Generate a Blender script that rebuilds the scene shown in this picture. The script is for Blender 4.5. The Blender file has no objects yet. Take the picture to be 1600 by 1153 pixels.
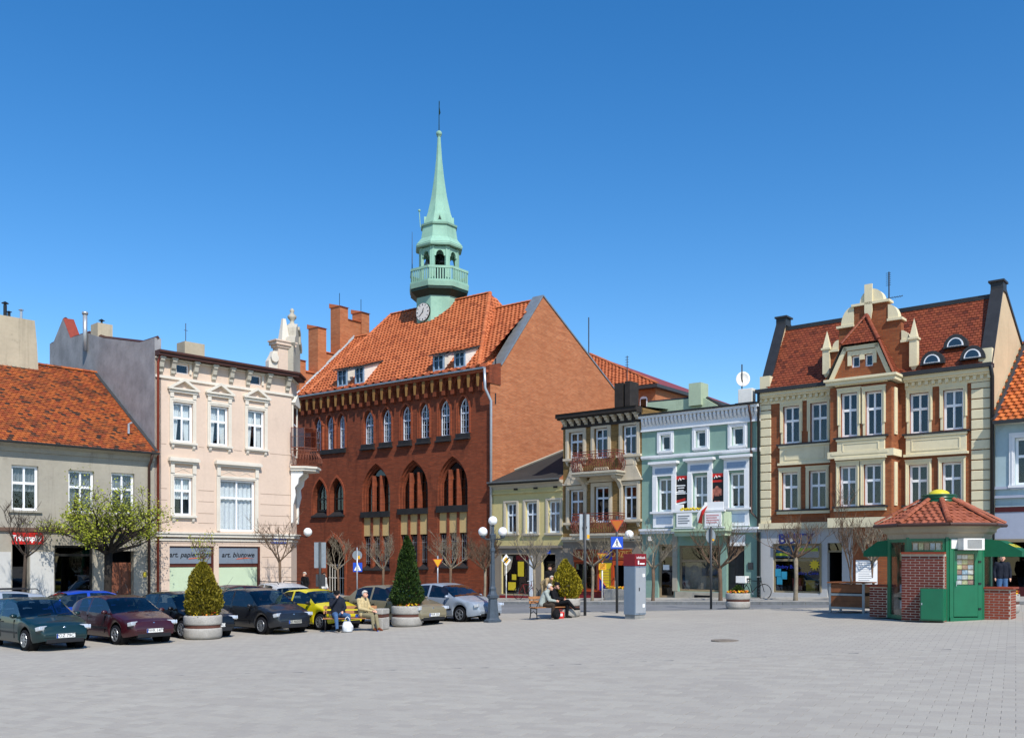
import bpy, bmesh, math, random
from mathutils import Vector, Matrix

S = bpy.context.scene
C = S.collection
PI = math.pi
random.seed(7)

# ------------------------------------------------------------------ camera, sky, sun, exposure
F, HV, CH = 1480.0, 868.0, 2.45          # focal length (photo px), horizon row, camera height
cam = bpy.data.cameras.new('camera')
cam.sensor_width = 36.0
cam.lens = 36.0 * F / 1600.0
cam.shift_y = (HV - 576.5) / 1600.0
cam.clip_end = 2000
co = bpy.data.objects.new('camera', cam)
C.objects.link(co)
co.location = (0, 0, CH)
co.rotation_euler = (PI / 2, 0, 0)
S.camera = co

SUN_AZ, SUN_EL = math.radians(155), math.radians(47)    # clockwise from +Y, elevation
W = bpy.data.worlds.new('World')
S.world = W
W.use_nodes = True
wn = W.node_tree
sky = wn.nodes.new('ShaderNodeTexSky')
sky.sky_type = 'NISHITA'
sky.sun_disc = False
sky.sun_elevation = SUN_EL
sky.sun_rotation = SUN_AZ
sky.altitude = 100
sky.air_density = 1.0
sky.dust_density = 0.25
sky.ozone_density = 2.6
bg = wn.nodes['Background']
bg.inputs['Strength'].default_value = 0.15
hs = wn.nodes.new('ShaderNodeHueSaturation')
hs.inputs['Hue'].default_value = 0.5025
hs.inputs['Saturation'].default_value = 1.36
hs.inputs['Value'].default_value = 1.0
wn.links.new(sky.outputs[0], hs.inputs['Color'])
wn.links.new(hs.outputs[0], bg.inputs['Color'])
sun = bpy.data.lights.new('sun', 'SUN')
sun.energy = 4.3
sun.angle = math.radians(0.55)
sun.color = (1.0, 0.94, 0.85)
so = bpy.data.objects.new('sun', sun)
C.objects.link(so)
sd = Vector((math.sin(SUN_AZ) * math.cos(SUN_EL), math.cos(SUN_AZ) * math.cos(SUN_EL), math.sin(SUN_EL)))
so.rotation_euler = sd.to_track_quat('Z', 'Y').to_euler()
so.location = sd * 60
S.view_settings.view_transform = 'Standard'
S.view_settings.look = 'None'
S.view_settings.exposure = 0.2
S.view_settings.gamma = 1.0
S.render.engine = 'CYCLES'
S.cycles.use_denoising = True
S.cycles.max_bounces = 6
S.cycles.transparent_max_bounces = 12

# ------------------------------------------------------------------ calibration helpers
def gz(X):                                # height of the gently rising square
    if X > 0: return 0.04 * min(X, 25.0)
    return 0.025 * max(X, -8.0)
def gp(u, v):                             # photo point on the ground -> world X, Y
    k = (u - 800) / F; Y = 30.0
    for _ in range(40): Y = F * (CH - gz(k * Y)) / (v - HV)
    return Vector((k * Y, Y, gz(k * Y)))
def at(u, v, Y):
    return Vector(((u - 800) / F * Y, Y, CH + (HV - v) / F * Y))

class Frame:                              # facade frame: x along the facade to the right, y into the house
    def __init__(s, O, ang):
        s.O = Vector((O[0], O[1])); s.a = ang
        s.d = Vector((math.cos(ang), math.sin(ang))); s.n = Vector((-s.d.y, s.d.x))
        s.g = gz(O[0])
    def p(s, u, v, y=0.0):
        k = (u - 800) / F
        Y = (y + s.O.dot(s.n)) / (k * s.n.x + s.n.y)
        P = Vector((k * Y, Y))
        return (P - s.O).dot(s.d), CH + (HV - v) / F * Y - s.g
    def q(s, u, v, x=0.0):                # on the plane local x = const -> (y, z)
        k = (u - 800) / F
        Y = (x + s.O.dot(s.d)) / (k * s.d.x + s.d.y)
        P = Vector((k * Y, Y))
        return (P - s.O).dot(s.n), CH + (HV - v) / F * Y - s.g
    def r(s, ul, ur, vt, vb, y=0.0):
        c = (ul + ur) / 2
        return s.p(ul, vt, y)[0], s.p(ur, vt, y)[0], s.p(c, vb, y)[1], s.p(c, vt, y)[1]
    def w(s, x, y, z=0.0):
        v = s.O + s.d * x + s.n * y
        return Vector((v.x, v.y, z + s.g))

# ------------------------------------------------------------------ scene helpers
def tag(o, label, cat, group=None, kind=None):
    if label: o['label'] = label
    if cat: o['category'] = cat
    if group: o['group'] = group
    if kind: o['kind'] = kind
    return o
def empty(name, loc, rz, label, cat, group=None):
    o = bpy.data.objects.new(name, None); C.objects.link(o)
    o.empty_display_size = 0.2
    o.location = loc; o.rotation_euler = (0, 0, rz)
    return tag(o, label, cat, group)
def link(name, me, parent=None, mat=None):
    o = bpy.data.objects.new(name, me); C.objects.link(o)
    if parent: o.parent = parent
    if mat and not len(me.materials): me.materials.append(mat)
    return o
def dup(o, parent=None):
    c = o.copy(); C.objects.link(c); c.parent = parent
    for ch in list(o.children): dup(ch, c)
    return c

class MB:
    def __init__(s): s.v = []; s.f = []; s.m = []; s.t = []; s.mi = 0; s.tv = 0.5
    def add(s, vs, fs):
        b = len(s.v); s.v += [tuple(v) for v in vs]
        for f in fs:
            s.f.append(tuple(b + i for i in f)); s.m.append(s.mi); s.t.append(s.tv)
        return s
    def box(s, x0, x1, y0, y1, z0, z1):
        if x0 > x1: x0, x1 = x1, x0
        if y0 > y1: y0, y1 = y1, y0
        if z0 > z1: z0, z1 = z1, z0
        return s.add([(x0,y0,z0),(x1,y0,z0),(x1,y1,z0),(x0,y1,z0),(x0,y0,z1),(x1,y0,z1),(x1,y1,z1),(x0,y1,z1)],
                     [(0,3,2,1),(4,5,6,7),(0,1,5,4),(1,2,6,5),(2,3,7,6),(3,0,4,7)])
    def obox(s, M, sx, sy, sz, zc=0.0):       # box of size in a matrix frame, z from zc
        vs = [M @ Vector((a*sx/2, b*sy/2, zc + c*sz)) for c in (0,1) for a, b in ((-1,-1),(1,-1),(1,1),(-1,1))]
        return s.add(vs, [(0,3,2,1),(4,5,6,7),(0,1,5,4),(1,2,6,5),(2,3,7,6),(3,0,4,7)])
    def poly(s, pts): return s.add(pts, [tuple(range(len(pts)))])
    def prism(s, pts, axis, a, b):            # 2d polygon extruded along axis ('x': pts=(y,z), 'y': pts=(x,z), 'z': pts=(x,y))
        mk = {'x': lambda p, c: (c, p[0], p[1]), 'y': lambda p, c: (p[0], c, p[1]), 'z': lambda p, c: (p[0], p[1], c)}[axis]
        n = len(pts); vs = [mk(p, a) for p in pts] + [mk(p, b) for p in pts]
        fs = [tuple(range(n))[::-1], tuple(range(n, 2*n))] + [(i, (i+1) % n, n+(i+1) % n, n+i) for i in range(n)]
        return s.add(vs, fs)
    def tube(s, pts, r, n=6, cap=True):
        pts = [Vector(p) for p in pts]
        if not isinstance(r, (list, tuple)): r = [r] * len(pts)
        rings = []; up = Vector((0.13, 0.2, 1)).normalized()
        for i, p in enumerate(pts):
            d = (pts[min(i+1, len(pts)-1)] - pts[max(i-1, 0)])
            if d.length < 1e-9: d = Vector((0, 0, 1))
            d.normalize()
            a = d.cross(up)
            if a.length < 1e-3: a = d.cross(Vector((1, 0, 0)))
            a.normalize(); b = d.cross(a)
            rings.append([p + (a*math.cos(2*PI*j/n) + b*math.sin(2*PI*j/n)) * r[i] for j in range(n)])
        vs = [v for R in rings for v in R]; fs = []
        for i in range(len(pts)-1):
            for j in range(n):
                fs.append((i*n+j, i*n+(j+1) % n, (i+1)*n+(j+1) % n, (i+1)*n+j))
        if cap: fs.append(tuple(range(n))[::-1]); fs.append(tuple((len(pts)-1)*n+j for j in range(n)))
        return s.add(vs, fs)
    def lathe(s, prof, n=16, M=None, a0=0.0, a1=2*PI, sx=1.0, sy=1.0):   # prof: (r,z) list
        full = abs(a1-a0-2*PI) < 1e-6; k = n if full else n+1
        vs = []
        for (r, z) in prof:
            for j in range(k):
                a = a0+(a1-a0)*j/n; v = Vector((r*math.cos(a)*sx, r*math.sin(a)*sy, z)); vs.append(M @ v if M else v)
        fs = []
        for i in range(len(prof)-1):
            for j in range(n):
                j2 = (j+1) % k
                fs.append((i*k+j, i*k+j2, (i+1)*k+j2, (i+1)*k+j))
        return s.add(vs, fs)
    def ball(s, c, rx, ry=None, rz=None, n=12, m=8, M=None):
        ry = rx if ry is None else ry; rz = rx if rz is None else rz
        vs = []; c = Vector(c)
        for i in range(m+1):
            t = PI*i/m
            for j in range(n):
                a = 2*PI*j/n; v = Vector((rx*math.sin(t)*math.cos(a), ry*math.sin(t)*math.sin(a), rz*math.cos(t)))
                vs.append(c + ((M @ v) if M else v))
        fs = [(i*n+j, (i+1)*n+j, (i+1)*n+(j+1) % n, i*n+(j+1) % n) for i in range(m) for j in range(n)]
        return s.add(vs, fs)
    def mesh(s, name, smooth=False, tint=False):
        me = bpy.data.meshes.new(name); me.from_pydata(s.v, [], s.f)
        if any(s.m): me.polygons.foreach_set('material_index', s.m)
        if smooth: me.polygons.foreach_set('use_smooth', [True]*len(s.f))
        if tint:
            at_ = me.attributes.new('tint', 'FLOAT', 'FACE'); at_.data.foreach_set('value', s.t)
        me.validate(); me.update()
        return me
    def build(s, name, mat, parent=None, smooth=False, tint=False, bevel=0.0, kind=None, label=None):
        me = s.mesh(name, smooth, tint)
        for m in (mat if isinstance(mat, (list, tuple)) else [mat]): me.materials.append(m)
        o = link(name, me, parent)
        if bevel:
            b = o.modifiers.new('bevel', 'BEVEL'); b.width = bevel; b.segments = 2; b.limit_method = 'ANGLE'
        if kind: o['kind'] = kind
        if label: o['label'] = label
        return o

# ------------------------------------------------------------------ materials
M = {}
def srgb(h):
    f = lambda c: (c/12.92 if c <= 0.04045 else ((c+0.055)/1.055)**2.4)
    return tuple(f(int(h[i:i+2], 16)/255) for i in (0, 2, 4)) + (1,)
class NT:
    def __init__(s, name):
        s.m = bpy.data.materials.new(name); s.m.use_nodes = True; s.t = s.m.node_tree; s.b = s.t.nodes['Principled BSDF']
        M[name] = s.m
    def n(s, typ, **kw):
        nd = s.t.nodes.new('ShaderNode' + typ)
        for k, v in kw.items():
            if k in nd.inputs: nd.inputs[k].default_value = v
            else: setattr(nd, k, v)
        return nd
    def l(s, a, b): s.t.links.new(a, b)
    def coord(s): return s.n('TexCoord').outputs['Object']
    def map(s, vec, sc=(1,1,1), rot=(0,0,0)):
        mp = s.n('Mapping'); mp.inputs['Scale'].default_value = sc; mp.inputs['Rotation'].default_value = rot
        s.l(vec, mp.inputs['Vector']); return mp.outputs[0]
    def noise(s, vec, scale, detail=4.0, rough=0.6):
        nd = s.n('TexNoise'); nd.inputs['Scale'].default_value = scale; nd.inputs['Detail'].default_value = detail
        nd.inputs['Roughness'].default_value = rough; s.l(vec, nd.inputs['Vector']); return nd.outputs['Fac']
    def ramp(s, fac, a, b, ca=(0,0,0,1), cb=(1,1,1,1)):
        r = s.n('ValToRGB'); e = r.color_ramp.elements
        e[0].position = a; e[1].position = b; e[0].color = ca; e[1].color = cb
        s.l(fac, r.inputs['Fac']); return r.outputs['Color']
    def mix(s, fac, a, b, mode='MIX'):
        m = s.n('Mix', data_type='RGBA', blend_type=mode)
        for sock, val in ((m.inputs[0], fac), (m.inputs[6], a), (m.inputs[7], b)):
            if isinstance(val, (int, float)): sock.default_value = val
            elif isinstance(val, (tuple, list)): sock.default_value = val
            else: s.l(val, sock)
        return m.outputs[2]
    def bump(s, h, strength, dist=0.01):
        bn = s.n('Bump'); bn.inputs['Strength'].default_value = strength; bn.inputs['Distance'].default_value = dist
        s.l(h, bn.inputs['Height']); s.l(bn.outputs[0], s.b.inputs['Normal'])
    def col(s, c):
        if isinstance(c, (tuple, list)): s.b.inputs['Base Color'].default_value = c
        else: s.l(c, s.b.inputs['Base Color'])
    def rough(s, r, spec=0.5, metal=0.0):
        s.b.inputs['Roughness'].default_value = r; s.b.inputs['Specular IOR Level'].default_value = spec
        s.b.inputs['Metallic'].default_value = metal
def dark(c, f): return (c[0]*f, c[1]*f, c[2]*f, 1)

def plain(name, c, rough=0.6, spec=0.4, metal=0.0, var=0.18, scale=6.0, bump=0.0, coat=0.0):
    t = NT(name); c = srgb(c) if isinstance(c, str) else c
    v = t.coord(); n = t.noise(v, scale, 5)
    t.col(t.mix(t.ramp(n, 0.3, 0.75), dark(c, 1-var), dark(c, 1+var*0.5))); t.rough(rough, spec, metal)
    if bump: t.bump(t.noise(v, scale*6, 3), bump, 0.01)
    if coat: t.b.inputs['Coat Weight'].default_value = coat; t.b.inputs['Coat Roughness'].default_value = 0.04
    return t.m
def plaster(name, c, var=0.16, stain=0.3, stain_c='4a443c', bump=0.35, streak=0.3, scale=1.0):
    t = NT(name); c = srgb(c); sc = srgb(stain_c); v = t.coord()
    big = t.noise(v, 0.5*scale, 5, 0.65); fine = t.noise(v, 7*scale, 4)
    a = t.mix(t.ramp(big, 0.35, 0.7), dark(c, 1-var), dark(c, 1+var*0.4))
    a = t.mix(t.ramp(fine, 0.45, 0.8), a, t.mix(0.12, a, sc))
    if streak:
        st = t.noise(t.map(v, (2.6, 2.6, 0.16)), 1.0, 5, 0.7)
        a = t.mix(t.mix(1.0, t.ramp(st, 0.56, 0.8), (streak,)*3 + (1,), 'MULTIPLY'), a, sc)
    if stain:
        st2 = t.noise(v, 1.3*scale, 7, 0.75)
        a = t.mix(t.mix(1.0, t.ramp(st2, 0.58, 0.74), (stain,)*3 + (1,), 'MULTIPLY'), a, sc)
    t.col(a); t.rough(0.85, 0.25)
    t.bump(t.noise(v, 24*scale, 5, 0.7), bump, 0.012)
    return t.m
def brick(name, c1, c2, mortar, bw=0.25, bh=0.077, soot=0.0, soot_c='1c1512', var=1.0, mort=0.012):
    t = NT(name); v = t.coord()
    sep = t.n('SeparateXYZ'); t.l(v, sep.inputs[0])
    ad = t.n('Math', operation='ADD'); t.l(sep.outputs[0], ad.inputs[0]); t.l(sep.outputs[1], ad.inputs[1])
    cb = t.n('CombineXYZ'); t.l(ad.outputs[0], cb.inputs[0]); t.l(sep.outputs[2], cb.inputs[1])
    b = t.n('TexBrick'); t.l(cb.outputs[0], b.inputs['Vector'])
    b.inputs['Scale'].default_value = 1.0; b.inputs['Brick Width'].default_value = bw; b.inputs['Row Height'].default_value = bh
    b.inputs['Mortar Size'].default_value = mort; b.inputs['Mortar Smooth'].default_value = 0.3; b.inputs['Bias'].default_value = 0.0
    b.inputs['Color1'].default_value = srgb(c1); b.inputs['Color2'].default_value = srgb(c2); b.inputs['Mortar'].default_value = srgb(mortar)
    big = t.noise(v, 0.7, 6, 0.7)
    a = t.mix(t.ramp(big, 0.35, 0.7), b.outputs['Color'], t.mix(0.28*var, b.outputs['Color'], dark(srgb(c1), 0.5)))
    f2 = t.noise(v, 5.5, 3, 0.6)
    a = t.mix(t.mix(1.0, t.ramp(f2, 0.5, 0.75), (0.45*var,)*3 + (1,), 'MULTIPLY'), a, dark(srgb(c2), 1.25))
    bd = t.noise(t.map(v, (0.9, 0.9, 7.0)), 1.0, 4, 0.7)
    a = t.mix(t.mix(1.0, t.ramp(bd, 0.42, 0.68), (0.5*var,)*3 + (1,), 'MULTIPLY'), a, dark(srgb(c2), 0.62))
    if soot:
        st = t.noise(t.map(v, (1.0, 1.0, 0.35)), 1.1, 6, 0.75)
        a = t.mix(t.mix(1.0, t.ramp(st, 0.52, 0.78), (soot,)*3 + (1,), 'MULTIPLY'), a, srgb(soot_c))
    t.col(a); t.rough(0.85, 0.25)
    t.bump(b.outputs['Fac'], -0.4, 0.01)
    return t.m
def tiled(name, c1, c2, c3, rough=0.65, dirt=0.4, dirt_c='2a211c'):       # colour of roof tiles, each tile its own tint
    t = NT(name); at_ = t.n('Attribute', attribute_name='tint'); v = t.coord()
    a = t.mix(t.ramp(at_.outputs['Fac'], 0.15, 0.55), srgb(c1), srgb(c2))
    a = t.mix(t.ramp(at_.outputs['Fac'], 0.72, 0.98), a, srgb(c3))
    n = t.noise(v, 0.8, 7, 0.75)
    a = t.mix(t.mix(1.0, t.ramp(n, 0.5, 0.72), (dirt,)*3 + (1,), 'MULTIPLY'), a, srgb(dirt_c))
    n2 = t.noise(v, 9, 4); a = t.mix(t.ramp(n2, 0.5, 0.9), a, t.mix(0.25, a, srgb(dirt_c)))
    t.col(a); t.rough(rough, 0.3)
    return t.m
def leafy(name, c1, c2, c3, rough=0.6):
    t = NT(name); at_ = t.n('Attribute', attribute_name='tint')
    a = t.mix(t.ramp(at_.outputs['Fac'], 0.05, 0.55), srgb(c1), srgb(c2))
    a = t.mix(t.ramp(at_.outputs['Fac'], 0.6, 1.0), a, srgb(c3))
    t.col(a); t.rough(rough, 0.25)
    return t.m
def glass(name, tint, rough=0.02, refl=1.0, base=0.72):
    t = NT(name); nt = t.t; nt.nodes.remove(t.b)
    tr = t.n('BsdfTransparent'); tr.inputs['Color'].default_value = srgb(tint)
    gl = t.n('BsdfGlossy'); gl.inputs['Roughness'].default_value = rough; gl.inputs['Color'].default_value = (0.95, 0.97, 1, 1)
    fr = t.n('LayerWeight'); pw = t.n('Math', operation='POWER'); t.l(fr.outputs['Facing'], pw.inputs[0]); pw.inputs[1].default_value = 4.0
    mu = t.n('Math', operation='MULTIPLY_ADD'); mu.inputs[1].default_value = 0.8; mu.inputs[2].default_value = 0.045*refl; t.l(pw.outputs[0], mu.inputs[0])
    nz = t.noise(t.coord(), 1.6, 1); bp = t.n('Bump'); bp.inputs['Strength'].default_value = 0.12; bp.inputs['Distance'].default_value = 0.02
    t.l(nz, bp.inputs['Height']); t.l(bp.outputs[0], gl.inputs['Normal'])
    mx = t.n('MixShader'); t.l(mu.outputs[0], mx.inputs[0]); t.l(tr.outputs[0], mx.inputs[1]); t.l(gl.outputs[0], mx.inputs[2])
    t.l(mx.outputs[0], nt.nodes['Material Output'].inputs['Surface'])
    return t.m

glass('window_glass', 'f3f6f8', refl=0.9)
glass('car_glass', '93a3a8', refl=1.8)
glass('dark_glass', '56606a', refl=1.6)
plain('room', '15171b', 0.9, 0.1, var=0.4, scale=1.5)
plain('room_warm', '2a221b', 0.9, 0.1, var=0.5, scale=2.5)
plain('white_frame', 'f0f2f4', 0.35, 0.5, var=0.05)
plain('blue_white_frame', 'd9e2ec', 0.45, 0.4, var=0.08)
plain('grey_frame', '9aa3ad', 0.5, 0.4, var=0.1)
plain('brown_frame', '55291e', 0.45, 0.4, var=0.2)
plain('dark_frame', '22211f', 0.5, 0.4, var=0.2)
plain('black_metal', '17181a', 0.45, 0.5, var=0.25, scale=12)
plain('dark_zinc', '3a3c3e', 0.5, 0.5, var=0.3, scale=3)
plain('zinc', '8d9499', 0.4, 0.6, 0.4, var=0.2, scale=3)
plain('galvanised', 'b3b9be', 0.38, 0.6, 0.5, var=0.15, scale=8)
plain('white_paint', 'e8e6df', 0.55, 0.4, var=0.08)
plain('curtain', 'ecedea', 0.9, 0.1, var=0.12, scale=9)
plain('curtain_grey', '8d9296', 0.9, 0.1, var=0.2, scale=9)
plain('curtain_tan', '9a8d78', 0.9, 0.1, var=0.2, scale=9)
plain('red_pipe', '8c3a28', 0.5, 0.4, var=0.25)
plain('brown_pipe', '4a322a', 0.5, 0.4, var=0.3)
plain('skin', 'd9a58b', 0.55, 0.4, var=0.1, scale=14)

# ------------------------------------------------------------------ builders shared by the houses
def arch_pts(x0, x1, zs, za, n=7):
    w = x1-x0; h = za-zs; R = (h*h + w*w/4)/w; out = []
    a1 = math.atan2(h, R-w/2)
    for i in range(n+1):
        a = a1*i/n; out.append((x0+R-R*math.cos(a), zs+R*math.sin(a)))
    return out + [(x0+x1-x, z) for x, z in out[-2::-1]]
def wall_into(mb, x0, x1, z0, z1, ops, y=0.0, depth=0.22):
    """front wall in the plane y with openings (x0,x1,z0,z1[,spring]) and their reveals"""
    xs = sorted({x0, x1} | {o[0] for o in ops} | {o[1] for o in ops})
    zs = sorted({z0, z1} | {o[2] for o in ops} | {o[3] for o in ops})
    xs = [x for x in xs if x0-1e-6 <= x <= x1+1e-6]; zs = [z for z in zs if z0-1e-6 <= z <= z1+1e-6]
    for i in range(len(xs)-1):
        j = 0
        while j < len(zs)-1:
            cx = (xs[i]+xs[i+1])/2
            inside = lambda jj: any(o[0] < cx < o[1] and o[2] < (zs[jj]+zs[jj+1])/2 < o[3] for o in ops)
            if inside(j): j += 1; continue
            k = j
            while k+1 < len(zs)-1 and not inside(k+1): k += 1
            mb.poly([(xs[i],y,zs[j]),(xs[i+1],y,zs[j]),(xs[i+1],y,zs[k+1]),(xs[i],y,zs[k+1])]); j = k+1
    for o in ops:
        a, b, c, d = o[:4]
        if len(o) > 4 and o[4]:
            sp = o[4]; P = arch_pts(a, b, sp, d); n = len(P)//2
            for i in range(n):
                mb.poly([(P[i][0],y,P[i][1]),(P[i+1][0],y,P[i+1][1]),(P[i+1][0],y,d),(P[i][0],y,d)] if i < n-1 else [(P[i][0],y,P[i][1]),(P[i+1][0],y,d),(P[i][0],y,d)])
                q0, q1 = P[-1-i], P[-2-i]
                mb.poly([(q0[0],y,d),(q1[0],y,d),(q1[0],y,q1[1]),(q0[0],y,q0[1])] if i < n-1 else [(q0[0],y,d),(q1[0],y,d),(q0[0],y,q0[1])])
            path = [(a, c)] + P + [(b, c)]
        else: path = [(a, c), (a, d), (b, d), (b, c)]
        for i in range(len(path)-1):
            (xa, za), (xb, zb) = path[i], path[i+1]
            mb.poly([(xa,y,za),(xa,y+depth,za),(xb,y+depth,zb),(xb,y,zb)])
        mb.poly([(a,y,c),(b,y,c),(b,y+depth,c),(a,y+depth,c)])
    return mb
def room_into(mb, x0, x1, z0, z1, y, deep=0.7):
    mb.add([(x0,y,z0),(x1,y,z0),(x1,y,z1),(x0,y,z1),(x0,y+deep,z0),(x1,y+deep,z0),(x1,y+deep,z1),(x0,y+deep,z1)],
           [(4,5,6,7),(0,4,7,3),(1,2,6,5),(0,1,5,4),(3,7,6,2)])
def folds(mb, x0, x1, z0, z1, y, n=10, amp=0.03, slant=0.0):
    a = []; b = []
    for i in range(n+1):
        t = i/n; yy = y+amp*(1 if i % 2 else -1)
        a.append((x0+(x1-x0)*t*(1-slant), yy, z0)); b.append((x0+(x1-x0)*t, yy, z1))
    mb.add(a+b, [(i, i+1, n+2+i, n+1+i) for i in range(n)])
def window(P, x0, x1, z0, z1, y=0.12, cols=2, rows=(0.62, 0.38), fm='white_frame', fw=0.095, mw=0.075, gl='window_glass',
           room='room', deep=0.7, curtain=None, name='window'):
    f = MB(); d = 0.06
    f.box(x0, x0+fw, y, y+d, z0, z1); f.box(x1-fw, x1, y, y+d, z0, z1)
    f.box(x0+fw, x1-fw, y, y+d, z0, z0+fw); f.box(x0+fw, x1-fw, y, y+d, z1-fw, z1)
    xi0, xi1, zi0, zi1 = x0+fw, x1-fw, z0+fw, z1-fw
    zc = [zi0]; acc = 0
    for r in rows: acc += r; zc.append(zi0+(zi1-zi0)*acc/sum(rows))
    xc = [xi0+(xi1-xi0)*i/cols for i in range(cols+1)]
    tw = mw*1.35
    for z in zc[1:-1]: f.box(xi0, xi1, y-0.012, y+d-0.004, z-tw/2, z+tw/2)
    for j in range(len(zc)-1):
        for x in xc[1:-1]:
            f.box(x-mw/2, x+mw/2, y-0.006, y+d-0.002, zc[j]+(tw/2 if j else 0), zc[j+1]-(tw/2 if j < len(zc)-2 else 0))
    o = f.build(name, M[fm], P)
    for j in range(len(zc)-1):
        for i in range(cols):
            MB().box(xc[i]+0.001, xc[i+1]-0.001, y+0.025, y+0.037, zc[j]+0.001, zc[j+1]-0.001).build('pane', M[gl], o)
    b = MB(); room_into(b, x0+0.004, x1-0.004, z0+0.004, z1-0.004, y+d+0.004, deep); b.build('room_behind', M[room], o)
    if curtain:
        cm, kind = curtain; c = MB(); yy = y+d+0.09
        if kind == 'full': folds(c, xi0, xi1, zi0, zi1, yy, 14)
        elif kind == 'half': folds(c, xi0, xi1, zi0+(zi1-zi0)*0.42, zi1, yy, 12)
        elif kind == 'top': folds(c, xi0, xi1, zi0+(zi1-zi0)*0.62, zi1, yy, 12)
        elif kind == 'sides':
            folds(c, xi0, xi0+(xi1-xi0)*0.46, zi0, zi1, yy, 7, slant=0.45)
            w = (xi1-xi0)*0.46; e = MB(); folds(e, 0, w, zi0, zi1, yy, 7, slant=0.45)
            c.add([(xi1-v[0], v[1], v[2]) for v in e.v], e.f)
            folds(c, xi0, xi1, zc[-2], zi1, yy+0.05, 12)
        c.build('curtain', M[cm], o)
    return o
def lancet(P, x0, x1, z0, zs, za, y=0.16, fm='blue_white_frame', fw=0.06, tr=None, gl='window_glass', room='room', bars=True, name='window'):
    f = MB(); d = 0.06
    outer = [(x0, z0)] + arch_pts(x0, x1, zs, za) + [(x1, z0)]
    inner = [(x0+fw, z0+fw)] + arch_pts(x0+fw, x1-fw, zs, za-fw*1.4) + [(x1-fw, z0+fw)]
    n = len(outer)
    vs = [(a, y, b) for a, b in outer]+[(a, y, b) for a, b in inner]+[(a, y+d, b) for a, b in inner]
    fs = []
    for i in range(n):
        j = (i+1) % n
        fs += [(i, j, n+j, n+i), (n+i, n+j, 2*n+j, 2*n+i)]
    f.add(vs, fs)
    xm = (x0+x1)/2; m = 0.045; tr = tr if tr else zs
    zt = za-fw*1.6
    f.box(xm-m/2, xm+m/2, y-0.006, y+d-0.004, z0+fw, zt)
    f.box(x0+fw, x1-fw, y-0.012, y+d-0.006, tr-m*0.8, tr+m*0.8)
    if bars:
        for q in (0.25, 0.75):
            xq = x0+(x1-x0)*q; f.box(xq-0.01, xq+0.01, y+0.012, y+0.03, z0+fw, zs+(za-zs)*0.42)
        for q in (0.33, 0.67):
            zq = z0+(tr-z0)*q; f.box(x0+fw, x1-fw, y+0.011, y+0.029, zq-0.01, zq+0.01)
        zq = tr+(za-tr)*0.45; f.box(x0+fw+0.03, x1-fw-0.03, y+0.011, y+0.029, zq-0.01, zq+0.01)
    o = f.build(name, M[fm], P)
    yy = y+0.034
    for a, b in ((x0+fw, xm), (xm, x1-fw)):
        MB().box(a+0.001, b-0.001, yy, yy+0.01, z0+fw, tr).build('pane', M[gl], o)
    A = arch_pts(x0+fw, x1-fw, max(zs, tr), za-fw*1.4); h = len(A)//2
    for pts in (A[:h+1]+[(xm, tr), (x0+fw, tr)], [(xm, tr)]+A[h:]+[(x1-fw, tr)]):
        pp = [pts[0]]
        for q in pts[1:]:
            if abs(q[0]-pp[-1][0])+abs(q[1]-pp[-1][1]) > 1e-4: pp.append(q)
        MB().prism(pp, 'y', yy, yy+0.01).build('pane', M[gl], o)
    b = MB(); room_into(b, x0-0.0, x1+0.0, z0, za, y+d+0.03, 0.6); b.build('room_behind', M[room], o)
    return o
def inpoly(p, poly):
    r = False; x, y = p
    for i in range(len(poly)):
        (x1, y1), (x2, y2) = poly[i], poly[i-1]
        if (y1 > y) != (y2 > y) and x < (x2-x1)*(y-y1)/(y2-y1)+x1: r = not r
    return r
def tiles(O, U, V, poly, tw, th, style='flat', seed=1, skew=True, lift=0.022, thick=0.018):
    """roof tiles on a slope: O origin, U unit vector along the eave, V unit vector up the slope"""
    rnd = random.Random(seed); mb = MB(); O, U, V = Vector(O), Vector(U), Vector(V); N = U.cross(V).normalized()
    if N.z < 0: N = -N
    a0 = min(p[0] for p in poly); a1 = max(p[0] for p in poly); b0 = min(p[1] for p in poly); b1 = max(p[1] for p in poly)
    row = 0; b = b0
    while b < b1-th*0.3:
        a = a0-(tw/2 if (row % 2 and skew) else 0)
        while a < a1:
            if inpoly((a+tw/2, b+th*0.55), poly):
                mb.tv = rnd.random(); j = rnd.uniform(-0.004, 0.004); g = tw*0.035
                if style == 'pan': prof = [(0, 0.0), (0.18, 0.03), (0.36, 0.036), (0.55, 0.012), (0.8, 0.0), (1.0, 0.012)]
                else: prof = [(0, 0.0), (1.0, 0.0)]
                lo = []; hi = []; bo = []
                for (q, h) in prof:
                    pa = a+g+(tw-2*g)*q; h = h*(tw/0.3)
                    drop = 0.0 if style == 'pan' else (-th*0.0)
                    lo.append(O+U*pa+V*(b-0.02+drop)+N*(h+lift+j)); hi.append(O+U*pa+V*(b+th)+N*(h*0.9+0.004)); bo.append(O+U*pa+V*(b-0.02)+N*(h+lift+j-thick))
                if style == 'tail':
                    m = O+U*(a+tw/2)+V*(b-th*0.24)+N*(lift+j+0.004); mb_ = m-N*thick
                    vs = lo+hi+[m]+bo+[mb_]; fs = [(0, 4, 1, 3, 2), (0, 5, 7, 4), (4, 7, 6, 1)]
                    mb.add(vs, fs)
                else:
                    n = len(prof); vs = lo+hi+bo
                    mb.add(vs, [(i, i+1, n+i+1, n+i) for i in range(n-1)]+[(2*n+i, 2*n+i+1, i+1, i) for i in range(n-1)])
            a += tw
        b += th; row += 1
    return mb
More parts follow.
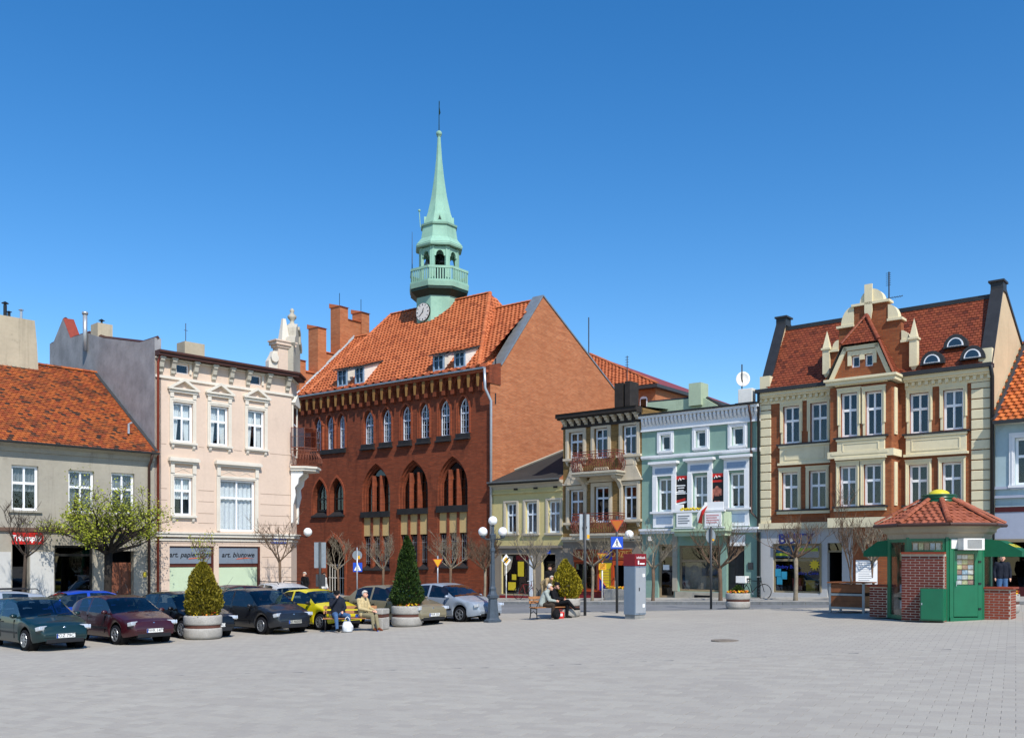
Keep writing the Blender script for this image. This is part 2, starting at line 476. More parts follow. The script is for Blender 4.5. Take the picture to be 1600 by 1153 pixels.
def ridge(mb, A, B, r=0.11, step=0.33, n=5, seed=3):
    A, B = Vector(A), Vector(B); d = B-A; L = d.length; d.normalize(); k = max(1, int(L/step)); rnd = random.Random(seed)
    side = d.cross(Vector((0, 0, 1)))
    if side.length < 1e-3: side = Vector((1, 0, 0))
    side.normalize(); up = side.cross(d).normalized()
    for i in range(k):
        mb.tv = rnd.random(); p0 = A+d*(L*i/k); p1 = A+d*(L*(i+1)/k+0.03); vs = []
        for p, rr in ((p0, r*1.08), (p1, r*0.92)):
            for j in range(n+1):
                a = PI*j/n; vs.append(p+side*(rr*math.cos(a))+up*(rr*math.sin(a)*0.8))
        mb.add(vs, [(j, j+1, n+2+j, n+1+j) for j in range(n)]+[tuple(range(n+1))])
    return mb
def text(parent, name, body, size, loc, mat, rot=(PI/2, 0, 0), align='CENTER', ext=0.004, sx=1.0, shear=0.0, bold=0.0):
    cu = bpy.data.curves.new(name, 'FONT'); cu.body = body; cu.size = size; cu.align_x = align; cu.align_y = 'CENTER'
    cu.extrude = ext; cu.resolution_u = 2; cu.shear = shear; cu.offset = bold
    tmp = bpy.data.objects.new(name, cu); C.objects.link(tmp)
    dg = bpy.context.evaluated_depsgraph_get(); me = bpy.data.meshes.new_from_object(tmp.evaluated_get(dg))
    bpy.data.objects.remove(tmp)
    me.materials.clear(); me.materials.append(M[mat] if isinstance(mat, str) else mat)
    o = link(name, me, parent); o.location = loc; o.rotation_euler = rot; o.scale = (sx, 1, 1)
    return o

# ------------------------------------------------------------------ ground
def sheet(name, poly, dz, mat, kind='structure', parent=None, cuts=(-8.0, 0.0, 25.0)):
    bm = bmesh.new(); bm.faces.new([bm.verts.new((x, y, 0)) for x, y in poly])
    for c in cuts:
        bmesh.ops.bisect_plane(bm, geom=bm.verts[:]+bm.edges[:]+bm.faces[:], plane_co=(c, 0, 0), plane_no=(1, 0, 0))
    for v in bm.verts: v.co.z = gz(v.co.x)+dz
    bmesh.ops.recalc_face_normals(bm, faces=bm.faces)
    for f in bm.faces:
        if f.normal.z < 0: f.normal_flip()
    me = bpy.data.meshes.new(name); bm.to_mesh(me); bm.free()
    o = link(name, me, parent, mat)
    if kind and not parent: o['kind'] = kind
    return o
RA = math.atan2(-0.635, 0.772)           # right row of houses
LA = math.atan2(0.734, 0.679)            # left row of houses
TA = math.atan2(-0.615, 0.789)           # town hall
def on_row(u):                           # facade line of the right row
    k = (u-800)/F; Y = 63.73/(k+1.216); return (k*Y, Y)
def on_left(u):
    k = (u-800)/F; Y = 56.07/(0.9257-k); return (k*Y, Y)
FY, FB, FG, FH, FE = (Frame(on_row(u), RA) for u in (768.5, 880, 1003, 1189, 1550))
FP, FL = Frame(on_left(242), LA), Frame(on_left(242), LA)
FT = Frame((-14.64, 63.86), TA)

t = NT('asphalt'); v = t.coord()
a = t.mix(t.ramp(t.noise(v, 0.35, 6, 0.7), 0.35, 0.7), srgb('6f7276'), srgb('8a8c8e'))
a = t.mix(t.ramp(t.noise(v, 60, 2), 0.45, 0.75), a, srgb('5c5f63')); t.col(a); t.rough(0.9, 0.2); t.bump(t.noise(v, 80, 2), 0.3, 0.01)
PAV = math.radians(-28.0); PL, PW = 0.36, 0.24
t = NT('paving'); v = t.map(t.coord(), rot=(0, 0, -PAV))
b = t.n('TexBrick'); t.l(v, b.inputs['Vector'])
for k_, val in (('Scale', 1.0), ('Brick Width', PL), ('Row Height', PW), ('Mortar Size', 0.006), ('Mortar Smooth', 0.2)): b.inputs[k_].default_value = val
b.inputs['Color1'].default_value = srgb('a8a298'); b.inputs['Color2'].default_value = srgb('b1aca0'); b.inputs['Mortar'].default_value = srgb('7f7a71')
w = t.coord(); big = t.noise(w, 0.22, 6, 0.68); mid = t.noise(w, 1.7, 5, 0.7)
a = t.mix(t.ramp(big, 0.3, 0.72), t.mix(0.5, b.outputs['Color'], srgb('9a958d')), b.outputs['Color'])
a = t.mix(t.mix(1.0, t.ramp(mid, 0.5, 0.8), (0.25,)*3+(1,), 'MULTIPLY'), a, srgb('b1a998'))
a = t.mix(t.mix(1.0, t.ramp(t.noise(w, 0.9, 7, 0.8), 0.58, 0.75), (0.28,)*3+(1,), 'MULTIPLY'), a, srgb('76726a'))
t.col(a); t.rough(0.88, 0.25); t.bump(t.noise(w, 70, 3), 0.25, 0.008)
t = NT('paver'); oi = t.n('ObjectInfo'); at_ = t.n('Attribute', attribute_name='tint'); w = t.n('NewGeometry').outputs['Position']
ad = t.n('Math', operation='ADD'); t.l(oi.outputs['Random'], ad.inputs[0]); t.l(at_.outputs['Fac'], ad.inputs[1])
fr = t.n('Math', operation='FRACT'); t.l(ad.outputs[0], fr.inputs[0])
a = t.mix(fr.outputs[0], srgb('a49e94'), srgb('b1aca0')); big = t.noise(w, 0.22, 6, 0.68)
a = t.mix(t.ramp(big, 0.3, 0.72), t.mix(0.5, a, srgb('9a958d')), a)
a = t.mix(t.mix(1.0, t.ramp(t.noise(w, 1.7, 5, 0.7), 0.5, 0.8), (0.25,)*3+(1,), 'MULTIPLY'), a, srgb('b1a998'))
a = t.mix(t.mix(1.0, t.ramp(t.noise(w, 0.9, 7, 0.8), 0.58, 0.75), (0.28,)*3+(1,), 'MULTIPLY'), a, srgb('76726a'))
a = t.mix(t.ramp(t.noise(w, 45, 4, 0.7), 0.5, 0.8), a, t.mix(0.25, a, srgb('625e58')))
t.col(a); t.rough(0.88, 0.25); t.bump(t.noise(w, 70, 3), 0.25, 0.008)
plaster('sidewalk', 'a5a39d', 0.12, 0.25, bump=0.25, streak=0)
plain('kerb_stone', '8f8f8c', 0.85, 0.25, var=0.25, scale=5, bump=0.2)
plain('joint_sand', '84837f', 0.95, 0.1, var=0.3, scale=9)

sheet('road', [(-500, -20), (500, -20), (500, 700), (-500, 700)], -0.03, M['asphalt'])
EDGE = [(40, 25.5), (16, 34.5), (-2, 41.0), (-7, 42.5), (-20, 31.5), (-45, 10)]
plaza = sheet('plaza', [(-45, -10), (40, -10)]+EDGE, -0.012, M['paving'])
# flush edging stones along the far edge of the square
for i in range(3):
    (x1, y1), (x2, y2) = EDGE[i], EDGE[i+1]; L = math.hypot(x2-x1, y2-y1); n = int(L)
    for j in range(n):
        xa, ya = x1+(x2-x1)*j/n, y1+(y2-y1)*j/n; xb, yb = x1+(x2-x1)*(j+0.985)/n, y1+(y2-y1)*(j+0.985)/n
        if not (-3 < xa < 22): continue
        s = MB(); vs = [(xa, ya, gz(xa)), (xb, yb, gz(xb)), (xb, yb+0.18, gz(xb)), (xa, ya+0.18, gz(xa))]
        s.add([(p[0], p[1], p[2]-0.06) for p in vs]+[(p[0], p[1], p[2]+0.006) for p in vs], [(4,5,6,7),(0,1,5,4),(1,2,6,5),(2,3,7,6),(3,0,4,7)])
        s.build('edging_stone', M['kerb_stone'], plaza)
# the paving stones one can tell apart, nearest first; joints stay recessed
pc, ps = math.cos(PAV), math.sin(PAV); rnd = random.Random(5); cells = []
for r in range(-30, 130):
    for c in range(-130, 130):
        lx, ly = (c+(0.5 if r % 2 else 0.0))*PL, r*PW
        X, Y = lx*pc-ly*ps, lx*ps+ly*pc
        if 10.4 < Y < 21.0 and abs(X) < 0.56*Y+0.6: cells.append((Y, X, lx, ly))
cells.sort(); rest = MB()
def paver_vs(lx, ly, dz):
    g = 0.002+rnd.random()*0.002; out = []
    for q, zz in ((g, -0.014), (g, dz-0.002), (g+0.005, dz)):
        for (a_, b_) in ((-1, -1), (1, -1), (1, 1), (-1, 1)):
            x, y = lx+a_*(PL/2-q), ly+b_*(PW/2-q); X, Y = x*pc-y*ps, x*ps+y*pc
            out.append((X, Y, gz(X)+zz))
    return out
PF = [(0,1,5,4),(1,2,6,5),(2,3,7,6),(3,0,4,7),(4,5,9,8),(5,6,10,9),(6,7,11,10),(7,4,8,11),(8,9,10,11)]
for i, (Y, X, lx, ly) in enumerate(cells):
    vs = paver_vs(lx, ly, rnd.uniform(-0.0025, 0.0025))
    if i < 300 and abs(X) < 0.55*Y: MB().add(vs, PF).build('paving_stone', M['paver'], plaza)
    else: rest.tv = rnd.random(); rest.add(vs, PF)
rest.build('paving_stones_beyond', M['paver'], plaza, tint=True, kind='stuff')
sheet('joint_bed', [(-12.5, 10.3), (12.5, 10.3), (12.5, 21), (-12.5, 21)], -0.006, M['joint_sand'], parent=plaza)
# manhole in the paving
mp = gp(1133, 1000); s = MB(); s.lathe([(0.0, 0.012), (0.27, 0.012), (0.28, 0.010), (0.3, 0.003), (0.36, 0.002), (0.36, -0.02)], 28)
o = s.build('manhole_cover', plain('iron_cover', '857a6c', 0.7, 0.4, var=0.4, scale=14, bump=0.4), plaza); o.location = mp
# pavements of the two rows, raised, with kerb stones
def pavement(name, fr, xa, xb, dep, h=0.11, stones=True):
    pts = [fr.w(x, y) for x, y in ((xa, -dep+0.15), (xb, -dep+0.15), (xb, 0.6), (xa, 0.6))]
    o = sheet(name, [(p.x, p.y) for p in pts], h, M['sidewalk'])
    if stones:
        x = xa
        while x < xb:
            P = [fr.w(xx, yy) for xx, yy in ((x, -dep), (x+0.985, -dep), (x+0.985, -dep+0.148), (x, -dep+0.148))]
            lo = [(p.x, p.y, gz(p.x)-0.1) for p in P]; hi = [(p.x, p.y, gz(p.x)+h+0.004) for p in P]
            MB().add(lo+hi, [(4,5,6,7),(0,1,5,4),(1,2,6,5),(2,3,7,6),(3,0,4,7)]).build('kerb_stone', M['kerb_stone'], o, bevel=0.015); x += 1.0
    return o
pavement('pavement_right', FY, -1.5, 30, 3.1)
pavement('pavement_left', FL, -9, 9.2, 2.6, stones=False)
pavement('pavement_town_hall', FT, -2, 15.4, 3.0, stones=False)

# ------------------------------------------------------------------ grey house on the left
plaster('grey_plaster', 'a8a294', 0.18, 0.35, '4b463e', 0.5, 0.45)
plaster('pale_panel', 'c2c2be', 0.06, 0.1, bump=0.1, streak=0.1)
tiled('old_tiles', '94492a', 'b0602f', '42332b', 0.75, 0.8, '2c2522')
plaster('chimney_render', 'b7ac95', 0.15, 0.4, '4b4438', 0.4, 0.4)
plain('sign_red', 'c81f1c', 0.35, 0.5, var=0.05)
plain('sign_white', 'f0f0ee', 0.4, 0.4, var=0.03)
plain('door_brown', '7a4a34', 0.5, 0.4, var=0.2, scale=3)
plain('string_brown', '6d5547', 0.7, 0.3, var=0.25, scale=3)
plain('goods_a', 'b9b09c', 0.7, 0.3, var=0.5, scale=8)
plain('goods_b', '8e3a30', 0.7, 0.3, var=0.4, scale=8)
plain('goods_c', '4a6a8a', 0.7, 0.3, var=0.4, scale=8)
plain('goods_d', 'c7a23a', 0.7, 0.3, var=0.3, scale=8)

fr = FL
H = empty('grey_house', fr.w(0, 0), LA, 'grey rendered two storey house with orange tiled roof and shop at far left', 'house')
x0, x1 = fr.p(-60, 800)[0], -0.02
ze = fr.p(243, 712)[1]
wins = [fr.r(18, 60, 727, 797), fr.r(107, 147, 735, 801), fr.r(174, 210, 739, 803)]
ZB = -0.45
shop_door = fr.r(19, 46, 850, 936); shop_door = shop_door[:2]+(0.0,)+shop_door[3:]
shop_win = fr.r(85, 146, 852, 930)
arch_door = fr.r(171, 209, 857, 940); arch_door = arch_door[:2]+(0.0,)+arch_door[3:]
mb = MB(); wall_into(mb, x0, x1, ZB, ze, wins+[shop_door, shop_win, arch_door], 0, 0.28)
gy, gzr = fr.q(151, 583, 0.0)             # ridge depth and height
mb.add([(x1,0,ZB),(x1,2*gy,ZB),(x1,2*gy,ze),(x1,gy,gzr-0.12),(x1,0,ze),(x0,0,ZB),(x0,2*gy,ZB),(x0,2*gy,ze),(x0,gy,gzr-0.12),(x0,0,ze)], [(0,1,2,3,4),(9,8,7,6,5),(1,6,7,2)])
mb.build('wall', M['grey_plaster'], H)
for i, w_ in enumerate(wins):
    window(H, *w_, y=0.14, curtain=('curtain_grey', ('half', 'sides', 'half')[i]))
    s = MB(); s.box(w_[0]-0.12, w_[1]+0.12, -0.1, 0.13, w_[2]-0.09, w_[2]-0.005); s.build('window_sill', M['grey_plaster'], H)
# string course and eave
zs = fr.p(20, 826)[1]
s = MB(); s.box(x0, x1-0.3, -0.1, -0.002, zs-0.09, zs+0.06); s.build('string_course', M['string_brown'], H)
s = MB(); s.prism([(-0.34, ze+0.02), (-0.34, ze+0.1), (0.02, ze+0.1), (0.02, ze-0.28), (-0.06, ze-0.28), (-0.1, ze-0.1)], 'x', x0, x1); s.build('eave_moulding', M['grey_plaster'], H)
s = MB(); s.lathe([(0.085, x0), (0.085, x1)], 8, Matrix(((0,0,1,0),(1,0,0,-0.44),(0,1,0,ze+0.1),(0,0,0,1))), a0=PI, a1=2*PI); s.build('gutter', M['dark_zinc'], H)
sl = Vector((0, gy+0.42, gzr-(ze+0.1))); L = sl.length; sl.normalize()
s = MB(); s.add([(x0, -0.42, ze+0.06), (x1, -0.42, ze+0.06), (x1, gy, gzr-0.04), (x0, gy, gzr-0.04), (x0, 2*gy+0.4, ze+0.06), (x1, 2*gy+0.4, ze+0.06)], [(0,1,2,3), (3,2,5,4)])
rf = s.build('roof', M['dark_zinc'], H)
tiles((x0, -0.42, ze+0.1), (1, 0, 0), sl, [(0, 0), (x1-x0, 0), (x1-x0, L), (0, L)], 0.19, 0.17, 'tail', 11, lift=0.034).build('roof_tiles', M['old_tiles'], rf, tint=True, kind='stuff')
s = MB(); ridge(s, (x0, gy, gzr+0.0), (x1, gy, gzr+0.0), 0.13, 0.34); s.build('ridge_tiles', M['old_tiles'], rf, tint=True, kind='stuff')
# verge flashing beside the taller house
s = MB(); e0 = Vector((x1-0.16, -0.42, ze+0.16)); s.add([e0, e0+Vector((0.15, 0, 0.02)), e0+Vector((0.15, 0, 0.02))+sl*L, e0+sl*L], [(0,1,2,3)]); s.build('verge_flashing', M['dark_zinc'], rf)
p_ = e0+sl*(L*0.16)+Vector((-0.75, 0, 0.1)); s = MB(); s.tube([p_, p_+Vector((0, 0, 0.42)), p_+Vector((0.12, -0.1, 0.5))], 0.05, 8); s.build('vent_pipe', M['galvanised'], rf)
# shop front
s = MB(); room_into(s, shop_door[0], shop_door[1], 0, shop_door[3], 0.28, 1.6); s.build('shop_doorway', M['room'], H)
s = MB(); a_, b_ = shop_door[:2]; s.box(a_, b_, 0.3, 0.34, 0.02, 0.12); s.box(a_, a_+0.08, 0.3, 0.36, 0.02, 2.5); s.box(b_-0.08, b_, 0.3, 0.36, 0.02, 2.5); s.box(a_+0.08, b_-0.08, 0.31, 0.35, 2.1, 2.2); dd = s.build('door', M['dark_frame'], H)
MB().box(a_+0.08, b_-0.08, 0.32, 0.332, 0.12, 2.1).build('pane', M['dark_glass'], dd)
for (ua, ub) in ((-60, 17), (47, 84)):
    xa, xb = fr.p(ua, 900)[0], fr.p(ub, 900)[0]; s = MB(); s.box(xa, xb, -0.025, -0.003, -0.2, fr.p(40, 862)[1]); s.build('cladding_panel', M['pale_panel'], H)
window(H, *shop_win, y=0.14, cols=1, rows=(0.84, 0.16), fm='dark_frame', gl='dark_glass', room='room_warm', deep=1.6, name='shop_window')
rn = random.Random(3)
for i in range(16):
    cx = shop_win[0]+0.2+rn.random()*(shop_win[1]-shop_win[0]-0.4); cy = 0.35+rn.random()*0.7; h = 0.15+rn.random()*0.45; zb = shop_win[2]+0.08
    s = MB(); s.lathe([(0.02, zb), (0.09, zb+0.01), (0.1, zb+h*0.45), (0.05, zb+h*0.8), (0.06, zb+h), (0.0, zb+h+0.01)], 8, Matrix.Translation((cx, cy, 0))); s.build('shop_display', M['goods_'+'abcd'[rn.randrange(4)]], H)
s = MB(); a_, b_, c_, d_ = arch_door; room_into(s, a_, b_, 0, d_, 0.28, 0.5); s.build('door_niche', M['room'], H)
s = MB(); s.box(a_, b_, 0.3, 0.36, 0.0, 2.35)
for k in range(2):
    xm = a_+(b_-a_)*(0.5*k); ww = (b_-a_)/2
    for (za, zb) in ((0.2, 0.75), (0.85, 1.3), (1.4, 2.2)):
        s.box(xm+0.12, xm+ww-0.12, 0.27, 0.3, za, zb); s.box(xm+0.17, xm+ww-0.17, 0.255, 0.27, za+0.05, zb-0.05)
s.box((a_+b_)/2-0.03, (a_+b_)/2+0.03, 0.27, 0.3, 0, 2.35)
dd = s.build('door', M['door_brown'], H)
s = MB(); s.ball(((a_+b_)/2-0.09, 0.24, 1.05), 0.03); s.build('handle', M['galvanised'], dd)
s = MB(); s.prism([(a_-0.12, d_-0.1)]+[(a_-0.12+(b_-a_+0.24)*i/10, d_-0.1+0.42*math.sin(PI*i/10)) for i in range(1, 10)]+[(b_+0.12, d_-0.1)], 'y', -0.1, -0.003); s.build('door_hood', M['grey_plaster'], H)
MB().box(fr.p(227, 900)[0]-0.1, fr.p(227, 900)[0]+0.02, -0.07, -0.003, fr.p(228, 897)[1]-0.12, fr.p(228, 897)[1]+0.1).build('meter_box', plain('meter_yellow', 'd8c23a', 0.5), H)
# shop sign
a_, b_, c_, d_ = fr.r(17, 65, 832, 850)
SG = MB().box(a_, b_, -0.2, -0.105, c_, d_).build('shop_sign', M['sign_red'], H)
text(SG, 'lettering', 'Triumph', (d_-c_)*0.66, ((a_+b_)/2-0.12, -0.21, (c_+d_)/2), 'sign_white', bold=0.012)
s = MB(); cx = b_-0.16; cz = (c_+d_)/2
for q in (-1, 0, 1): s.prism([(cx+q*0.05-0.022, cz-0.02), (cx+q*0.05+0.022, cz-0.02), (cx+q*0.07, cz+0.13)], 'y', -0.214, -0.204)
s.prism([(cx-0.06, cz-0.03), (cx+0.06, cz-0.03), (cx, cz-0.14)], 'y', -0.214, -0.204); s.build('emblem', M['sign_white'], SG)
s = MB(); xp = fr.p(231.5, 800)[0]; s.tube([(xp, -0.42, ze+0.05), (xp, -0.3, ze-0.25), (xp, -0.09, ze-0.5), (xp, -0.09, 0.0)], 0.06, 8); s.build('downpipe', M['brown_pipe'], H, smooth=True)
# big chimney with its pots
xa, xb = fr.p(-10, 560, gy)[0], fr.p(52, 560, gy)[0]; zt = fr.p(25, 500, gy)[1]
s = MB(); s.prism([(xa-0.05, gzr-0.7), (xb+0.06, gzr-0.7), (xb-0.02, gzr+0.9), (xb-0.12, zt), (xa-0.05, zt)], 'y', gy-0.5, gy+0.5)
ch = s.build('chimney', M['chimney_render'], H)
for (du, h, r) in ((8, 0.75, 0.08), (14, 0.35, 0.07), (33, 0.55, 0.06)):
    xx = fr.p(du, 500, gy)[0]; s = MB(); s.lathe([(r, zt-0.02), (r, zt+h*0.8), (r*0.8, zt+h*0.8), (r*0.8, zt+h*0.9)], 10, Matrix.Translation((xx, gy, 0)))
    s.lathe([(0.0, zt+h*1.05), (r*2, zt+h*0.92), (r*2, zt+h*0.9), (0, zt+h*0.9)], 10, Matrix.Translation((xx, gy, 0))); s.build('chimney_pot', M['black_metal'] if du < 30 else M['galvanised'], ch)

# ------------------------------------------------------------------ pink corner house
plaster('pink_plaster', 'd6c0ad', 0.08, 0.2, '8d7a6c', 0.2, 0.2)
plaster('cream_trim', 'd9d2c4', 0.08, 0.15, '8a8478', 0.2, 0.15)
plaster('old_stone', 'b9b3a4', 0.2, 0.55, '3f3c35', 0.4, 0.5)
plaster('bare_plaster', '9a9a9c', 0.3, 0.5, '4c4c50', 1.0, 0.3, scale=1.6)
plain('roof_brown', '4a2a20', 0.55, 0.4, var=0.25)
plain('groove', '9c8676', 0.9, 0.1, var=0.1)
plain('sign_slate', '77828f', 0.45, 0.4, var=0.08, scale=2)
plain('sign_ink', '1a1c20', 0.5, 0.3, var=0.1)
plain('swoosh', 'c5623e', 0.5, 0.3, var=0.1)
plain('mint_board', 'bccdaf', 0.5, 0.4, var=0.05, scale=2)
plain('street_blue', '1c4fb0', 0.35, 0.5, var=0.05)
plain('rust_iron', '7d4a38', 0.7, 0.3, var=0.4, scale=10)
glass('screen_glass', 'c9b8b4', refl=1.2)
fr = FP
H = empty('pink_corner_house', fr.w(0, 0), LA, 'pale pink three storey corner house with ornate corner gable and balcony', 'house')
X1 = fr.p(455, 700)[0]; CHM = 1.5                                     # chamfer run
zt = fr.p(243, 556)[1]
up = [fr.r(270, 301, 629, 691), fr.r(328.5, 356.5, 635, 696), fr.r(386.8, 413, 641, 701)]
lo = [fr.r(271.5, 300, 745, 805), fr.r(343.5, 398, 750, 830)]
att = [fr.r(275, 295.5, 569, 584), fr.r(389, 408.5, 586, 601)]
shops = [fr.r(265, 334, 853, 932), fr.r(342, 406.5, 853.5, 932)]
shops = [(a_, b_, 0.05, d_) for a_, b_, c_, d_ in shops]
mb = MB(); wall_into(mb, 0, X1, ZB, zt, up+lo+att+shops, 0, 0.2)
c45 = CHM*0.7071
mb.add([(X1,0,ZB),(X1+c45,c45,ZB),(X1+c45,c45,zt),(X1,0,zt),(X1+c45,11,ZB),(X1+c45,11,zt)], [(0,1,2,3),(1,4,5,2)])
mb.build('wall', M['pink_plaster'], H)
prof = [(247, 536), (219, 535), (160, 528), (135, 520), (110.5, 528), (99, 497), (83.4, 536), (78, 537)]
yz = [fr.q(u, v, 0) for u, v in prof]; yz[0] = (0.0, yz[1][1])
s = MB(); s.prism([(0.0, ZB)]+yz+[(yz[-1][0], ZB)], 'x', -0.012, 0.3); s.build('party_wall', M['bare_plaster'], H)
yb = yz[-1][0]; zr2 = yz[1][1]
s = MB(); s.add([(0.3, 0, zt+0.2), (X1, 0, zt+0.2), (X1+c45, c45, zt+0.2), (X1+c45, yb, zr2), (0.3, yb, zr2)], [(0,1,2,3,4)]); s.build('roof', M['roof_brown'], H)
s = MB(); a_ = yz[4]; b_ = yz[5]; s.add([(-0.02, a_[0], a_[1]), (0.5, a_[0]-0.1, a_[1]), (0.5, b_[0]-0.1, b_[1]), (-0.02, b_[0], b_[1])], [(0,1,2,3)]); s.build('copper_flashing', M['red_pipe'], H)
for i in range(len(yz)-1):
    a_, b_ = yz[i], yz[i+1]; s = MB(); s.tube([(0.14, a_[0], a_[1]+0.02), (0.14, b_[0], b_[1]+0.02)], 0.1, 4) if i != 4 else None
    if i != 4: s.build('coping', M['roof_brown'], H)
# chimneys and flue on the party wall
y1, z1 = fr.q(152, 504, 0); y2, z2 = fr.q(139, 528, 0)
s = MB(); s.box(0.0, 0.75, y1-0.05, y1+0.75, z2-0.1, z1); chm = s.build('chimney', M['chimney_render'], H)
s = MB(); s.lathe([(0.05, z1), (0.05, z1+0.2), (0.16, z1+0.2), (0.0, z1+0.3)], 10, Matrix.Translation((0.35, y1+0.3, 0))); s.build('chimney_cowl', M['black_metal'], chm)
y3, z3 = fr.q(131, 491, -0.2); y4, z4 = fr.q(131, 548, -0.2)
s = MB(); s.tube([(-0.14, y3, z4), (-0.14, y3, z3)], 0.11, 10); s.tube([(-0.14, y3, z3), (-0.14, y3, z3+0.12)], 0.15, 10); s.build('flue', M['galvanised'], H, smooth=True)
xa, xb = fr.p(284, 545, 2.5)[0], fr.p(315, 545, 2.5)[0]; s = MB(); s.box(xa, xb, 2.2, 3.0, zt, fr.p(300, 537, 2.5)[1]); chm = s.build('chimney', M['chimney_render'], H)
xx = (xa*0.8+xb*0.2); zc = fr.p(300, 537, 2.5)[1]; s = MB(); s.tube([(xx, 2.5, zc), (xx, 2.5, zc+0.95)], 0.02, 5); s.tube([(xx-0.1, 2.5, zc+0.6), (xx+0.1, 2.5, zc+0.6)], 0.012, 4); s.build('antenna', M['dark_zinc'], chm)
# windows with surrounds
def surround(P, w_, m, side=0.13, head=0.16, y=-0.055, drop=0.0, name='window_surround'):
    a_, b_, c_, d_ = w_; s = MB()
    s.box(a_-side, a_-0.004, y, -0.003, c_-drop, d_+head); s.box(b_+0.004, b_+side, y, -0.003, c_-drop, d_+head); s.box(a_-0.004, b_+0.004, y, -0.003, d_+0.004, d_+head)
    s.box(a_-side*0.55, a_-side*0.35, y-0.02, y, c_-drop, d_+head*0.6); s.box(b_+side*0.35, b_+side*0.55, y-0.02, y, c_-drop, d_+head*0.6); s.box(a_-side*0.35, b_+side*0.35, y-0.02, y, d_+head*0.4, d_+head*0.6)
    return s.build(name, m, P)
def sill(P, w_, m, ext=0.18, h=0.1, y=-0.16, br=True):
    a_, b_, c_, d_ = w_; s = MB(); s.box(a_-ext, b_+ext, y, 0.1, c_-h, c_-0.004); s.box(a_-ext*0.7, b_+ext*0.7, y*0.6, -0.003, c_-h-0.06, c_-h)
    if br:
        for q in (a_-ext*0.5, b_+ext*0.5-0.12): s.prism([(-0.003, c_-h-0.26), (-0.003, c_-h-0.06), (y*0.7, c_-h-0.06), (y*0.55, c_-h-0.16)], 'x', q, q+0.12)
    return s.build('window_sill', m, P)
TR = M['cream_trim']
for w_ in up:
    window(H, *w_, y=0.1, curtain=('curtain', 'sides')); surround(H, w_, TR, 0.16, 0.2); sill(H, w_, TR)
    a_, b_, c_, d_ = w_; xm = (a_+b_)/2; hw = (b_-a_)/2+0.28; zb = d_+0.55
    s = MB(); s.box(a_-0.16, a_+0.02, -0.09, -0.003, d_+0.2, zb-0.12); s.box(b_-0.02, b_+0.16, -0.09, -0.003, d_+0.2, zb-0.12)
    s.box(xm-hw+0.06, xm+hw-0.06, -0.12, -0.003, zb-0.12, zb); s.build('console', TR, H)
    s = MB(); s.box(xm-hw, xm+hw, -0.2, -0.003, zb, zb+0.08)
    s.prism([(xm-hw, zb+0.08), (xm-hw+0.2, zb+0.08), (xm, zb+0.42), (xm+hw-0.2, zb+0.08), (xm+hw, zb+0.08), (xm, zb+0.56)], 'y', -0.2, -0.003); s.build('pediment', TR, H)
for i, w_ in enumerate(lo):
    window(H, *w_, y=0.1, rows=(0.66, 0.34), curtain=('curtain', 'full' if i else 'half')); surround(H, w_, TR, 0.18, 0.16)
    if not i: sill(H, w_, TR)
    a_, b_, c_, d_ = w_; zb = d_+0.62
    s = MB(); s.box(a_-0.22, b_+0.22, -0.14, -0.003, zb-0.02, zb+0.08); s.box(a_-0.3, b_+0.3, -0.24, -0.003, zb+0.08, zb+0.2); s.box(a_-0.26, b_+0.26, -0.2, -0.003, zb+0.2, zb+0.26)
    s.box(a_-0.18, a_+0.0, -0.1, -0.003, d_+0.16, zb-0.02); s.box(b_, b_+0.18, -0.1, -0.003, d_+0.16, zb-0.02); s.build('window_hood', TR, H)
    s = MB(); n = 1 if not i else 2; ww = (b_-a_)/n
    for k in range(n):
        xa, xb = a_+ww*k+0.08, a_+ww*(k+1)-0.08
        for (q, e) in (((xa, d_+0.22), (xb, zb-0.1)), ((xa, zb-0.1), (xb, d_+0.22))): s.tube([(q[0], -0.006, q[1]), (e[0], -0.006, e[1])], 0.014, 4)
    s.build('panel_relief', TR, H)
for w_ in att: window(H, *w_, y=0.1, cols=1, rows=(1,), fw=0.06); surround(H, w_, TR, 0.1, 0.06)
# frieze brackets, strings and cornice
zf = fr.p(246, 587)[1]; zl = fr.p(261, 834)[1]
def belt(name, z0, z1, out, m, y2=-0.003, x_0=0.0):
    s = MB(); s.box(x_0, X1+out*0.41, -out, y2, z0, z1); k = out*0.7071
    s.add([(X1+out*0.41, -out, z0), (X1+c45+k, c45-k, z0), (X1+c45+k, c45-k, z1), (X1+out*0.41, -out, z1), (X1+c45, c45, z0), (X1, 0, z0), (X1+c45, c45, z1), (X1, 0, z1)], [(0,1,2,3), (0,5,4,1), (3,2,6,7), (1,4,6,2)])
    return s.build(name, m, H)
belt('frieze_string', zf-0.07, zf+0.05, 0.08, TR); belt('ground_cornice', zl-0.12, zl+0.02, 0.16, TR); belt('ground_cornice', zl+0.022, zl+0.1, 0.22, TR)
belt('ground_cornice', zl-0.3, zl-0.21, 0.06, TR)
def bracket(P, x, z1, h, out, w, m, name='bracket'):
    s = MB(); pts = [(-0.003, z1), (-out, z1), (-out, z1-h*0.22), (-out*0.75, z1-h*0.34), (-out*0.62, z1-h*0.6), (-out*0.3, z1-h*0.72), (-out*0.35, z1-h*0.9), (-0.003, z1-h)]
    s.prism(pts, 'x', x-w/2, x+w/2); s.box(x-w*0.7, x+w*0.7, -out*1.08, -0.004, z1-h*0.12, z1-0.001)
    return s.build(name, m, P)
for u in (250, 269, 304, 333, 360, 386.5, 418, 448): bracket(H, fr.p(u, 565)[0], zt-0.02, 0.75, 0.3, 0.2, M['old_stone'])
belt('cornice', zt, zt+0.14, 0.42, M['roof_brown']); belt('gutter', zt+0.142, zt+0.24, 0.5, M['roof_brown'])
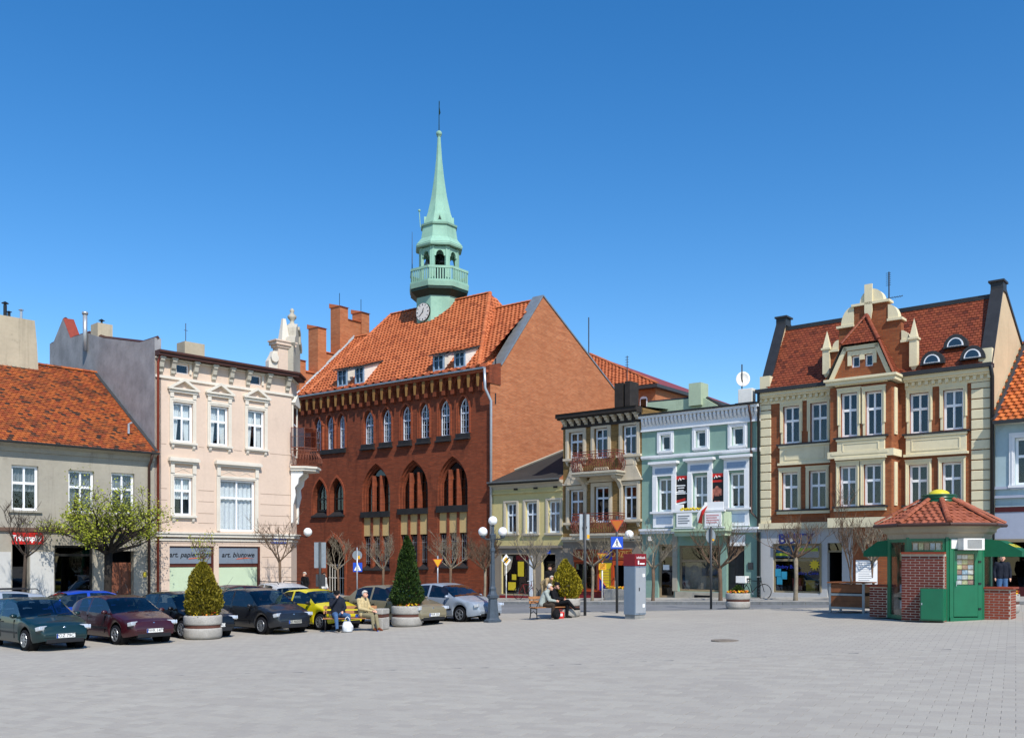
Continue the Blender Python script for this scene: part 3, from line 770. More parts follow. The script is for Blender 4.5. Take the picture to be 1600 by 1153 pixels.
belt('cornice_string', zt-0.09, zt-0.03, 0.1, TR)
# scored joints in the render
s = MB()
for v_ in (702, 768, 785, 803, 818):
    z = fr.p(350, v_)[1]; segs = [(0.15, X1)]
    for w_ in up+lo:
        if w_[2]-0.4 < z < w_[3]+0.9:
            nx = []
            for (p0, p1) in segs:
                if w_[0]-0.32 > p0: nx.append((p0, min(p1, w_[0]-0.32)))
                if w_[1]+0.32 < p1: nx.append((max(p0, w_[1]+0.32), p1))
                if w_[1]+0.32 >= p1 and w_[0]-0.32 <= p0: pass
            segs = nx
    for p0, p1 in segs:
        if p1-p0 > 0.1: s.box(p0, p1, -0.004, -0.0015, z-0.012, z+0.012)
for v_ in (842, 850, 870, 886, 902, 917):
    z = fr.p(435, v_)[1]
    for (p0, p1) in ((0.15, shops[0][0]-0.1), (shops[1][1]+0.1, X1)): s.box(p0, p1, -0.004, -0.0015, z-0.012, z+0.012)
    if v_ < 852: s.box(0.15, X1, -0.0045, -0.0015, z-0.011, z+0.011)
s.build('render_joints', M['groove'], H, kind='stuff')
# shop signs and shuttered boards
for i, (w_, tx, sw) in enumerate(zip(shops, ('art. papiernicze', 'art. biurowe'), (0.62, 0.55))):
    a_, b_, c_, d_ = w_; zm = fr.p((268+i*75+33), 880)[1]; zt2 = fr.p((268+i*75+33), 885.5)[1]
    s = MB(); s.box(a_, b_, 0.12, 0.2, zt2, zm); s.box(b_-0.1, b_, 0.02, 0.12, 0.0, d_); s.box(a_+0.001, a_+0.03, 0.06, 0.12, 0.0, d_); s.box(a_+0.03, b_-0.1, 0.06, 0.12, d_-0.06, d_); s.build('shop_frame', M['brown_frame'], H)
    sg = MB().box(a_+0.03, b_-0.1, 0.08, 0.16, zm, d_-0.06).build('sign_board', M['sign_slate'], H)
    text(sg, 'lettering', tx, 0.34, ((a_+b_)/2-0.05, 0.072, (zm+d_)/2), 'sign_ink', sx=1.0 if i == 0 else 1.05, shear=0.25, bold=0.004)
    s = MB(); xa = a_+(b_-a_)*0.42; s.prism([(xa, zm+0.2), (xa+0.7, zm+0.25), (xa+1.05, zm+0.22), (xa+0.6, zm+0.29), (xa+0.1, zm+0.25)], 'y', 0.068, 0.076); s.build('brush_stroke', M['swoosh'], sg)
    bd = MB().box(a_+0.03, b_-0.1, 0.14, 0.2, 0.05, zt2).build('mint_panel', M['mint_board'], H)
a_, b_, c_, d_ = fr.r(423, 446.5, 839.5, 848.5)
sg = MB().box(a_, b_, -0.05, -0.02, c_, d_).build('street_name_plate', M['street_blue'], H); text(sg, 'lettering', 'ul. Rynek', (d_-c_)*0.72, ((a_+b_)/2, -0.056, (c_+d_)/2), 'sign_white')
s = MB(); s.tube([(0.1, -0.3, zt), (0.1, -0.12, zt-0.3), (0.1, -0.1, 0.0)], 0.055, 8); s.build('downpipe', M['red_pipe'], H, smooth=True)
# ornamental corner gable above the chamfer
K = Matrix.Translation((X1+c45/2, c45/2, 0)) @ Matrix.Rotation(PI/4, 4, 'Z')       # chamfer frame: x along the chamfer, -y outward
zg = zt+0.24
def kp(x, y, z): return K @ Vector((x, y, z))
def kprism(s, pts, y0, y1):
    n = len(pts); s.add([kp(p[0], y0, p[1]) for p in pts]+[kp(p[0], y1, p[1]) for p in pts], [tuple(range(n))[::-1], tuple(range(n, 2*n))]+[(i, (i+1) % n, n+(i+1) % n, n+i) for i in range(n)])
s = MB(); kprism(s, [(-0.95, zg), (0.95, zg), (0.95, zg+1.35), (0.62, zg+1.6), (0.62, zg+2.1), (0.3, zg+2.55), (-0.3, zg+2.55), (-0.62, zg+2.1), (-0.62, zg+1.6), (-0.95, zg+1.35)], -0.15, 0.35); g = s.build('corner_gable', M['old_stone'], H)
s = MB()
for q in (-1, 1):
    pts = [(q*0.95, zg+1.35), (q*1.06, zg+1.5), (q*0.98, zg+1.75), (q*0.72, zg+1.95), (q*0.66, zg+2.35), (q*0.3, zg+2.62), (q*0.26, zg+2.45), (q*0.56, zg+2.2), (q*0.55, zg+1.75), (q*0.8, zg+1.55)]
    kprism(s, pts if q > 0 else pts[::-1], -0.24, 0.2)
for z in range(0, 9): pass
s.build('scroll', M['old_stone'], g)
s = MB(); s.lathe([(0.0, zg+2.5), (0.3, zg+2.5), (0.26, zg+2.62), (0.13, zg+2.7), (0.1, zg+2.85), (0.22, zg+2.98), (0.24, zg+3.08), (0.12, zg+3.2), (0.08, zg+3.28), (0.13, zg+3.36), (0.05, zg+3.48), (0.0, zg+3.5)], 12, K @ Matrix.Translation((0, 0.1, 0))); s.build('finial', M['old_stone'], g, smooth=True)
# pier and obelisk on the main front beside the gable
xa, xb = fr.p(434, 560)[0], fr.p(457, 560)[0]
s = MB(); s.box(xa, xb, -0.05, 0.45, zg, zg+1.2); s.box(xa-0.2, xb+0.1, -0.2, 0.5, zg+1.32, zg+1.48); s.box(xa-0.1, xb+0.05, -0.12, 0.47, zg+1.2, zg+1.32); s.box(xa-0.28, xb+0.14, -0.25, 0.5, zg+1.48, zg+1.55); pier = s.build('gable_pier', M['pink_plaster'], H)
s = MB(); xm = (xa+xb)/2+0.05; s.add([(xm-0.24, 0.0, zg+1.55), (xm+0.24, 0.0, zg+1.55), (xm+0.24, 0.4, zg+1.55), (xm-0.24, 0.4, zg+1.55), (xm-0.08, 0.14, zg+2.75), (xm+0.08, 0.14, zg+2.75), (xm+0.08, 0.28, zg+2.75), (xm-0.08, 0.28, zg+2.75)], [(0,1,5,4),(1,2,6,5),(2,3,7,6),(3,0,4,7),(4,5,6,7)]); s.build('obelisk', M['cream_trim'], pier)
s = MB(); x5 = fr.p(420, 560)[0]
s.prism([(x5, zg), (xa, zg), (xa, zg+1.0), (xa-0.25, zg+0.98), (x5+0.2, zg+0.8), (x5-0.0, zg+0.45)], 'y', 0.0, 0.3)
s.lathe([(0.0, -0.12), (0.22, -0.12), (0.22, 0.0)], 14, Matrix.Translation((x5+0.3, 0.0, zg+0.62)) @ Matrix.Rotation(PI/2, 4, 'X') @ Matrix.Scale(-1, 4, (0, 0, 1))); s.build('volute', M['cream_trim'], pier)
# corner window, consoles, balcony
s = MB(); zw0 = fr.p(460, 712)[1]; zw1 = zw0+2.6
for q in (-0.62, 0.5): kprism(s, [(q, zw0), (q+0.12, zw0), (q+0.12, zw1), (q, zw1)], -0.08, -0.002)
kprism(s, [(-0.62, zw1), (0.62, zw1), (0.72, zw1+0.12), (0, zw1+0.62), (-0.72, zw1+0.12)], -0.2, -0.002); s.build('corner_window_surround', TR, H)
s = MB(); kprism(s, [(-0.5, zw0), (0.5, zw0), (0.5, zw1), (-0.5, zw1)], -0.03, -0.002); cw = s.build('corner_window', M['white_frame'], H)
for a_, b_ in ((-0.44, -0.03), (0.03, 0.44)):
    for c_, d_ in ((zw0+0.08, zw0+1.6), (zw0+1.7, zw1-0.06)): s = MB(); kprism(s, [(a_, c_), (b_, c_), (b_, d_), (a_, d_)], -0.045, -0.032); s.build('pane', M['dark_glass'], cw)
zb = fr.p(460, 729)[1]
slab = [(-1.05, -0.002), (1.05, -0.002), (1.05, -0.75), (0.6, -1.3), (-0.6, -1.3), (-1.05, -0.75)]
s = MB()
for k, (z0, z1, q) in enumerate(((zb-0.22, zb-0.1, 0.94), (zb-0.1, zb, 1.0))):
    n = len(slab); pts = [kp(a_*q, b_*q, z0) for a_, b_ in slab]+[kp(a_*q, b_*q, z1) for a_, b_ in slab]; s.add(pts, [tuple(range(n)), tuple(range(n, 2*n))[::-1]]+[(i, n+i, n+(i+1) % n, (i+1) % n) for i in range(n)])
bal = s.build('balcony', TR, H)
s = MB(); rim = slab[1:]+slab[:1]; path = [(1.0, -0.05), (1.0, -0.72), (0.57, -1.24), (-0.57, -1.24), (-1.0, -0.72), (-1.0, -0.05)]
for z in (zb+0.05, zb+0.82, zb+0.95): s.tube([kp(a_, b_, z) for a_, b_ in path], 0.025, 5)
for i in range(5):
    A, B = Vector(path[i]+(0,)), Vector(path[i+1]+(0,)); n = max(3, int((B-A).length/0.13))
    for j in range(n):
        for q in (0, 1):
            pts = []
            for k in range(6):
                t_ = k/5; c_ = A.lerp(B, min(1, (j+(t_ if q else 1-t_))/n)); out = 0.16*math.sin(PI*min(1, t_*1.25)) if t_ < 0.8 else 0
                d_ = Vector((c_.x, c_.y+0.5, 0)); d_.normalize(); pts.append(kp(c_.x+d_.x*out, c_.y+d_.y*out, zb+0.05+0.77*t_))
            s.tube(pts, 0.011, 3, cap=False)
s.build('railing', M['rust_iron'], bal)
s = MB()
for i in range(5):
    A, B = path[i], path[i+1]; s.add([kp(A[0], A[1], zb+0.97), kp(B[0], B[1], zb+0.97), kp(B[0], B[1], zb+1.95), kp(A[0], A[1], zb+1.95)], [(0,1,2,3)])
s.build('windscreen', M['screen_glass'], bal)
s = MB()
for i in range(6): s.tube([kp(path[i][0], path[i][1], zb+0.95), kp(path[i][0], path[i][1], zb+1.97)], 0.018, 4)
s.tube([kp(a_, b_, zb+1.95) for a_, b_ in path], 0.015, 4); s.tube([kp(a_, b_, zb+1.5) for a_, b_ in path], 0.01, 4); s.build('windscreen_frame', M['rust_iron'], bal)
for q in (-0.75, 0.75):
    s = MB(); pts = [(-0.002, zb-0.22), (-0.6, zb-0.22), (-0.62, zb-0.4), (-0.4, zb-0.62), (-0.36, zb-0.9), (-0.2, zb-1.1), (-0.24, zb-1.5), (-0.12, zb-2.0), (-0.1, zb-2.9), (-0.002, zb-2.9)]
    n = len(pts); s.add([kp(q-0.12, a_, b_) for a_, b_ in pts]+[kp(q+0.12, a_, b_) for a_, b_ in pts], [tuple(range(n)), tuple(range(n, 2*n))[::-1]]+[(i, n+i, n+(i+1) % n, (i+1) % n) for i in range(n)])
    s.build('console', M['white_paint'], bal, bevel=0.03)

# ------------------------------------------------------------------ town hall
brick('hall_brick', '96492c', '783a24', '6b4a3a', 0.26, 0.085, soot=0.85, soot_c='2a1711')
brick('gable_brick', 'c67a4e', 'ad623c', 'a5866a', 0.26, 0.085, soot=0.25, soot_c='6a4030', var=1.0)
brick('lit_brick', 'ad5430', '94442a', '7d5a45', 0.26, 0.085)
tiled('hall_tiles', 'b5633a', 'c27045', '98502f', 0.7, 0.22, '7a3a20')
plaster('copper', '94bda9', 0.22, 0.5, '5a8a78', 0.2, 0.6)
plain('copper_dark', '1f3a33', 0.6, 0.3, var=0.3)
plaster('ochre_stone', '96703f', 0.2, 0.4, '4a2e1c', 0.4, 0.4)
plaster('ochre_panel', 'c7ab78', 0.08, 0.2, '6d5a3c', 0.15, 0.25)
plain('slate_sill', '2b2a2b', 0.7, 0.3, var=0.4, scale=4)
plain('dormer_blue', '8fa7bd', 0.6, 0.3, var=0.15)
plain('dormer_white', 'd6d3ca', 0.7, 0.3, var=0.12)
fr = FT; LX = 17.0
H = empty('town_hall', fr.w(0, 0), TA, 'red brick gothic town hall with pointed windows, orange roof and green spire', 'town hall')
ze = fr.p(610, 607)[1]                       # wall head under the roof
lan = []
for (ul, ur, vt, vb) in ((491, 502, 652, 704), (509, 521, 648.5, 702), (527.6, 539, 646, 700)):
    a_, b_, c_, d_ = fr.r(ul, ur, vt, vb); lan.append((a_, b_, c_, d_, d_-(b_-a_)*0.82))
lan6 = []
for (ul, ur, vt, vb) in ((567.5, 584, 641, 694), (595.5, 611.5, 637, 691), (626, 642, 632, 688), (654.5, 671, 628.5, 684.5), (685.5, 703, 623, 681), (715.5, 733, 619, 677)):
    a_, b_, c_, d_ = fr.r(ul, ur, vt, vb); lan6.append((a_, b_, c_, d_, d_-(b_-a_)*0.82))
big = []
for (ul, ur, va, vs_) in ((565.5, 609, 724, 888), (623, 668.5, 718.5, 886), (683.5, 730.5, 712.5, 884)):
    a_, b_, c_, d_ = fr.r(ul, ur, va, vs_); big.append((a_, b_, c_, d_, d_-(b_-a_)*0.76))
pair = []
for (ul, ur, va, vs_) in ((489, 511, 748.5, 806), (515.5, 537, 746, 805)):
    a_, b_, c_, d_ = fr.r(ul, ur, va, vs_); pair.append((a_, b_, c_, d_, d_-(b_-a_)*0.9))
a_, b_, c_, d_ = fr.r(503, 539, 838, 940); ent = (a_, b_, -0.4, d_, d_-(b_-a_)*0.75)
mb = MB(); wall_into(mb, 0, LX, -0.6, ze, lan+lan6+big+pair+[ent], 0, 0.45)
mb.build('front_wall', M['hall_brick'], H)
# right gable wall, asymmetric
gpts = [fr.q(u, v, LX) for u, v in ((783, 571), (848, 463), (905, 534), (970, 622))]
pk = gpts[1]
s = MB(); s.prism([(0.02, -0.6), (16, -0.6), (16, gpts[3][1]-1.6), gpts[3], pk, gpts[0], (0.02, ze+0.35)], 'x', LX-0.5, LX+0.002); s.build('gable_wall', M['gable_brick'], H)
s = MB(); s.add([(0, 0, -0.6), (0, 16, -0.6), (0, 16, ze), (0, 0, ze), (LX-0.5, 16, -0.6), (LX-0.5, 16, ze)], [(0, 3, 2, 1), (1, 2, 5, 4)]); s.build('rear_walls', M['hall_brick'], H)
s = MB(); cop = [(0.3, ze+0.42), gpts[0], pk, gpts[3]]
for i in range(1, 3):
    A, B = Vector((0,)+cop[i]), Vector((0,)+cop[i+1]); d = (B-A).normalized(); n_ = Vector((0, -d.z, d.y))
    if n_.z < 0: n_ = -n_
    q = [A, B, B+n_*0.09, A+n_*0.09]; s.add([(LX-0.7 if i == 1 else LX-0.5, v_.y, v_.z) for v_ in q]+[(LX+0.06, v_.y, v_.z) for v_ in q], [(0,1,2,3), (7,6,5,4), (3,2,6,7), (4,5,1,0), (0,3,7,4), (1,5,6,2)])
s.build('gable_coping', M['zinc'], H)
s = MB(); s.box(LX-0.62, LX+0.05, -0.12, 0.9, ze-0.55, ze+0.42); s.prism([(-0.12, ze+0.42), (0.9, ze+0.42), (0.9, ze+0.72)], 'x', LX-0.62, LX+0.05); s.build('kneeler', M['hall_brick'], H)
s = MB()
for z_ in (fr.p(768, 560)[1], fr.p(770, 615)[1]): s.box(LX+0.003, LX+0.03, 0.42, 0.5, z_-0.5, z_+0.1)
s.build('wall_anchor', M['black_metal'], H, kind='stuff')
# main roof, hipped, with lower roofs either side
RT, RZ = 5.5, fr.p(763, 459, 5.5)[1]; LT, LZ = 5.0, RZ-1.25
xr0, xr1 = LX-13.4, LX-4.5; xe0, xe1 = LX-15.4, LX-0.55
eo = 0.35; zE = ze+0.42
def sl_tiles(P, A, B, Cc, D, tw, th, style, m, seed, name='roof_tiles'):
    """tiles on the quad A,B (eave) Cc,D (top)"""
    A, B, Cc, D = map(Vector, (A, B, Cc, D)); U = (B-A).normalized(); N = (B-A).cross(D-A).normalized(); V = N.cross(U).normalized()
    if V.z < 0: V = -V
    pl = [((q-A).dot(U), (q-A).dot(V)) for q in (A, B, Cc, D)]
    return tiles(A, U, V, pl, tw, th, style, seed, lift=0.045 if style == 'pan' else 0.026, thick=0.04 if style == 'pan' else 0.02).build(name, m, P, tint=True, kind='stuff')
s = MB(); E0, E1, R0, R1 = (xe0, -eo, zE), (xe1, -eo, zE), (xr0, RT, RZ), (xr1, RT, RZ)
B0, B1 = (xe0, 2*RT+eo, zE), (xe1, 2*RT+eo, zE)
s.add([E0, E1, R1, R0, B0, B1], [(0, 1, 2, 3), (4, 0, 3), (1, 5, 2), (5, 4, 3, 2)]); roof = s.build('main_roof', M['red_pipe'], H)
sl_tiles(roof, E0, E1, R1, R0, 0.3, 0.3, 'pan', M['hall_tiles'], 21)
sl_tiles(roof, E1, B1, R1, R1, 0.3, 0.3, 'pan', M['hall_tiles'], 22)
sl_tiles(roof, B0, E0, R0, R0, 0.3, 0.3, 'pan', M['hall_tiles'], 23)
s = MB(); up_ = Vector((0, 0, 0.03))
for A, B in ((R0, R1), (E0, R0), (E1, R1)): ridge(s, Vector(A)+up_, Vector(B)+up_, 0.13, 0.35)
s.build('ridge_tiles', M['hall_tiles'], roof, tint=True, kind='stuff')
for nm, (xa, xb), sd_ in (('side_roof', (xe1-3.6, LX-0.5), 31), ('side_roof', (0.35, xe0+2.6), 32)):
    zq = zE-0.02; s = MB(); s.add([(xa, -eo+0.02, zq), (xb, -eo+0.02, zq), (xb, LT, LZ), (xa, LT, LZ), (xb, 11, zq), (xa, 11, zq)], [(0,1,2,3), (3,2,4,5)]); r2 = s.build(nm, M['red_pipe'], H)
    sl_tiles(r2, (xa, -eo+0.02, zq), (xb, -eo+0.02, zq), (xb, LT, LZ), (xa, LT, LZ), 0.3, 0.3, 'pan', M['hall_tiles'], sd_)
    s = MB(); ridge(s, (xa, LT, LZ+0.03), (xb, LT, LZ+0.03), 0.13, 0.35); s.build('ridge_tiles', M['hall_tiles'], r2, tint=True, kind='stuff')
# stepped gable at the far end
s = MB(); steps = [(0.0, 0.55, 15.6), (0.55, 1.6, 14.9), (1.6, 2.35, 18.1), (2.35, 3.6, 16.5), (3.6, 4.35, 19.95), (4.35, 5.65, 19.2), (5.65, 6.4, 19.95), (6.4, 7.65, 16.5), (7.65, 8.4, 18.1), (8.4, 9.5, 14.9), (9.5, 10, 15.6)]
g_ = fr.g
for i, (a_, b_, z_) in enumerate(steps):
    st = MB(); w2 = 0.12 if i % 2 == 0 else 0.0
    z_ = z_-g_; st.box(-0.4-w2, 0.35+w2, a_, b_, ze-0.5, z_); o = st.build('gable_step', M['gable_brick'], H)
    cp = MB(); cp.prism([(-0.5-w2, z_), (0.45+w2, z_), (-0.5-w2, z_+0.32)], 'y', a_-0.05, b_+0.05); cp.build('step_cap', M['hall_tiles'], o, tint=True)
s = MB(); A = Vector((0.42, -0.2, zE+0.1)); B = Vector((0.42, LT, LZ+0.12)); s.tube([A, B], 0.11, 4); s.build('gable_flashing', M['zinc'], H)
for u_ in (0, 1):
    y_ = (3.97, 6.02)[u_]; s = MB(); s.tube([(0, y_, 19.9-g_), (0, y_, 21.0-g_)], 0.02, 4); s.build('lightning_rod', M['black_metal'], H)
# corbel table
nc = 24; zc1 = ze+0.02
for i in range(nc):
    x = 0.35+(LX-0.9)*i/(nc-1); s = MB()
    s.prism([(-0.003, zc1), (-0.42, zc1), (-0.42, zc1-0.28), (-0.24, zc1-0.62), (-0.24, zc1-0.95), (-0.003, zc1-1.0)], 'x', x-0.13, x+0.13)
    cb = s.build('corbel', M['hall_brick'], H)
    s = MB(); s.prism([(x-0.1, zc1-0.02), (x+0.1, zc1-0.02), (x+0.1, zc1-0.3), (x+0.06, zc1-0.74), (x-0.06, zc1-0.74), (x-0.1, zc1-0.3)], 'y', -0.45, -0.42)
    s.build('corbel_face', M['ochre_stone'], cb)
pitch = (LX-0.9)/(nc-1)
for i in range(nc-1):
    xa = 0.35+pitch*i+0.13; xb = xa+pitch-0.26; P = arch_pts(xa, xb, zc1-0.5, zc1-0.12, 4)
    s = MB(); s.prism([(xa, zc1)]+[(p[0], p[1]) for p in P]+[(xb, zc1)], 'y', -0.22, -0.003); s.build('corbel_arch', M['hall_brick'], H)
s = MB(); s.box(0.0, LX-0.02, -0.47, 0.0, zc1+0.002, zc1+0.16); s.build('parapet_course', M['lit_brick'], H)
s = MB(); s.box(0.0, LX-0.02, -0.6, -0.35, zc1+0.17, zc1+0.27); s.build('gutter', M['zinc'], H)
for i in range(nc):
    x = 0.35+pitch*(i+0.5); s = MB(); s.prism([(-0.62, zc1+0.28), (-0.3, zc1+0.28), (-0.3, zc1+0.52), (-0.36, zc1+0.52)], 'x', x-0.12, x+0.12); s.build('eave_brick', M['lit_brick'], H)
# upper windows
for w_ in lan+lan6:
    a_, b_, c_, d_, sp = w_
    lancet(H, a_+0.05, b_-0.02, c_+0.02, sp, d_-0.05, y=0.2, tr=c_+(d_-c_)*0.56)
    s = MB(); o_ = arch_pts(a_-0.14, b_+0.14, sp, d_+0.16); i_ = arch_pts(a_-0.005, b_+0.005, sp, d_+0.005); o_ = [(a_-0.14, c_)]+o_+[(b_+0.14, c_)]; i_ = [(a_-0.005, c_)]+i_+[(b_+0.005, c_)]
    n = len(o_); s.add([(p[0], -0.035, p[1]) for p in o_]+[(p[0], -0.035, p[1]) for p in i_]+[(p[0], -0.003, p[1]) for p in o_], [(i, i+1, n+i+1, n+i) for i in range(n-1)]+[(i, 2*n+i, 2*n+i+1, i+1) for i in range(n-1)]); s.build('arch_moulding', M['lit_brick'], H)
for w_ in lan6:
    a_, b_, c_, d_, sp = w_; s = MB(); s.box(a_-0.08, b_+0.08, -0.14, 0.2, c_-0.24, c_-0.005); s.prism([(-0.14, c_-0.24), (-0.24, c_-0.3), (-0.24, c_-0.36), (-0.002, c_-0.36), (-0.002, c_-0.24)], 'x', a_-0.12, b_+0.12); s.build('window_sill', M['slate_sill'], H)
a_ = lan[0][0]; b_ = lan[2][1]; c_ = lan[1][2]; s = MB(); s.box(a_-0.3, b_+0.1, -0.12, 0.15, c_-0.3, c_-0.03); s.build('window_sill', M['slate_sill'], H)
for i in range(2):
    x = (lan[i][1]+lan[i+1][0])/2; s = MB(); s.lathe([(0.09, lan[1][2]), (0.09, lan[1][4]-0.1), (0.15, lan[1][4]), (0.15, lan[1][4]+0.08)], 8, Matrix.Translation((x, -0.03, 0))); s.build('colonnette', M['lit_brick'], H)
# three tall arched bays: traceried window above, ochre panels, barred windows below
for bi, w_ in enumerate(big):
    a_, b_, c_, d_, sp = w_; uc = (587, 646, 707)[bi]; zs_ = fr.p(uc, (799, 794, 789.5)[bi])[1]; zp1 = fr.p(uc, (808, 803, 800)[bi])[1]; zp0 = fr.p(uc, (837, 834.5, 832)[bi])[1]
    for k, (q, yy) in enumerate(((0.10, 0.14), (0.2, 0.28))):
        s = MB(); o_ = [(a_, zs_)]+arch_pts(a_, b_, sp, d_)+[(b_, zs_)]; i_ = [(a_+q, zs_)]+arch_pts(a_+q, b_-q, sp, d_-q*1.4)+[(b_-q, zs_)]; n = len(o_)
        s.add([(p[0], yy, p[1]) for p in o_]+[(p[0], yy, p[1]) for p in i_]+[(p[0], yy+0.14, p[1]) for p in i_], [(i, i+1, n+i+1, n+i) for i in range(n-1)]+[(n+i, n+i+1, 2*n+i+1, 2*n+i) for i in range(n-1)]); s.build('arch_moulding', M['hall_brick'], H)
    fw = MB(); xs_ = [a_+0.2, a_+0.2+(b_-a_-0.4)*0.335, a_+0.2+(b_-a_-0.4)*0.665, b_-0.2]; yb = 0.4
    gw = MB(); gw.prism([(a_+0.18, zs_)]+arch_pts(a_+0.18, b_-0.18, sp, d_-0.22)+[(b_-0.18, zs_)], 'y', yb, yb+0.02); wo = gw.build('window', M['dark_glass'], H)
    rb = MB(); room_into(rb, a_+0.1, b_-0.1, c_+0.05, d_, yb+0.05, 0.8); rb.build('room_behind', M['room'], wo)
    for z_ in [zs_+(d_-zs_)*q for q in (0.18, 0.36, 0.54, 0.72)]:
        if z_ < d_-0.5: s = MB(); s.box(a_+0.2, b_-0.2, yb-0.03, yb-0.002, z_-0.02, z_+0.02); s.build('glazing_bar', M['dark_frame'], wo)
    for x in xs_[1:3]:
        top = d_-0.75; s = MB(); s.prism([(x-0.09, 0.38), (x+0.09, 0.38), (x+0.07, 0.12), (x+0.03, 0.04), (x-0.03, 0.04), (x-0.07, 0.12)], 'z', zs_, top); s.build('mullion', M['hall_brick'], H)
    s = MB(); s.box(a_-0.05, b_+0.03, -0.1, 0.43, zp1, zs_-0.003); s.build('transom_sill', M['slate_sill'], H)
    w3 = (b_-a_)/3
    for k in range(3):
        MB().box(a_+w3*k+0.06, a_+w3*(k+1)-0.06, 0.1, 0.3, zp0, zp1-0.003).build('ochre_panel', M['ochre_panel'], H)
        xa, xb = a_+w3*k+0.1, a_+w3*(k+1)-0.1; z0 = c_+0.25
        o = window(H, xa, xb, z0, zp0-0.05, y=0.3, cols=1, rows=(0.5, 0.5), fm='dark_frame', gl='dark_glass', fw=0.05)
        g2 = MB()
        for j in range(4): xx = xa+(xb-xa)*(j+0.5)/4; g2.tube([(xx, 0.25, z0+0.05), (xx, 0.25, zp0-0.1)], 0.014, 4)
        for zz in (z0+0.2, zp0-0.5): g2.box(xa, xb, 0.245, 0.255, zz, zz+0.03)
        g2.build('bars', M['galvanised'], o)
    s = MB()
    for k in range(4):
        x = a_+w3*k; s.box(max(a_, x-0.09), min(b_, x+0.09), 0.04, 0.4, c_, zp1-0.004)
    s.build('bay_piers', M['hall_brick'], H, kind='stuff')
    s = MB(); s.prism([(0.4, c_+0.25), (-0.12, c_-0.08), (-0.12, c_-0.14), (0.4, c_-0.14)], 'x', a_-0.1, b_+0.06); s.build('window_sill', M['slate_sill'], H)
# window pair and entrance
for i, w_ in enumerate(pair):
    a_, b_, c_, d_, sp = w_
    lancet(H, a_+0.1, b_-0.06, c_+0.3, sp-0.1, d_-0.2, y=0.3, fm='dark_frame', fw=0.14 if i == 0 else 0.08, tr=c_+(d_-c_)*0.45, gl='window_glass' if i == 0 else 'dark_glass', bars=False)
    s = MB(); s.prism([(0.4, c_+0.3), (-0.14, c_-0.02), (-0.14, c_-0.1), (0.4, c_-0.1)], 'x', a_-0.06, b_+0.06); s.build('window_sill', M['slate_sill'], H)
    s = MB(); o_ = [(a_-0.14, c_)]+arch_pts(a_-0.14, b_+0.14, sp, d_+0.16)+[(b_+0.14, c_)]; i_ = [(a_-0.005, c_)]+arch_pts(a_-0.005, b_+0.005, sp, d_+0.005)+[(b_+0.005, c_)]
    n = len(o_); s.add([(p[0], -0.035, p[1]) for p in o_]+[(p[0], -0.035, p[1]) for p in i_]+[(p[0], -0.003, p[1]) for p in o_], [(i, i+1, n+i+1, n+i) for i in range(n-1)]+[(i, 2*n+i, 2*n+i+1, i+1) for i in range(n-1)]); s.build('arch_moulding', M['lit_brick'], H)
a_, b_, c_, d_, sp = ent
s = MB(); room_into(s, a_, b_, c_, d_, 0.45, 2.4); s.build('entrance_passage', M['room_warm'], H)
s = MB(); o_ = [(a_-0.2, 0)]+arch_pts(a_-0.2, b_+0.2, sp, d_+0.25)+[(b_+0.2, 0)]; i_ = [(a_-0.005, 0)]+arch_pts(a_-0.005, b_+0.005, sp, d_+0.005)+[(b_+0.005, 0)]
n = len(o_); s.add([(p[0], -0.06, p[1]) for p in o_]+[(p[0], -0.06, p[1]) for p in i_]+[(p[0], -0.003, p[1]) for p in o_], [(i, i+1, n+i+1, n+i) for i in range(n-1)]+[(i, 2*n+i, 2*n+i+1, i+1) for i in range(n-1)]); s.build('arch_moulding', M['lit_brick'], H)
s = MB()
for j in range(9): xx = a_+0.1+(b_-a_-0.2)*j/8; s.tube([(xx, 0.6, 0.1), (xx, 0.6, 2.1)], 0.02, 4)
for zz in (0.15, 1.2, 2.05): s.tube([(a_, 0.6, zz), (b_, 0.6, zz)], 0.022, 4)
s.build('iron_gate', M['white_paint'], H)
s = MB(); s.box(0.0, LX-0.04, -0.07, -0.003, -0.6, 0.75)
s = MB(); xa = ent[1]+0.25; s.box(xa, LX-0.1, -0.06, -0.003, -0.5, big[0][2]-0.35); s.build('plinth', M['hall_brick'], H)
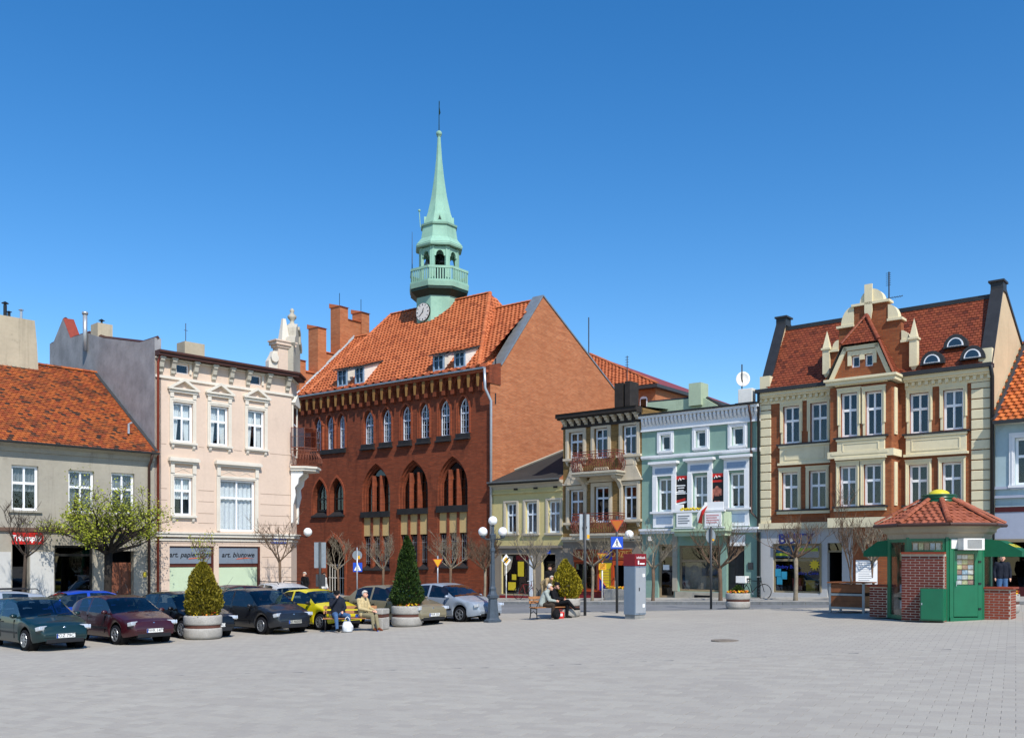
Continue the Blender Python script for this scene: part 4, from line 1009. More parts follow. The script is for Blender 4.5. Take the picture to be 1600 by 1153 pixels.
# dormers
for (uc, vb, vt, wpx) in ((535.5, 604, 578, 15), (562.5, 600, 574, 14), (686, 580, 555, 17), (719, 575, 550, 17)):
    yd = -0.2
    for _ in range(60):
        if fr.p(uc, vb, yd)[1] < zE+(yd+eo)*(RZ-zE)/(RT+eo)-0.02: yd -= 0.02
        else: break
    xa, zb = fr.p(uc-wpx/2, vb, yd); xb, _ = fr.p(uc+wpx/2, vb, yd); zt_ = fr.p(uc, vt, yd)[1]
    slope = (RZ-zE)/(RT+eo); yb = yd+ (zt_-zb)/ (slope-0.34) if slope > 0.4 else yd+2
    ztop2 = zt_+0.34*(yb-yd)
    s = MB(); s.add([(xa, yd, zb-0.1), (xa, yd, zt_), (xa, yb, ztop2), (xb, yd, zb-0.1), (xb, yd, zt_), (xb, yb, ztop2)], [(0, 1, 2), (3, 5, 4)]); s.add([(xa, yd+0.05, zb-0.1), (xb, yd+0.05, zb-0.1), (xb, yd+0.05, zt_), (xa, yd+0.05, zt_)], [(0, 1, 2, 3)]); dm = s.build('dormer', M['dormer_white'], H)
    fr_ = MB(); fr_.box(xa, xa+0.1, yd-0.06, yd+0.04, zb-0.05, zt_); fr_.box(xb-0.1, xb, yd-0.06, yd+0.04, zb-0.05, zt_); fr_.box(xa+0.1, xb-0.1, yd-0.06, yd+0.04, zt_-0.08, zt_); fr_.box(xa+0.1, xb-0.1, yd-0.06, yd+0.04, zb-0.05, zb+0.06)
    xm = (xa+xb)/2; fr_.box(xm-0.03, xm+0.03, yd-0.05, yd+0.03, zb+0.06, zt_-0.08); fr_.box(xa+0.1, xb-0.1, yd-0.045, yd+0.025, (zb+zt_)/2+0.1, (zb+zt_)/2+0.14); fr_.build('dormer_frame', M['dormer_blue'], dm)
    for p0, p1 in ((xa+0.1, xm-0.03), (xm+0.03, xb-0.1)): MB().box(p0, p1, yd+0.0, yd+0.012, zb+0.06, zt_-0.08).build('pane', M['dark_glass'], dm)
    A, B, Cc, D = (xa-0.14, yd-0.3, zt_-0.06), (xb+0.14, yd-0.3, zt_-0.06), (xb+0.14, yb+0.3, ztop2+0.14), (xa-0.14, yb+0.3, ztop2+0.14)
    s = MB(); s.prism([(yd-0.3, zt_-0.06), (yb+0.3, ztop2+0.14), (yb+0.3, ztop2+0.2), (yd-0.3, zt_+0.0)], 'x', xa-0.14, xb+0.14); dr = s.build('dormer_roof', M['dark_zinc'], H)
    up2 = Vector((0, 0, 0.065)); sl_tiles(dr, Vector(A)+up2, Vector(B)+up2, Vector(Cc)+up2, Vector(D)+up2, 0.28, 0.28, 'pan', M['hall_tiles'], 41)
# downpipe at the right corner
xp = fr.p(767.5, 700, -0.12)[0]; s = MB(); xq = fr.p(757, 600, -0.5)[0]
s.tube([(xq, -0.5, zc1+0.18), (xq, -0.45, zc1-0.9), (xp, -0.14, zc1-1.6), (xp, -0.14, -0.2)], 0.075, 10); s.build('downpipe', M['galvanised'], H, smooth=True)
# clock tower and spire, octagonal
TX, TY = fr.p(686, 400, RT)[0], RT
oc = [PI/8+PI/4*i for i in range(8)]
def octo(s, prof, cap=True):
    n = 8; vs = []
    for r, z in prof:
        for a in oc: vs.append((TX+r*math.cos(a), TY+r*math.sin(a), z))
    fs = [(i*n+j, i*n+(j+1) % n, (i+1)*n+(j+1) % n, (i+1)*n+j) for i in range(len(prof)-1) for j in range(n)]
    if cap: fs += [tuple(range(n))[::-1], tuple((len(prof)-1)*n+j for j in range(n))]
    return s.add(vs, fs)
tz = lambda v_: fr.p(686, v_, RT-1.7*max(0, min(1, (v_-200)/230)))[1]
R_ = 1.6
tw = octo(MB(), [(R_, tz(530)), (R_, tz(455))]).build('tower_shaft', M['copper'], H)
octo(MB(), [(R_, tz(456)), (R_+0.08, tz(454)), (R_+0.42, tz(447)), (R_+0.42, tz(443))]).build('platform_corbel', M['copper_dark'], tw)
octo(MB(), [(R_+0.46, tz(443)), (R_+0.5, tz(436)), (R_+0.5, tz(434.5)), (R_+0.42, tz(434))]).build('platform', M['copper'], tw)
s = MB(); rr = R_+0.4
for i in range(8):
    A = Vector((TX+rr*math.cos(oc[i]), TY+rr*math.sin(oc[i]), 0)); B = Vector((TX+rr*math.cos(oc[(i+1) % 8]), TY+rr*math.sin(oc[(i+1) % 8]), 0))
    d = (B-A).normalized(); ang = math.atan2(d.y, d.x); L_ = (B-A).length
    for (z0, z1) in ((tz(416), tz(412.5)), (tz(435), tz(432.5))):
        Mx = Matrix.Translation(((A+B)/2).to_3d()+Vector((0, 0, z0))) @ Matrix.Rotation(ang, 4, 'Z'); s.obox(Mx, L_+0.06, 0.1, z1-z0)
    for j in range(9):
        p = A+d*(L_*(j+0.5)/9); Mx = Matrix.Translation((p.x, p.y, tz(433))) @ Matrix.Rotation(ang, 4, 'Z'); s.obox(Mx, 0.085, 0.05, tz(416)-tz(433)+0.02)
s.build('balustrade', M['copper'], tw)
RL = 1.32
for i in range(8):
    a = oc[i]; Mx = Matrix.Translation((TX+RL*0.96*math.cos(a), TY+RL*0.96*math.sin(a), tz(436))) @ Matrix.Rotation(a, 4, 'Z'); MB().obox(Mx, 0.2, 0.3, tz(380)-tz(436)).build('lantern_post', M['copper'], tw)
    A = Vector((TX+RL*math.cos(a), TY+RL*math.sin(a))); a2 = oc[(i+1) % 8]; B = Vector((TX+RL*math.cos(a2), TY+RL*math.sin(a2))); mid = (A+B)/2; ang = math.atan2(B.y-A.y, B.x-A.x); L_ = (B-A).length
    Mx = Matrix.Translation((mid.x, mid.y, 0)) @ Matrix.Rotation(ang, 4, 'Z'); hz0, hz1 = tz(394), tz(381)
    P = [(-L_/2, hz1), (-L_/2, hz0)]+[(-0.26, hz0)]+[(-0.26*math.cos(PI*q/6), hz0+0.02+0.36*math.sin(PI*q/6)) for q in range(7)]+[(0.26, hz0), (L_/2, hz0), (L_/2, hz1)]
    n = len(P); st = MB(); st.add([Mx @ Vector((p[0], -0.05, p[1])) for p in P]+[Mx @ Vector((p[0], 0.05, p[1])) for p in P], [tuple(range(n)), tuple(range(n, 2*n))[::-1]]+[(q, (q+1) % n, n+(q+1) % n, n+q) for q in range(n)]); st.build('lantern_arch', M['copper'], tw)
octo(MB(), [(RL+0.3, tz(379)), (RL+0.34, tz(376.5)), (RL+0.3, tz(374.5)), (RL+0.1, tz(372))]).build('lantern_cornice', M['copper'], tw)
octo(MB(), [(RL+0.32, tz(374.5)), (RL*0.98, tz(365)), (RL*0.88, tz(346))]).build('spire_skirt', M['copper'], tw)
octo(MB(), [(RL*0.96, tz(346.5)), (RL*0.98, tz(344)), (RL*0.84, tz(343))]).build('spire_cornice', M['copper'], tw)
octo(MB(), [(RL*0.83, tz(343)), (RL*0.62, tz(325)), (RL*0.42, tz(300)), (RL*0.27, tz(272)), (RL*0.16, tz(245)), (RL*0.09, tz(218)), (RL*0.08, tz(212))]).build('spire', M['copper'], tw)
s = MB(); s.ball((TX, TY, tz(208.5)), 0.2, n=14, m=10); s.lathe([(0.1, tz(213)), (0.16, tz(212)), (0.08, tz(210.5))], 10, Matrix.Translation((TX, TY, 0))); s.build('spire_ball', M['copper'], tw, smooth=True)
s = MB(); s.tube([(TX, TY, tz(206)), (TX, TY, tz(158))], [0.035, 0.018], 6); s.add([(TX, TY-0.005, tz(182)), (TX+0.14, TY-0.005, tz(178)), (TX+0.05, TY-0.005, tz(168)), (TX+0.07, TY-0.005, tz(158)), (TX, TY-0.005, tz(162))], [(0,1,2,3,4)]); s.build('weather_vane', M['copper_dark'], tw)
for i in range(8):                            # little gablets at the foot of the spire
    a = oc[i]+PI/8
    if i % 2: continue
    Mx = Matrix.Translation((TX+RL*0.66*math.cos(a), TY+RL*0.66*math.sin(a), tz(342))) @ Matrix.Rotation(a+PI/2, 4, 'Z')
    P = [(-0.2, 0), (0.2, 0), (0, 0.6)]; st = MB(); st.add([Mx @ Vector((p[0], -0.12, p[1])) for p in P]+[Mx @ Vector((p[0]*0.3, 0.45, p[1]*1.0)) for p in P], [(0,1,2), (0,3,4,1), (1,4,5,2), (2,5,3,0)]); gb = st.build('gablet', M['copper'], tw)
    st = MB(); st.add([Mx @ Vector((p[0]*0.5, -0.13, 0.12+p[1]*0.5)) for p in P]+[Mx @ Vector((p[0]*0.5, -0.1, 0.12+p[1]*0.5)) for p in P], [(0,1,2), (0,3,4,1), (1,4,5,2), (2,5,3,0)]); st.build('louvre', M['copper_dark'], gb)
s = MB(); s.tube([(TX-0.85, TY-0.9, tz(345)), (TX-0.95, TY-0.9, tz(322))], 0.03, 5); s.ball((TX-0.95, TY-0.9, tz(320)), 0.09); s.build('spirelet', M['copper'], tw)
bells = ((0.0, -0.5, 395, 0.34), (-0.55, -0.55, 400, 0.26), (0.62, -0.35, 400, 0.26))
for bx, by, vv, r in bells:
    z = tz(vv); s = MB(); s.lathe([(0.0, z+r*1.3), (r*0.4, z+r*1.25), (r*0.6, z+r*0.6), (r*0.75, z+0.1), (r*1.05, z-0.1), (r*0.9, z-0.1), (0, z)], 12, Matrix.Translation((TX+bx, TY+by, 0))); s.build('bell', M['zinc'] if bx < 0 else M['black_metal'], tw, smooth=True)
s = MB(); s.box(TX-1.0, TX+1.0, TY-0.1, TY+0.1, tz(392), tz(390)); s.box(TX-0.3, TX+0.3, TY-0.25, TY+0.25, tz(434), tz(385)); s.build('bell_frame', M['black_metal'], tw)
s = MB(); s.tube([(TX-1.9, TY-0.6, tz(412)), (TX-1.9, TY-0.6, tz(345))], [0.04, 0.012], 5); s.build('mast', M['dark_zinc'], tw)
# clock on the left front face of the shaft
ac = oc[4]+PI/8     # face pointing to the front left
best = None
for i in range(8):
    a = oc[i]+PI/8; wv = fr.d*math.cos(a)+fr.n*math.sin(a)
    if best is None or abs(wv.x+0.62) + (0 if wv.y < 0 else 9) < best[0]: best = (abs(wv.x+0.62)+(0 if wv.y < 0 else 9), a)
ac = best[1]; rin = R_*math.cos(PI/8); zc_ = tz(481)
KM = Matrix.Translation((TX+rin*math.cos(ac), TY+rin*math.sin(ac), zc_)) @ Matrix.Rotation(ac+PI/2, 4, 'Z')
def disc(s, r, y0, y1, n=32): s.lathe([(0, y0), (r, y0), (r, y1)], n, KM @ Matrix.Rotation(PI/2, 4, 'X'))
s = MB(); disc(s, 0.6, 0.1, 0.0); ck = s.build('clock', M['black_metal'], tw)
s = MB(); disc(s, 0.575, 0.115, 0.1); s.build('clock_face', plain('clock_white', 'dcdad3', 0.5, 0.3, var=0.06), ck)
s = MB()
for i in range(12):
    a = PI/6*i; s.obox(KM @ Matrix.Rotation(a, 4, 'Y') @ Matrix.Translation((0, -0.122, 0.46)), 0.045 if i % 3 else 0.07, 0.006, 0.1, -0.03)
s.build('hour_marks', M['black_metal'], ck, kind='stuff')
s = MB(); s.obox(KM @ Matrix.Rotation(math.radians(18), 4, 'Y') @ Matrix.Translation((0, -0.128, 0)), 0.06, 0.006, 0.33, -0.06); s.build('hour_hand', M['black_metal'], ck)
s = MB(); s.obox(KM @ Matrix.Rotation(math.radians(228), 4, 'Y') @ Matrix.Translation((0, -0.136, 0)), 0.045, 0.006, 0.5, -0.1); s.build('minute_hand', M['black_metal'], ck)
# rear wing seen behind the gable
wz = fr.p(1020, 616, 16)[1]; xa, xb = fr.p(915, 600, 17)[0], fr.p(1024, 616, 14)[0]
s = MB(); s.box(LX-0.6, xb, 14, 26, -0.6, wz); rw = s.build('rear_wing', M['gable_brick'], H)
s = MB(); s.box(LX-0.8, xb+0.35, 13.6, 26.3, wz, wz+0.22); s.build('wing_cornice', M['dark_zinc'], rw)
xq2, zr = fr.p(922, 553, 20.0); xq2 += 4.5; s = MB(); s.add([(LX-8, 13.7, wz+0.23), (xb+0.3, 13.7, wz+0.23), (xb+0.3, 26, wz+0.23), (LX-8, 26, wz+0.23), (LX-9, 20, zr), (xq2-4.5, 20, zr)], [(0,1,5,4), (1,2,5), (2,3,4,5)]); wr = s.build('wing_roof', M['red_pipe'], H)
sl_tiles(wr, (LX-8, 13.7, wz+0.24), (xb+0.3, 13.7, wz+0.24), (xq2-4.5, 20, zr), (LX-9, 20, zr), 0.3, 0.3, 'pan', M['hall_tiles'], 51)
s = MB(); ridge(s, (xb+0.3, 13.7, wz+0.26), (xq2-4.5, 20, zr), 0.12, 0.4); s.build('ridge_tiles', M['hall_tiles'], wr, tint=True, kind='stuff')
for u_ in (988, 1006):
    x, z = fr.p(u_, 628, 13.98); s = MB(); s.prism([(x-0.28, z-1), (x+0.28, z-1), (x+0.28, z+0.2), (x+0.2, z+0.33), (x, z+0.38), (x-0.2, z+0.33), (x-0.28, z+0.2)], 'y', 13.94, 13.99); wo = s.build('window', M['white_frame'], rw)
    MB().box(x-0.21, x+0.21, 13.92, 13.935, z-0.9, z+0.2).build('pane', M['dark_glass'], wo)
x, z = fr.p(920, 560, 12)
s = MB(); s.tube([(x, 12, z-2), (x, 12, fr.p(920, 496, 12)[1])], 0.04, 5); s.build('mast', M['dark_zinc'], H)

# ------------------------------------------------------------------ yellow house
plaster('yellow_plaster', 'cbbd86', 0.12, 0.25, '6d6238', 0.3, 0.3)
plaster('taupe_plaster', '8d8478', 0.14, 0.3, '4a443c', 0.3, 0.3)
plaster('stone_trim', 'bdb5a3', 0.12, 0.3, '6a6254', 0.25, 0.3)
plaster('tar_felt', '3a3937', 0.2, 0.3, '1e1d1c', 0.6, 0.1)
plain('poster_yellow', 'c9b52c', 0.5, var=0.1)
plain('maroon', '7d1c22', 0.5, var=0.1)
fr = FY
H = empty('yellow_house', fr.w(0, 0), RA, 'low yellow house with dark roof beside the brick town hall', 'house')
XR = fr.p(880, 800)[0]-0.01; ze = fr.p(800, 757)[1]
wins = [fr.r(791, 807, 786, 833), fr.r(821.5, 839, 784, 833), fr.r(857, 875, 782, 832)]
shop = fr.r(784, 826, 866, 928); door = fr.r(846, 868, 866, 936); door = (door[0], door[1], 0.0, door[3])
mb = MB(); wall_into(mb, 0, XR, -0.5, ze, wins+[shop, door], 0, 0.22)
o = mb.build('wall', M['yellow_plaster'], H)
zl = fr.p(800, 853)[1]
s = MB(); wall_into(s, 0.0, XR, -0.5, zl-0.12, [(shop[0]-0.01, shop[1]+0.01, shop[2]-0.01, shop[3]+0.01), (door[0]-0.01, door[1]+0.01, -0.6, door[3]+0.01)], -0.03, 0.03); s.build('ground_floor_render', M['taupe_plaster'], H)
s = MB(); s.box(0, XR, -0.14, -0.003, zl-0.12, zl+0.02); s.build('string_course', M['taupe_plaster'], H)
zc = fr.p(800, 770)[1]; s = MB(); s.box(0, XR, -0.1, -0.003, zc-0.05, zc+0.05); s.build('string_course', M['yellow_plaster'], H)
for i in range(3):
    x = fr.p(806+31*i, 762)[0]; z = zc+0.28; s = MB(); s.box(x-0.14, x+0.14, -0.03, -0.003, z-0.14, z+0.14); s.build('attic_vent', M['dark_frame'], H)
s = MB(); s.prism([(-0.003, ze-0.25), (-0.12, ze-0.1), (-0.3, ze), (-0.3, ze+0.1), (-0.003, ze+0.1)], 'x', 0, XR); s.build('cornice', M['stone_trim'], H)
s = MB(); s.lathe([(0.08, 0), (0.08, XR)], 8, Matrix(((0,0,1,0),(1,0,0,-0.4),(0,1,0,ze+0.17),(0,0,0,1))), a0=PI, a1=2*PI); s.build('gutter', M['zinc'], H)
ry, rz = fr.q(862, 703, XR)
ry = min(max(ry, 3.2), 7.0); rz = fr.p(868, 703, ry)[1]
s = MB(); s.add([(0, -0.36, ze+0.14), (XR, -0.36, ze+0.14), (XR, ry, rz), (XR*0.62, ry, rz), (0, ry*0.62, ze+(rz-ze)*0.45), (0, -0.36, ze+0.0), (XR, -0.36, ze+0.0)], [(0,1,2,3,4), (5,6,1,0)]); rf = s.build('roof', M['tar_felt'], H)
s = MB(); s.tube([(0.05, ry*0.62, ze+(rz-ze)*0.45+0.05), (XR*0.62, ry, rz+0.04), (XR, ry, rz+0.04)], 0.08, 4); s.build('roof_edge', M['stone_trim'], rf)
for i, w_ in enumerate(wins):
    window(H, *w_, y=0.12, fm='blue_white_frame', curtain=('curtain_grey', 'full' if i else 'sides')); surround(H, w_, M['stone_trim'], 0.17, 0.14); sill(H, w_, M['stone_trim'], 0.2, 0.1, -0.12, False)
window(H, *shop, y=0.12, cols=1, rows=(1,), fm='dark_frame', gl='dark_glass', room='room_warm', deep=1.5, name='shop_window')
a_, b_, c_, d_ = shop
for (q0, q1, z0, z1, m) in ((0.34, 0.5, 0.36, 0.5, 'poster_yellow'), (0.56, 0.78, 0.45, 0.82, 'poster_yellow'), (0.2, 0.48, 0.1, 0.3, 'poster_yellow'), (0.5, 0.95, 0.86, 0.98, 'maroon')):
    MB().box(a_+(b_-a_)*q0, a_+(b_-a_)*q1, 0.1, 0.108, c_+(d_-c_)*z0, c_+(d_-c_)*z1).build('window_poster', M[m], H)
s = MB(); s.prism([(a_+0.1, d_-0.1), (a_+0.75, d_-0.1), (a_+0.55, d_-0.8), (a_+0.1, d_-1.2)], 'y', 0.1, 0.108); s.build('window_poster', M['goods_a'], H)
for i in range(6): s = MB(); x = a_+0.25+i*0.26; s.lathe([(0.0, c_+0.08), (0.08, c_+0.09), (0.1, c_+0.4), (0.04, c_+0.6), (0.05, c_+0.72), (0, c_+0.74)], 8, Matrix.Translation((x, 0.6+0.1*(i % 2), 0))); s.build('shop_display', M['goods_'+'abcd'[i % 4]], H)
s = MB(); a_, b_, c_, d_ = door; room_into(s, a_, b_, 0, d_, 0.22, 1.8); s.build('doorway', M['room'], H)
xa, xb = fr.p(826, 900)[0], fr.p(846, 900)[0]
s = MB(); s.box(xa+0.1, xa+0.32, -0.07, -0.031, -0.3, fr.p(830, 868)[1]); s.build('pilaster', M['blue_white_frame'], H)
s = MB(); s.box(a_-0.04, b_+0.02, 0.4, 0.45, 0.0, 2.2); dd = s.build('door', M['dark_frame'], H); MB().box(a_+0.1, b_-0.1, 0.385, 0.398, 0.9, 2.05).build('pane', M['dark_glass'], dd)
MB().box(fr.p(858, 861)[0]-0.12, fr.p(858, 861)[0]+0.12, -0.06, -0.034, fr.p(858, 862)[1]-0.1, fr.p(858, 862)[1]+0.12).build('number_plate', M['street_blue'], H)
s = MB(); s.box(shop[0]-0.1, door[0]-0.15, -0.07, -0.031, -0.4, fr.p(800, 930)[1]); s.build('plinth', M['maroon'], H)

# ------------------------------------------------------------------ brown brick house with iron balconies
brick('ochre_brick', '9a7c4c', '7d6238', '6a5a40', 0.26, 0.085, soot=0.35, soot_c='3a2f22')
plaster('sand_stone', 'c8bca6', 0.12, 0.3, '6e6250', 0.25, 0.35)
plain('cornice_dark', '35302c', 0.75, 0.3, var=0.35, scale=3)
plain('balcony_rust', '7a3d34', 0.6, 0.3, var=0.4, scale=6)
plain('shop_orange', '8a3d1c', 0.5, 0.4, var=0.25, scale=3)
plain('shop_orange_lit', 'b5481c', 0.5, 0.4, var=0.15, scale=3)
plain('gold_letter', 'b58a4a', 0.5, 0.4, var=0.1)
plain('royal_blue', '1f2f9c', 0.45, 0.4, var=0.06)
plain('warm_yellow', 'd8bd22', 0.45, 0.4, var=0.06)
plain('flower_red', '8a4a3e', 0.7, 0.2, var=0.4, scale=9)
fr = FB
H = empty('brown_brick_house', fr.w(0, 0), RA, 'narrow ochre brick house with iron balconies and clothes shop', 'house')
XR = fr.p(1003, 800)[0]-0.01; zt = fr.p(882, 668)[1]
UW = [fr.r(889.5, 911.5, 675, 716), fr.r(929, 950, 669, 716), fr.r(973, 995, 664, 710)]
MW = [fr.r(890, 912.5, 765, 816), fr.r(929, 952, 760, 816), fr.r(974, 995.5, 758, 811)]
zl = fr.p(940, 838)[1]
shop = fr.r(897, 933, 868, 932); sdoor = fr.r(958, 985, 868, 936); pd = fr.r(936, 956, 868, 936)
shop = (shop[0], shop[1], 0.55, shop[3]); sdoor = (sdoor[0], sdoor[1], 0, sdoor[3])
mb = MB(); wall_into(mb, 0, XR, zl, zt, UW+MW, 0, 0.24); mb.build('wall', M['ochre_brick'], H)
mb = MB(); wall_into(mb, 0, XR, -0.5, zl-0.002, [shop, sdoor], -0.02, 0.24); mb.build('ground_floor_wall', M['taupe_plaster'], H)
s = MB(); s.add([(0, 0, -0.5), (0, 9, -0.5), (0, 9, zt+0.6), (0, 0, zt+0.6), (XR, 0, -0.5), (XR, 9, -0.5), (XR, 9, zt+0.6), (XR, 0, zt+0.6)], [(0,3,2,1), (4,5,6,7), (1,2,6,5)]); s.build('side_walls', M['ochre_brick'], H)
for i, w_ in enumerate(UW+MW):
    dr_ = i in (1, 4)
    window(H, *w_, y=0.14, fm='blue_white_frame', rows=(0.66, 0.34) if not dr_ else (0.7, 0.3), gl='dark_glass', curtain=('curtain_grey', 'top') if i % 2 else None)
    surround(H, w_, M['sand_stone'], 0.19, 0.2, -0.08)
    if not dr_: sill(H, w_, M['sand_stone'], 0.3, 0.12, -0.18, True)
for i, w_ in enumerate(MW):                      # ogee hoods with round pediments
    a_, b_, c_, d_ = w_; xm = (a_+b_)/2; hw = (b_-a_)/2+0.3; z0 = d_+0.24
    s = MB(); s.box(xm-hw-0.05, xm+hw+0.05, -0.16, -0.003, z0, z0+0.08)
    s.prism([(xm-hw, z0+0.08), (xm+hw, z0+0.08), (xm+hw*0.75, z0+0.4), (xm+hw*0.5, z0+0.75), (xm-hw*0.5, z0+0.75), (xm-hw*0.75, z0+0.4)], 'y', -0.12, -0.003)
    if i != 1:
        s.prism([(xm+0.4*math.cos(PI*q/10), z0+0.75+0.62*math.sin(PI*q/10)) for q in range(11)], 'y', -0.1, -0.003)
        s.prism([(xm+0.27*math.cos(PI*q/10), z0+0.8+0.42*math.sin(PI*q/10)) for q in range(11)], 'y', -0.13, -0.1)
    s.build('window_hood', M['sand_stone'], H)
zc = zt
s = MB(); s.box(-0.05, XR, -0.1, -0.003, zc-0.12, zc); s.box(-0.12, XR, -0.55, 0.1, zc+0.42, zc+0.62); s.box(-0.08, XR, -0.45, 0.1, zc+0.34, zc+0.42); s.build('cornice', M['cornice_dark'], H)
n = 11
for i in range(n): bracket(H, 0.2+(XR-0.4)*i/(n-1), zc+0.34, 0.34, 0.38, 0.18, M['stone_trim'])
s = MB(); s.box(0, XR, -0.06, -0.003, zc, zc+0.34); s.build('frieze', M['cornice_dark'], H)
s = MB(); s.add([(-0.15, -0.6, zc+0.63), (XR, -0.6, zc+0.63), (XR, 9, zc+1.2), (-0.15, 9, zc+1.2)], [(0,1,2,3)]); s.build('roof', M['tar_felt'], H)
xa, za = fr.p(966, 640, 4); zb2 = fr.p(970, 600, 4)[1]; s = MB(); s.box(xa-0.05, xa+0.5, 3.7, 4.6, zc+0.5, zb2); s.box(xa+0.62, xa+0.95, 3.7, 4.6, zc+0.5, zb2+0.05); ch = s.build('chimney', M['cornice_dark'], H, kind='stuff')
x, z = fr.p(980, 600, 4); s = MB(); s.tube([(x, 4.0, zb2-0.2), (x, 4.0, fr.p(980, 556, 4)[1])], 0.025, 5)
for q in range(5): zz = fr.p(980, 558+4*q, 4)[1]; s.tube([(x-0.14, 4.0, zz), (x+0.1, 4.0, zz)], 0.012, 4)
s.build('antenna', M['dark_zinc'], H)
def iron_balcony(P, xa, xb, z, out, m, flowers, slabm):
    s = MB(); s.box(xa-0.1, xb+0.1, -out-0.1, -0.003, z-0.14, z-0.04); s.box(xa-0.02, xb+0.02, -out, -0.003, z-0.26, z-0.14); b = s.build('balcony', slabm, P)
    for q in (xa+0.25, xb-0.25): s = MB(); s.prism([(-0.003, z-0.26), (-out*0.9, z-0.26), (-out*0.8, z-0.4), (-0.25, z-0.6), (-0.003, z-0.95)], 'x', q-0.11, q+0.11); s.build('console', slabm, b)
    s = MB(); path = [Vector((xa, -0.02, 0)), Vector((xa, -out, 0)), Vector((xb, -out, 0)), Vector((xb, -0.02, 0))]
    for zz in (z, z+0.85, z+0.97): s.tube([p+Vector((0, 0, zz)) for p in path], 0.022, 5)
    for i in range(3):
        A, B = path[i], path[i+1]; n = max(3, int((B-A).length/0.14)); nrm = Vector((0, 0, 1)).cross(B-A).normalized()*(-1)
        for j in range(n):
            for fl in (0, 1):
                pts = []
                for k in range(7):
                    t_ = k/6; c_ = A.lerp(B, (j+0.5+0.45*(1 if fl else -1)*math.sin(t_*PI*1.5))/n); o_ = 0.17*math.sin(PI*min(1.0, t_*1.15))*(1-t_*0.4)
                    pts.append(c_+nrm*o_+Vector((0, 0, z+0.85*t_)))
                s.tube(pts, 0.013, 3, cap=False)
    s.build('railing', m, b)
    if flowers:
        rn = random.Random(int(xa*100)); s = MB()
        for j in range(260):
            q = rn.random(); p = Vector((xa+(xb-xa)*q, -out-0.12+rn.uniform(-0.12, 0.1), z+0.5+rn.uniform(-0.3, 0.35))); r = rn.uniform(0.02, 0.05); s.tv = rn.random()
            d1 = Vector((rn.uniform(-1, 1), rn.uniform(-1, 1), rn.uniform(-1, 1))).normalized()*r; d2 = d1.cross(Vector((rn.uniform(-1, 1), rn.uniform(-1, 1), 0.3))).normalized()*r
            s.add([p-d1, p+d2, p+d1, p-d2], [(0,1,2,3)])
        s.build('withered_flowers', M['flower_red'], b, kind='stuff')
    return b
xa, z = fr.p(895, 737, -0.8); xb = fr.p(963, 737, -0.8)[0]
iron_balcony(H, xa, xb, fr.p(930, 735, -0.8)[1], 0.85, M['balcony_rust'], True, M['stone_trim'])
iron_balcony(H, xa, xb, fr.p(930, 832, -0.8)[1], 0.85, M['balcony_rust'], True, M['stone_trim'])
s = MB(); s.box(0, XR, -0.2, -0.022, zl-0.14, zl-0.004); s.box(0, XR, -0.12, -0.022, zl-0.26, zl-0.14); s.build('string_course', M['stone_trim'], H)
# shop front
x0, x1 = fr.p(896, 880, -0.1)[0], fr.p(986, 880, -0.1)[0]; z0, z1 = fr.p(915, 874, -0.1)[1], fr.p(915, 858, -0.1)[1]
xm0, xm1 = fr.p(941, 880, -0.1)[0], fr.p(957, 880, -0.1)[0]
sg = MB().box(x0, xm0-0.1, -0.12, -0.022, z0, z1).build('shop_sign', M['shop_orange'], H); text(sg, 'lettering', 'ULICZNE', (z1-z0)*0.85, ((x0+xm0)/2, -0.128, (z0+z1)/2), 'gold_letter', sx=0.85)
sg = MB().box(xm1, x1, -0.12, -0.022, z0, z1).build('shop_sign', M['shop_orange'], H); text(sg, 'lettering', 'ODZIEŻ', (z1-z0)*0.85, ((xm1+x1)/2, -0.128, (z0+z1)/2), 'gold_letter', sx=0.8)
sg = MB().box(xm0-0.1, xm1, -0.13, -0.022, z0, z1).build('shop_sign', M['royal_blue'], H); s = MB(); s.lathe([(0.2, 0.136), (0.3, 0.136), (0.3, 0.13)], 16, Matrix.Translation(((xm0-0.1+xm1)/2, 0, (z0+z1)/2)) @ Matrix.Rotation(PI/2, 4, 'X')); s.build('emblem', M['gold_letter'], sg)
s = MB(); s.box(xm1, x1, -0.1, -0.022, z0-0.28, z0-0.02); s.box(x0, xm0, -0.1, -0.022, z0-0.12, z0-0.02); s.build('sign_moulding', M['shop_orange_lit'], H)
window(H, shop[0], shop[1], shop[2], min(shop[3], z0-0.13), y=0.02, cols=2, rows=(1,), fm='shop_orange', gl='dark_glass', room='room_warm', deep=1.5, name='shop_window')
s = MB(); s.box(x0, xm0, -0.12, -0.022, -0.3, 0.5); s.build('stall_riser', M['maroon'], H)
s = MB(); s.box(x0, xm0, -0.2, -0.022, 0.5, 0.56); s.build('window_sill', M['shop_orange_lit'], H)
for i in range(4): s = MB(); xx = shop[0]+0.3+i*0.5; s.lathe([(0.02, 0.6), (0.16, 0.62), (0.12, 1.0), (0.2, 1.35), (0.06, 1.5), (0.08, 1.65), (0, 1.7)], 8, Matrix.Translation((xx, 0.5, 0))); s.build('shop_display', M['goods_'+'cdab'[i]], H)
xa, xb = fr.p(937.5, 900)[0], fr.p(957, 900)[0]
s = MB(); s.box(xa-0.08, xa, -0.12, -0.022, -0.2, z0); s.box(xb, xb+0.14, -0.14, -0.022, -0.2, z0-0.28); s.box(x1-0.1, x1, -0.12, -0.022, -0.2, z0-0.28); s.build('shop_posts', M['shop_orange_lit'], H, kind='stuff')
zb0, zb1 = fr.p(948, 930)[1], fr.p(948, 879)[1]
pb = MB().box(xa, xb, -0.06, -0.023, zb0, zb1).build('advert_panel', M['warm_yellow'], H)
